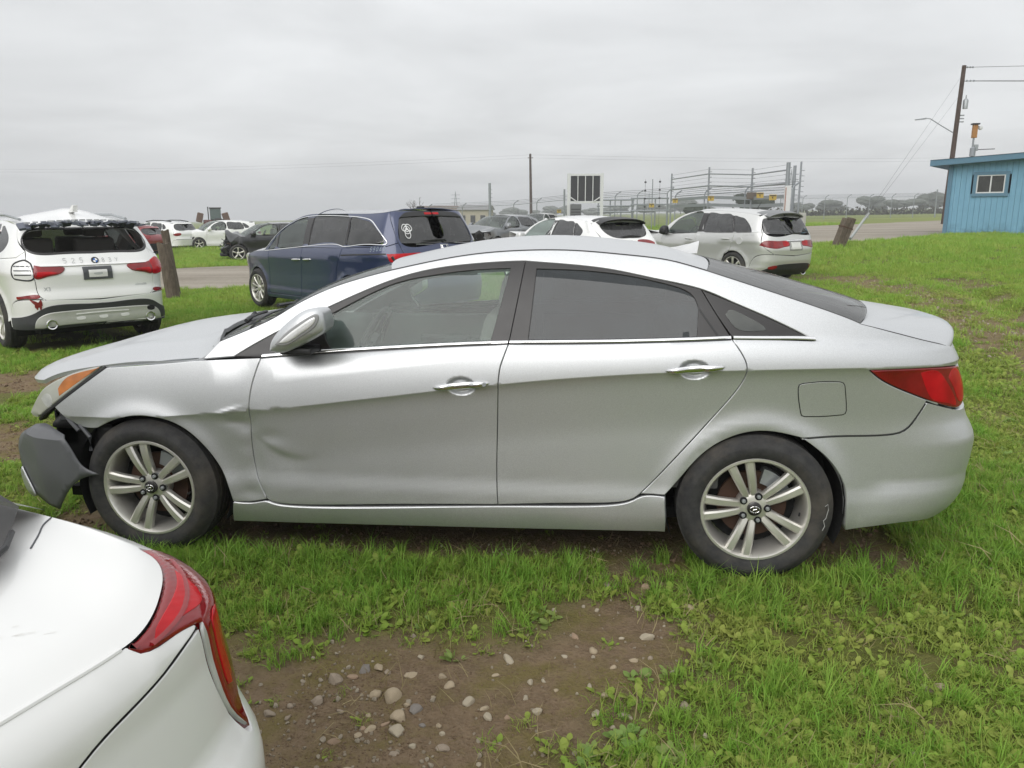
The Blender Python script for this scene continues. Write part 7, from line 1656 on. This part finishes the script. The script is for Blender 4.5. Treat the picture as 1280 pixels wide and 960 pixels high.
# ------------------------------------------------------------------ far buildings, tractor
def far_building(x, y, w, d, h, rh, label, wall, roof):
    z = gz(x, y); o = empty('farm_building', (x, y, z)); tag(o, label, 'building')
    m = MB(); m.box((0, 0, h / 2), (w, d, h)); m.build('wall', wall, o)
    m = MB(); m.add([(-w / 2 - .3, -d / 2 - .3, h), (w / 2 + .3, -d / 2 - .3, h), (w / 2 + .3, d / 2 + .3, h), (-w / 2 - .3, d / 2 + .3, h), (-w / 2 - .3, 0, h + rh), (w / 2 + .3, 0, h + rh)], [(0, 1, 5, 4), (2, 3, 4, 5), (0, 4, 3), (1, 2, 5), (0, 3, 2, 1)]); m.build('roof', roof, o)
    for k in range(3): MB().box((-w / 2 + w * (k + .5) / 3, -d / 2 - .02, h * .45), (w * .16, .06, h * .45)).build('bay_opening', M_darkgrey, o)
    return o
far_building(-19.0, 118, 4.6, 6, 2.5, .75, 'pale farm building with grey roof right of the minivan', simple('cream_wall', (.42, .38, .30), .8), simple('grey_roof', (.22, .22, .22), .8))
far_building(-25.2, 122, 6.0, 6, 2.6, .7, 'brown-roofed farm building half hidden by the minivan roof', simple('tan_wall', (.30, .26, .20), .8), simple('brown_roof', (.14, .11, .09), .8))
def tractor():
    x, y = -45.2, 84.5; z = gz(x, y); o = empty('tractor', (x, y, z), .5); tag(o, 'dark farm tractor with cab and raised implements far beyond the wrecks', 'tractor')
    MB().box((0, 0, 1.3), (2.2, 1.0, .8), bev=.1).build('engine_hood', simple('faded_rust_red', (.14, .05, .04), .7), o)
    MB().box((.3, 0, 2.35), (1.2, 1.3, 1.3), bev=.06).build('cab', simple('cab_glass', (.10, .13, .13), .2), o); MB().box((.3, 0, 3.06), (1.35, 1.45, .14), bev=.04).build('cab_roof', M_darkgrey, o)
    for dx, r in ((.6, .95), (-.95, .60)):
        for dy in (-.8, .8): m = MB(); m.lathe([(r * .45, -.2), (r * .9, -.24), (r, -.16), (r, .16), (r * .9, .24), (r * .45, .2)], 20, 'y', Matrix.Translation((dx, dy, r)), close=True); m.build('tyre', M_rubber, o, True, 40)
    for dx in (-1.9, 1.9): MB().box((dx, 0, 1.55), (.7, 1.6, 1.1), Matrix.Rotation(.25 if dx < 0 else -.25, 4, 'Y'), bev=.1).build('implement', simple('implement_brown', (.12, .07, .05), .8), o)
    tube_obj('exhaust_stack', [(-.5, -.3, 1.7), (-.5, -.3, 3.2)], .07, M_darkgrey, o)
tractor()

# ------------------------------------------------------------------ trees
def _leafm(name, c):
    return mat(name, lambda t: (t.bsdf(t.mix(t.n('ShaderNodeObjectInfo').outputs['Random'], tuple(x * .8 for x in c), c), .8, 0, 0, .2), t.m)[1])
ORD = ('first', 'second', 'third', 'fourth', 'fifth', 'sixth', 'seventh', 'eighth', 'ninth')
M_twig = simple('grey_twig', (.11, .095, .085), .9)
def bare_tree(x, y, h, seed, label):
    z = gz(x, y); o = empty('bare_tree', (x, y, z)); tag(o, label, 'tree'); rr = random.Random(seed); m = MB(); tw = MB()
    def grow(p, d, l, r, lv):
        q = p + d * l; (m if lv < 2 else tw).tube([tuple(p), tuple(p.lerp(q, .5) + Vector((rr.uniform(-.06, .06), 0, 0)) * l), tuple(q)], [r, r * .85, r * .65], 5)
        if lv < 5:
            for k in range(2 if lv else 5):
                a = rr.uniform(0, 6.28); s = rr.uniform(.35, .75); grow(p.lerp(q, rr.uniform(.6, 1.)), (d + Vector((math.cos(a) * s, math.sin(a) * s, rr.uniform(0, .25)))).normalized(), l * rr.uniform(.6, .8), r * .6, lv + 1)
    grow(Vector((0, 0, 0)), Vector((0, 0, 1)), h * .28, h * .017, 0); m.build('trunk', M_twig, o); tw.build('crown', M_twig, o)
bare_tree(-30.6, 127, 7.2, 3, 'bare leafless tree on the horizon above the minivan')
def leafy(name, x, y, w, h, n, seed, label, cat, c=(.030, .042, .020), trunk=True):
    z = gz(x, y); o = empty(name, (x, y, z)); tag(o, label, cat); rr = random.Random(seed); V = []; F = []
    lob = [(rr.uniform(-.5, .5) * w * .7, rr.uniform(-.3, .3) * w * .5, h * rr.uniform(.35, .8), rr.uniform(.18, .34)) for _ in range(9)]
    for i in range(n):
        a = rr.choice(lob); d = Vector((rr.gauss(0, 1), rr.gauss(0, 1), rr.gauss(0, 1))).normalized() * rr.uniform(.5, 1.) ** .5
        p = Vector((a[0] + d.x * w * a[3], a[1] + d.y * w * a[3] * .8, max(.1, a[2] + d.z * h * a[3]))); s = h * rr.uniform(.014, .034); u = Vector((rr.gauss(0, 1), rr.gauss(0, 1), rr.gauss(0, 1))).normalized(); v = u.orthogonal().normalized(); b = len(V)
        V += [tuple(p + u * s), tuple(p + v * s), tuple(p - u * s), tuple(p - v * s)]; F.append((b, b + 1, b + 2, b + 3))
    mk('crown', V, F, _leafm('leaf_%d' % int(c[1] * 1000), c), o)
    cv = []; cf = []
    for a in lob:
        b = len(cv); n1, n2 = 6, 9
        for i in range(n1 + 1):
            for j in range(n2):
                t1, t2 = math.pi * i / n1, 2 * math.pi * j / n2; q = .82 + rr.uniform(-.14, .14); cv.append((a[0] + w * a[3] * q * math.sin(t1) * math.cos(t2), a[1] + w * a[3] * .8 * q * math.sin(t1) * math.sin(t2), max(.05, a[2] + h * a[3] * q * math.cos(t1))))
        cf += [(b + i * n2 + j, b + i * n2 + (j + 1) % n2, b + (i + 1) * n2 + (j + 1) % n2, b + (i + 1) * n2 + j) for i in range(n1) for j in range(n2)]
    mk('inner_foliage', cv, cf, _leafm('leaf_%d' % int(c[1] * 1000), c), o)
    if trunk: tube_obj('trunk', [(0, 0, 0), (.1, 0, h * .5)], [h * .035, h * .02], M_pole, o)
    return o
leafy('evergreen_tree', 28.4, 144, 7.5, 4.3, 1500, 1, 'dark round tree behind the gate warning signs', 'tree')
leafy('evergreen_tree', 19.5, 150, 6, 2.8, 900, 8, 'low dark tree behind the middle of the gate', 'tree')
for k, (u, w, h) in enumerate(((72, 9, 3.6), (84, 12, 4.4), (97, 11, 5.6), (107, 14, 4.8), (118, 12, 6.4), (129, 11, 5.6), (141, 14, 6.8), (155, 15, 6.0))):
    leafy('far_tree', u, 290 + 3 * (k % 3), w, h, 700, 20 + k, '%s hazy tree from the left in the far row beyond the right fence' % ORD[k], 'tree', (.12, .135, .112))['group'] = 'far row of trees'  # leaf colour lightened, distance haze painted into it
for k in range(9):
    x = -66 + 15 * k + (k * 7 % 5); leafy('far_tree', x, 420 + (k % 3) * 12, 16, 4.5 + (k % 4), 420, 50 + k, '%s low tree from the left along the far horizon' % ORD[k], 'tree', (.12, .135, .112))['group'] = 'far left trees'  # same paled leaves, haze put into their colour
leafy('small_bush', 14.6, 54.0, .9, .65, 500, 70, 'small dark bush on the road verge behind the leaning stub', 'bush', (.035, .050, .018), False)
def hedge():
    rr = random.Random(9); V = []; F = []; o = empty('hedge', (20, 150, gz(20, 150))); tag(o, 'long low dark hedge line across the field beyond the right fence', 'hedge')
    for i in range(3800):
        x = rr.uniform(0, 75); p = Vector((x, rr.uniform(-.8, .8) + x * .05, abs(rr.gauss(0, .55)) + .05 + .012 * x)); s = rr.uniform(.12, .30); u = Vector((rr.gauss(0, 1), rr.gauss(0, 1), rr.gauss(0, 1))).normalized(); v = u.orthogonal(); b = len(V)
        V += [tuple(p + u * s), tuple(p + v * s), tuple(p - u * s), tuple(p - v * s)]; F.append((b, b + 1, b + 2, b + 3))
    mk('foliage', V, F, _leafm('leaf_hedge', (.050, .048, .030)), o)
hedge()
for x, y, h in ((70, 300, 16), (-62, 330, 12), (20, 330, 9)):
    z = gz(x, y); o = empty('lattice_tower', (x, y, z)); tag(o, {70: 'faint lattice power tower far beyond the right fence', -62: 'faint lattice power tower on the far left horizon', 20: 'faint low lattice tower seen through the gate'}[x], 'tower')
    for sx in (-1, 1):
        for sy in (-1, 1): tube_obj('leg', [(sx * h * .09, sy * h * .09, 0), (sx * h * .03, sy * h * .03, h * .65), (0, 0, h)], .10, M_post, o, 4)
    for zz in (.62, .75, .88): tube_obj('crossarm', [(-h * .16, 0, h * zz), (h * .16, 0, h * zz)], .08, M_post, o, 4)
# ------------------------------------------------------------------ grass (instanced tufts)
def blade_clump(name, n, hmin, hmax, rad, wid, lean, seed, material, leaf=0., dry=False):
    rr = random.Random(seed); V = []; F = []; T = []
    for i in range(n):
        a = rr.uniform(0, 6.283); r = rad * rr.random() ** .6; bx, by = r * math.cos(a), r * math.sin(a); h = rr.uniform(hmin, hmax); d = rr.uniform(0, 6.283); le = rr.uniform(.25, 1.) * lean * h; w = wid * rr.uniform(.6, 1.3); tone = rr.random()
        px, py = -math.sin(d) * w, math.cos(d) * w; b = len(V)
        if rr.random() < leaf:      # small broad leaf
            l = h * .8; w2 = l * .34; px, py = -math.sin(d) * w2, math.cos(d) * w2; zt = rr.uniform(.25, .7)
            P = [(0, 0, .006), (.45, 1, .5), (.75, .75, .75), (1., 0, 1.)]
            V += [(bx, by, .004), (bx + math.cos(d) * l * .45 - px, by + math.sin(d) * l * .45 - py, l * zt * .7), (bx + math.cos(d) * l * .45 + px, by + math.sin(d) * l * .45 + py, l * zt * .7), (bx + math.cos(d) * l * .8 - px * .7, by + math.sin(d) * l * .8 - py * .7, l * zt * .95), (bx + math.cos(d) * l * .8 + px * .7, by + math.sin(d) * l * .8 + py * .7, l * zt * .95), (bx + math.cos(d) * l, by + math.sin(d) * l, l * zt)]
            F += [(b, b + 1, b + 2), (b + 1, b + 3, b + 4, b + 2), (b + 3, b + 5, b + 4)]; T += [tone] * 6
        else:
            for t, k in ((0, 1.), (.5, .85)):
                ox, oy = math.cos(d) * le * t * t, math.sin(d) * le * t * t
                V += [(bx + ox - px * k, by + oy - py * k, h * t * (1 - .12 * t)), (bx + ox + px * k, by + oy + py * k, h * t * (1 - .12 * t))]
            V.append((bx + math.cos(d) * le, by + math.sin(d) * le, h * (1 - .35 * min(1, le / h)))); F += [(b, b + 1, b + 3, b + 2), (b + 2, b + 3, b + 4)]; T += [tone] * 5
    me = bpy.data.meshes.new(name); me.from_pydata(V, [], F); me.materials.append(material); at = me.attributes.new('tone', 'FLOAT', 'POINT'); at.data.foreach_set('value', T)
    me.polygons.foreach_set('use_smooth', [True] * len(me.polygons)); me.update()
    return bpy.data.objects.new(name, me)
def grass_mat(name, c0, c1, c2, tl=.35):
    def f(t):
        at = t.n('ShaderNodeAttribute'); at.attribute_name = 'tone'; rd = t.n('ShaderNodeObjectInfo').outputs['Random']; n = t.noise(.9, 4, .6, t.pos())
        c = t.mix(at.outputs['Fac'], c0, c1); c = t.mix(t.mapr(t.math('ADD', t.math('MULTIPLY', rd, .45), t.math('MULTIPLY', n, .9)), .45, 1.05, 0, 1.), c, c2)
        p = t.n('ShaderNodeBsdfPrincipled'); t.l(c, p.inputs['Base Color']); p.inputs['Roughness'].default_value = .62; p.inputs['Specular IOR Level'].default_value = .25
        tr = t.n('ShaderNodeBsdfTranslucent'); t.l(c, tr.inputs[0]); m = t.n('ShaderNodeMixShader'); m.inputs[0].default_value = tl; t.l(p.outputs[0], m.inputs[1]); t.l(tr.outputs[0], m.inputs[2]); t.l(m.outputs[0], t.out.inputs[0]); return t.m
    return mat(name, f)
MG1 = grass_mat('lush_grass', (.140, .310, .032), (.245, .440, .058), (.285, .410, .070))
MG5 = grass_mat('bank_grass', (.175, .345, .040), (.300, .500, .072), (.390, .460, .100))
MG2 = grass_mat('mat_grass', (.165, .280, .036), (.290, .410, .065), (.345, .370, .090))
MG3 = grass_mat('weed_leaf', (.145, .250, .055), (.235, .360, .095), (.27, .31, .09))
MG4 = grass_mat('dry_straw', (.28, .22, .11), (.42, .35, .19), (.20, .16, .07), .2)
def scatter(name, src, pts, scale, label, cat, seed=0, tilt=.15):
    """instances src on points with stored scale and turn"""
    rs = np.random.RandomState(seed); n = len(pts); me = bpy.data.meshes.new(name); me.vertices.add(n); me.vertices.foreach_set('co', np.asarray(pts, np.float32).ravel())
    a = me.attributes.new('size', 'FLOAT', 'POINT'); a.data.foreach_set('value', np.asarray(scale, np.float32))
    r = np.stack([rs.normal(0, tilt, n), rs.normal(0, tilt, n), rs.uniform(0, 6.283, n)], 1); a = me.attributes.new('turn', 'FLOAT_VECTOR', 'POINT'); a.data.foreach_set('vector', r.astype(np.float32).ravel()); me.update()
    o = link(name, me); g = bpy.data.node_groups.new(name, 'GeometryNodeTree'); g.interface.new_socket('Geometry', in_out='INPUT', socket_type='NodeSocketGeometry'); g.interface.new_socket('Geometry', in_out='OUTPUT', socket_type='NodeSocketGeometry')
    N = g.nodes; i_, o_ = N.new('NodeGroupInput'), N.new('NodeGroupOutput'); ip = N.new('GeometryNodeInstanceOnPoints'); oi = N.new('GeometryNodeObjectInfo'); oi.inputs['Object'].default_value = src; oi.inputs['As Instance'].default_value = True
    sz = N.new('GeometryNodeInputNamedAttribute'); sz.data_type = 'FLOAT'; sz.inputs['Name'].default_value = 'size'; tn = N.new('GeometryNodeInputNamedAttribute'); tn.data_type = 'FLOAT_VECTOR'; tn.inputs['Name'].default_value = 'turn'; er = N.new('FunctionNodeEulerToRotation')
    L = g.links; L.new(i_.outputs[0], ip.inputs['Points']); L.new(oi.outputs['Geometry'], ip.inputs['Instance']); L.new(sz.outputs[0], ip.inputs['Scale']); L.new(tn.outputs[0], er.inputs[0]); L.new(er.outputs[0], ip.inputs['Rotation']); L.new(ip.outputs[0], o_.inputs[0])
    md = o.modifiers.new('scatter', 'NODES'); md.node_group = g; tag(o, label, cat, kind='stuff'); return o
CARS = [(0, 0, 0., 2.2, .80), (-3.57, 8.78, -.68, 2.3, .85), (3.38, 15.0, -.854, 2.0, .8), (.1, 13., -.958, 2.0, .8), (-7.3, 6.28, -.685, 2.2, .80), (-2.24, -3.06, -.28, 2.0, .8)]
def under_car(x, y):
    m = np.zeros(len(x), bool)
    for cx, cy, a, lx, ly in CARS:
        c, s = math.cos(a), math.sin(a); u = c * (x - cx) + s * (y - cy); v = -s * (x - cx) + c * (y - cy); m |= (abs(u) < lx) & (abs(v) < ly)
    return m
CAMP = np.array((.714, -4.134)); CAMF = np.array((-.1154, .9933))
def spots(x0, x1, y0, y1, dens, seed, keep):
    rs = np.random.RandomState(seed); n = int((x1 - x0) * (y1 - y0) * dens); x = rs.uniform(x0, x1, n); y = rs.uniform(y0, y1, n)
    dx, dy = x - CAMP[0], y - CAMP[1]; f = dx * CAMF[0] + dy * CAMF[1]; l = dx * CAMF[1] - dy * CAMF[0]
    m = (f > .2) & (abs(l) < f * .95 + 1.6); x, y = x[m], y[m]            # the ground the place shows plus a wide margin
    k = keep(x, y) > rs.rand(len(x)); k &= ~on_road(x, y); x, y = x[k], y[k]
    return x, y
def put(name, src, spec, label, cat, sc, seed, tilt=.15, sink=.004):
    X = []; S_ = []
    for (x0, x1, y0, y1, dens, keep, k0, k1) in spec:
        x, y = spots(x0, x1, y0, y1, dens, seed + len(X), keep); rs = np.random.RandomState(seed + 77 + len(X)); X.append(np.stack([x, y, ground_z(x, y) - sink], 1)); S_.append(rs.uniform(k0, k1, len(x)) * (.75 + .6 * fbm(x, y, .8, 3, 31)))
    return scatter(name, src, np.concatenate(X), np.concatenate(S_) * sc, label, cat, seed, tilt)
lush = lambda x, y: np.clip((1 - 1.25 * dirt_at(x, y)), 0, 1) * sstep(.40, .62, fbm(x, y, .9, 3, 41) + .10 * sstep(-1.3, -.4, y)) * np.where(under_car(x, y), .02, 1)
mid = lambda x, y: np.clip(1 - 1.05 * dirt_at(x, y), 0, 1) * (.25 + .75 * sstep(.30, .60, fbm(x, y, 1.7, 3, 43))) * np.where(under_car(x, y), .03, 1)
edge = lambda x, y: (np.exp(-((y + .92) / .16) ** 2) * (abs(x) < 2.1) + np.exp(-((np.hypot(x - 1.4, y + .9) - .15) / .2) ** 2) + .8 * np.exp(-(np.hypot(x - 2.25, y + .85) / .35) ** 2)) * np.clip(1 - dirt_at(x, y), 0, 1)
every = lambda x, y: np.clip(1 - 1.0 * dirt_at(x, y), 0, 1) * np.where(under_car(x, y), .05, 1)
tuft = blade_clump('tuft_source', 30, .03, .095, .034, .0017, 1.0, 1, MG1)
tall = blade_clump('tall_source', 18, .05, .16, .024, .0019, 1.0, 5, MG1)
mats_ = blade_clump('mat_source', 44, .014, .052, .058, .0016, 1.25, 2, MG2, .10)
weed = blade_clump('weed_source', 14, .02, .048, .032, .003, .8, 3, MG3, .8)
straw = blade_clump('straw_source', 7, .05, .12, .07, .0016, 1.6, 4, MG4)
big = blade_clump('big_source', 34, .04, .13, .12, .0036, .8, 6, MG5)
put('short_grass', mats_, [(-4.5, 6, -3.2, 3, 620, mid, .7, 1.3), (-4, 5, -3.2, -.4, 160, lambda x, y: .38 * np.clip(1.22 - dirt_at(x, y), 0, 1), .35, .8), (-11, 13, 3, 12, 150, every, 1., 1.7)], 'short matted grass and clover round the parked cars', 'grass', 1., 11)
put('tufted_grass', tuft, [(-4.5, 6, -3.2, 3, 330, lush, .55, 1.15), (-10, 11, 3, 9, 130, lush, .8, 1.4)], 'lush green tufts of grass beside the silver sedan', 'grass', 1., 23)
put('tall_grass', tall, [(-2.6, 2.9, -1.5, -.5, 420, edge, .6, 1.05), (2.0, 4.5, -1.1, 2.0, 150, lush, .5, 1.0)], 'tall grass blades along the sedan sill and wheels', 'grass', 1., 37)
put('weeds', weed, [(-4.5, 6, -3.2, 2, 110, lambda x, y: .75 * np.clip(1 - dirt_at(x, y), 0, 1) * sstep(.45, .60, fbm(x, y, 1.3, 3, 47)) * np.where(under_car(x, y), .05, 1), .6, 1.3)], 'low broad-leaved weeds among the grass', 'weeds', 1., 41)
put('dry_grass', straw, [(-4.5, 6, -3.2, 3, 110, lambda x, y: .55 * np.where(under_car(x, y), .4, 1) * (.35 + .65 * sstep(.42, .60, fbm(x, y, 1.9, 3, 49))), .6, 1.2), (2, 11, 3, 15, 25, lambda x, y: dirt_at(x, y), 1., 1.8)], 'dry straw lying on the bare soil and grass', 'grass', 1., 53, .5)
put('meadow_grass', big, [(-16, 16, 5, 16, 55, every, .55, 1.15), (-32, 34, 15, 34, 26, every, .8, 1.6), (-45, 50, 34, 60, 5, every, 1.6, 2.6)], 'grass on the verge and bank beyond the sedan', 'grass', 1., 61)

# ------------------------------------------------------------------ stones on the bare patch
def _stone(name, c):
    return mat(name, lambda t: (t.bsdf(t.mix(t.mapr(t.noise(30, 6, .65, t.obj()), .3, .7, 0, 1), tuple(x * .72 for x in c), tuple(min(1, x * 1.15) for x in c)), .9, 0, 0, .25, t.noise(60, 5, .6, t.obj()), .4, .004), t.m)[1])
ST = [_stone('stone_tan', (.40, .325, .225)), _stone('stone_grey', (.32, .262, .20)), _stone('stone_pale', (.41, .355, .265)), _stone('stone_blue', (.235, .212, .19)), _stone('stone_brown', (.34, .245, .17))]
def stone_mesh(seed, ang=False):
    rr = random.Random(seed); bm = bmesh.new(); bmesh.ops.create_icosphere(bm, subdivisions=3 if not ang else 2, radius=1.)
    pl = [(Vector((rr.gauss(0, 1), rr.gauss(0, 1), rr.gauss(0, 1))).normalized(), rr.uniform(.50, .80)) for _ in range(11)]
    for v in bm.verts:
        for n, d in pl:
            k = v.co.dot(n) - d
            if k > 0: v.co -= n * k * (.97 if ang else .75)
        v.co *= 1 + rr.uniform(-.04, .04)
    me = bpy.data.meshes.new('stone'); bm.to_mesh(me); bm.free()
    if not ang: me.polygons.foreach_set('use_smooth', [True] * len(me.polygons))
    return me
def stone(x, y, w, d, h, m, seed, label, ang=False, group=None):
    me = stone_mesh(seed, ang); me.materials.append(ST[m]); o = link('stone', me); o.scale = (w / 2, d / 2, h / 2); o.rotation_euler = (random.Random(seed).uniform(-.25, .25), random.Random(seed + 1).uniform(-.25, .25), random.Random(seed + 2).uniform(0, 3.1))
    o.location = (x, y, gz(x, y) + h * .05); return tag(o, label, 'stone', group)
STONES = [(-0.203, -1.773, 0.062, 0.062, 1, 1, 'brown-grey angular stone left of the bluish stone in the row nearest the grass'),
 (-0.115, -1.7, 0.051, 0.063, 3, 1, 'bluish grey angular stone at the top of the stone row by the grass'),
 (-0.221, -1.9, 0.056, 0.043, 1, 1, 'brown-grey block standing alone left of the other stones'),
 (-0.142, -1.75, 0.059, 0.028, 4, 0, 'flat pinkish stone between the angular brown and bluish stones'),
 (-0.069, -1.679, 0.063, 0.028, 0, 0, 'long flat tan stone touching the bluish stone'),
 (-0.028, -1.71, 0.035, 0.036, 1, 1, None),
 (0.057, -1.718, 0.055, 0.033, 0, 1, 'tan slab at the right end of the stone row by the grass'),
 (-0.039, -1.838, 0.048, 0.042, 0, 0, 'smooth tan stone just left of the largest rounded stone'),
 (0.026, -1.848, 0.063, 0.073, 0, 0, 'largest rounded tan stone in the middle of the bare patch'),
 (0.077, -1.954, 0.054, 0.053, 0, 0, 'round tan stone touching the dark bluish stone'),
 (0.089, -2.024, 0.067, 0.053, 2, 0, 'large oval tan stone lowest of the central group'),
 (0.123, -1.912, 0.048, 0.045, 3, 1, 'dark slate-blue stone beside the round tan one'),
 (-0.002, -2.018, 0.042, 0.026, 0, 0, None),
 (-0.032, -2.051, 0.03, 0.03, 0, 1, None),
 (0.296, -1.859, 0.042, 0.042, 2, 0, 'pale elongated pebble leaning to the right of the central group'),
 (0.354, -1.882, 0.04, 0.023, 0, 1, None),
 (0.373, -1.923, 0.037, 0.033, 2, 1, None),
 (0.211, -1.772, 0.039, 0.038, 0, 0, None),
 (0.176, -1.715, 0.034, 0.032, 0, 0, None),
 (0.07, -1.596, 0.034, 0.028, 2, 1, None),
 (0.254, -2.095, 0.032, 0.048, 1, 1, 'upright grey wedge stone near the bottom of the picture'),
 (-0.017, -2.207, 0.042, 0.023, 0, 0, None),
 (-0.357, -1.98, 0.044, 0.03, 1, 0, None),
 (-0.128, -1.941, 0.03, 0.022, 1, 1, None),
 (0.158, -2.088, 0.028, 0.024, 2, 0, None),
 (0.108, -2.126, 0.04, 0.017, 1, 1, None),
 (-0.302, -1.932, 0.023, 0.025, 1, 0, None),
 (-0.289, -1.993, 0.025, 0.02, 1, 0, None),
 (-0.027, -2.015, 0.021, 0.028, 4, 0, None),
 (0.167, -1.988, 0.019, 0.031, 3, 0, None),
 (0.22, -1.987, 0.027, 0.025, 0, 1, None),
 (0.237, -2.024, 0.02, 0.022, 2, 1, None),
 (0.376, -2.144, 0.023, 0.017, 2, 1, None),
 (0.169, -1.84, 0.026, 0.019, 0, 0, None),
 (-0.027, -1.946, 0.019, 0.019, 0, 0, None),
 (-0.097, -2.085, 0.041, 0.031, 4, 0, None),
 (0.043, -1.987, 0.037, 0.018, 4, 0, None),
 (0.089, -1.887, 0.028, 0.022, 0, 0, None),
 (0.403, -1.596, 0.061, 0.033, 2, 0, 'flat pale stone alone on the dirt right of the stone groups'),
 (0.53, -1.874, 0.032, 0.038, 2, 1, None),
 (0.701, -1.727, 0.038, 0.026, 2, 1, None),
 (0.755, -1.774, 0.028, 0.032, 0, 0, 'round olive-brown stone like a small ball'),
 (0.721, -1.869, 0.053, 0.03, 2, 1, 'white angular stone left of the other white stone near the grass edge'),
 (0.82, -1.875, 0.05, 0.033, 2, 1, 'white angular stone with grass blades growing through it'),
 (0.709, -1.507, 0.033, 0.047, 0, 0, None),
 (0.641, -1.418, 0.046, 0.031, 4, 0, None),
 (0.889, -1.174, 0.051, 0.033, 2, 0, None),
 (0.935, -0.989, 0.065, 0.039, 4, 0, None),
 (1.102, -1.192, 0.062, 0.047, 0, 1, 'tan stone near the rear wheel at the grass edge'),
 (1.091, -1.059, 0.032, 0.038, 0, 0, None),
 (0.861, -1.559, 0.041, 0.024, 0, 0, None),
 (0.913, -1.392, 0.067, 0.045, 2, 1, None),
 (1.018, -1.822, 0.04, 0.04, 1, 0, None),
 (0.765, -0.994, 0.036, 0.035, 1, 0, None),
 (0.492, -1.717, 0.031, 0.023, 2, 0, None),
 (1.067, -1.963, 0.023, 0.023, 2, 0, None),
 (0.484, -1.805, 0.03, 0.024, 2, 1, None),
 (0.605, -1.555, 0.018, 0.026, 2, 0, None),
 (0.821, -1.41, 0.025, 0.019, 2, 0, None),
 (0.779, -1.93, 0.017, 0.019, 2, 0, None),
 (0.723, -1.205, 0.025, 0.035, 2, 0, None),
 (0.433, -1.911, 0.021, 0.025, 4, 0, None),
 (0.365, -1.691, 0.031, 0.018, 0, 0, None),
 (0.475, -1.502, 0.021, 0.023, 1, 1, None),
 (0.921, -1.533, 0.027, 0.022, 1, 0, None),
 (0.785, -1.611, 0.027, 0.023, 0, 0, None),
 (0.538, -1.708, 0.023, 0.016, 2, 0, None),
 (0.585, -1.755, 0.021, 0.014, 0, 0, None),
 (1.844, -1.657, 0.052, 0.044, 1, 0, 'grey stone in the grass left of its tan neighbour at lower right'),
 (1.892, -1.639, 0.041, 0.05, 0, 0, 'tan stone in the grass right of its grey neighbour at lower right'),
 (1.578, -1.451, 0.045, 0.024, 1, 0, None),
 (1.681, -1.996, 0.029, 0.028, 2, 0, None),
 (2.499, -0.697, 0.08, 0.025, 1, 0, None)]
for k, (x, y, w, h, m, a, lb) in enumerate(STONES):
    w, h = w * 1.1, h * 1.1
    stone(x, y, w, max(h, w * .55) * (.9 + .2 * ((k * 7) % 5) / 5), min(h, w) * .80, m, 100 + k, lb or 'small loose stone scattered on the bare dirt patch', bool(a), None if lb else 'small stones on the bare dirt patch')
peb = bpy.data.objects.new('pebble_source', stone_mesh(901, True)); peb.data.materials.append(_stone('pebble', (.27, .225, .165)))
peb2 = bpy.data.objects.new('pebble_source_b', stone_mesh(907, True)); peb2.data.materials.append(_stone('pebble_pale', (.34, .295, .225)))
crumb = bpy.data.objects.new('crumb_source', stone_mesh(911, True)); crumb.data.materials.append(_stone('soil_crumb', (.185, .130, .082)))
gr = lambda x, y: dirt_at(x, y) * (.15 + .85 * sstep(.48, .66, fbm(x, y, 2.6, 3, 63)))
put('gravel', peb, [(-1.7, 1.4, -2.8, -.6, 420, gr, .0022, .0080), (-5.5, 4, -1, 4, 40, gr, .004, .012)], 'fine gravel strewn over the bare dirt patch', 'gravel', 1., 71, .8, -.001)
put('pale_gravel', peb2, [(-1.7, 1.4, -2.8, -.6, 170, gr, .003, .011), (4.5, 8.5, 4, 14, 30, lambda x, y: dirt_at(x, y), .008, .025)], 'paler chips of gravel on the bare dirt and the worn track', 'gravel', 1., 83, .8, -.002)
put('soil_crumbs', crumb, [(-1.9, 1.6, -2.8, -.5, 5200, lambda x, y: np.clip(dirt_at(x, y) * 1.1, 0, 1) * (.35 + .65 * sstep(.40, .62, fbm(x, y, 4.1, 3, 67))), .0012, .0048), (-6, 4, -1, 4, 380, lambda x, y: dirt_at(x, y), .004, .016)], 'loose crumbs of brown soil on the bare ground', 'soil', 1., 91, .8, -.0005)

# ------------------------------------------------------------------ damp air
def _haze(t):
    v = t.n('ShaderNodeVolumePrincipled'); v.inputs['Color'].default_value = (.93, .95, .97, 1); v.inputs['Density'].default_value = .0011; v.inputs['Anisotropy'].default_value = .0
    t.l(v.outputs[0], t.out.inputs['Volume']); return t.m
_h = MB(); _h.box((0, 660, 5.0), (2160, 1840, 50)); hz_ = _h.build('haze', mat('damp_air', _haze)); tag(hz_, kind='stuff', label='thin grey haze hanging over the whole yard and fields', cat='haze')
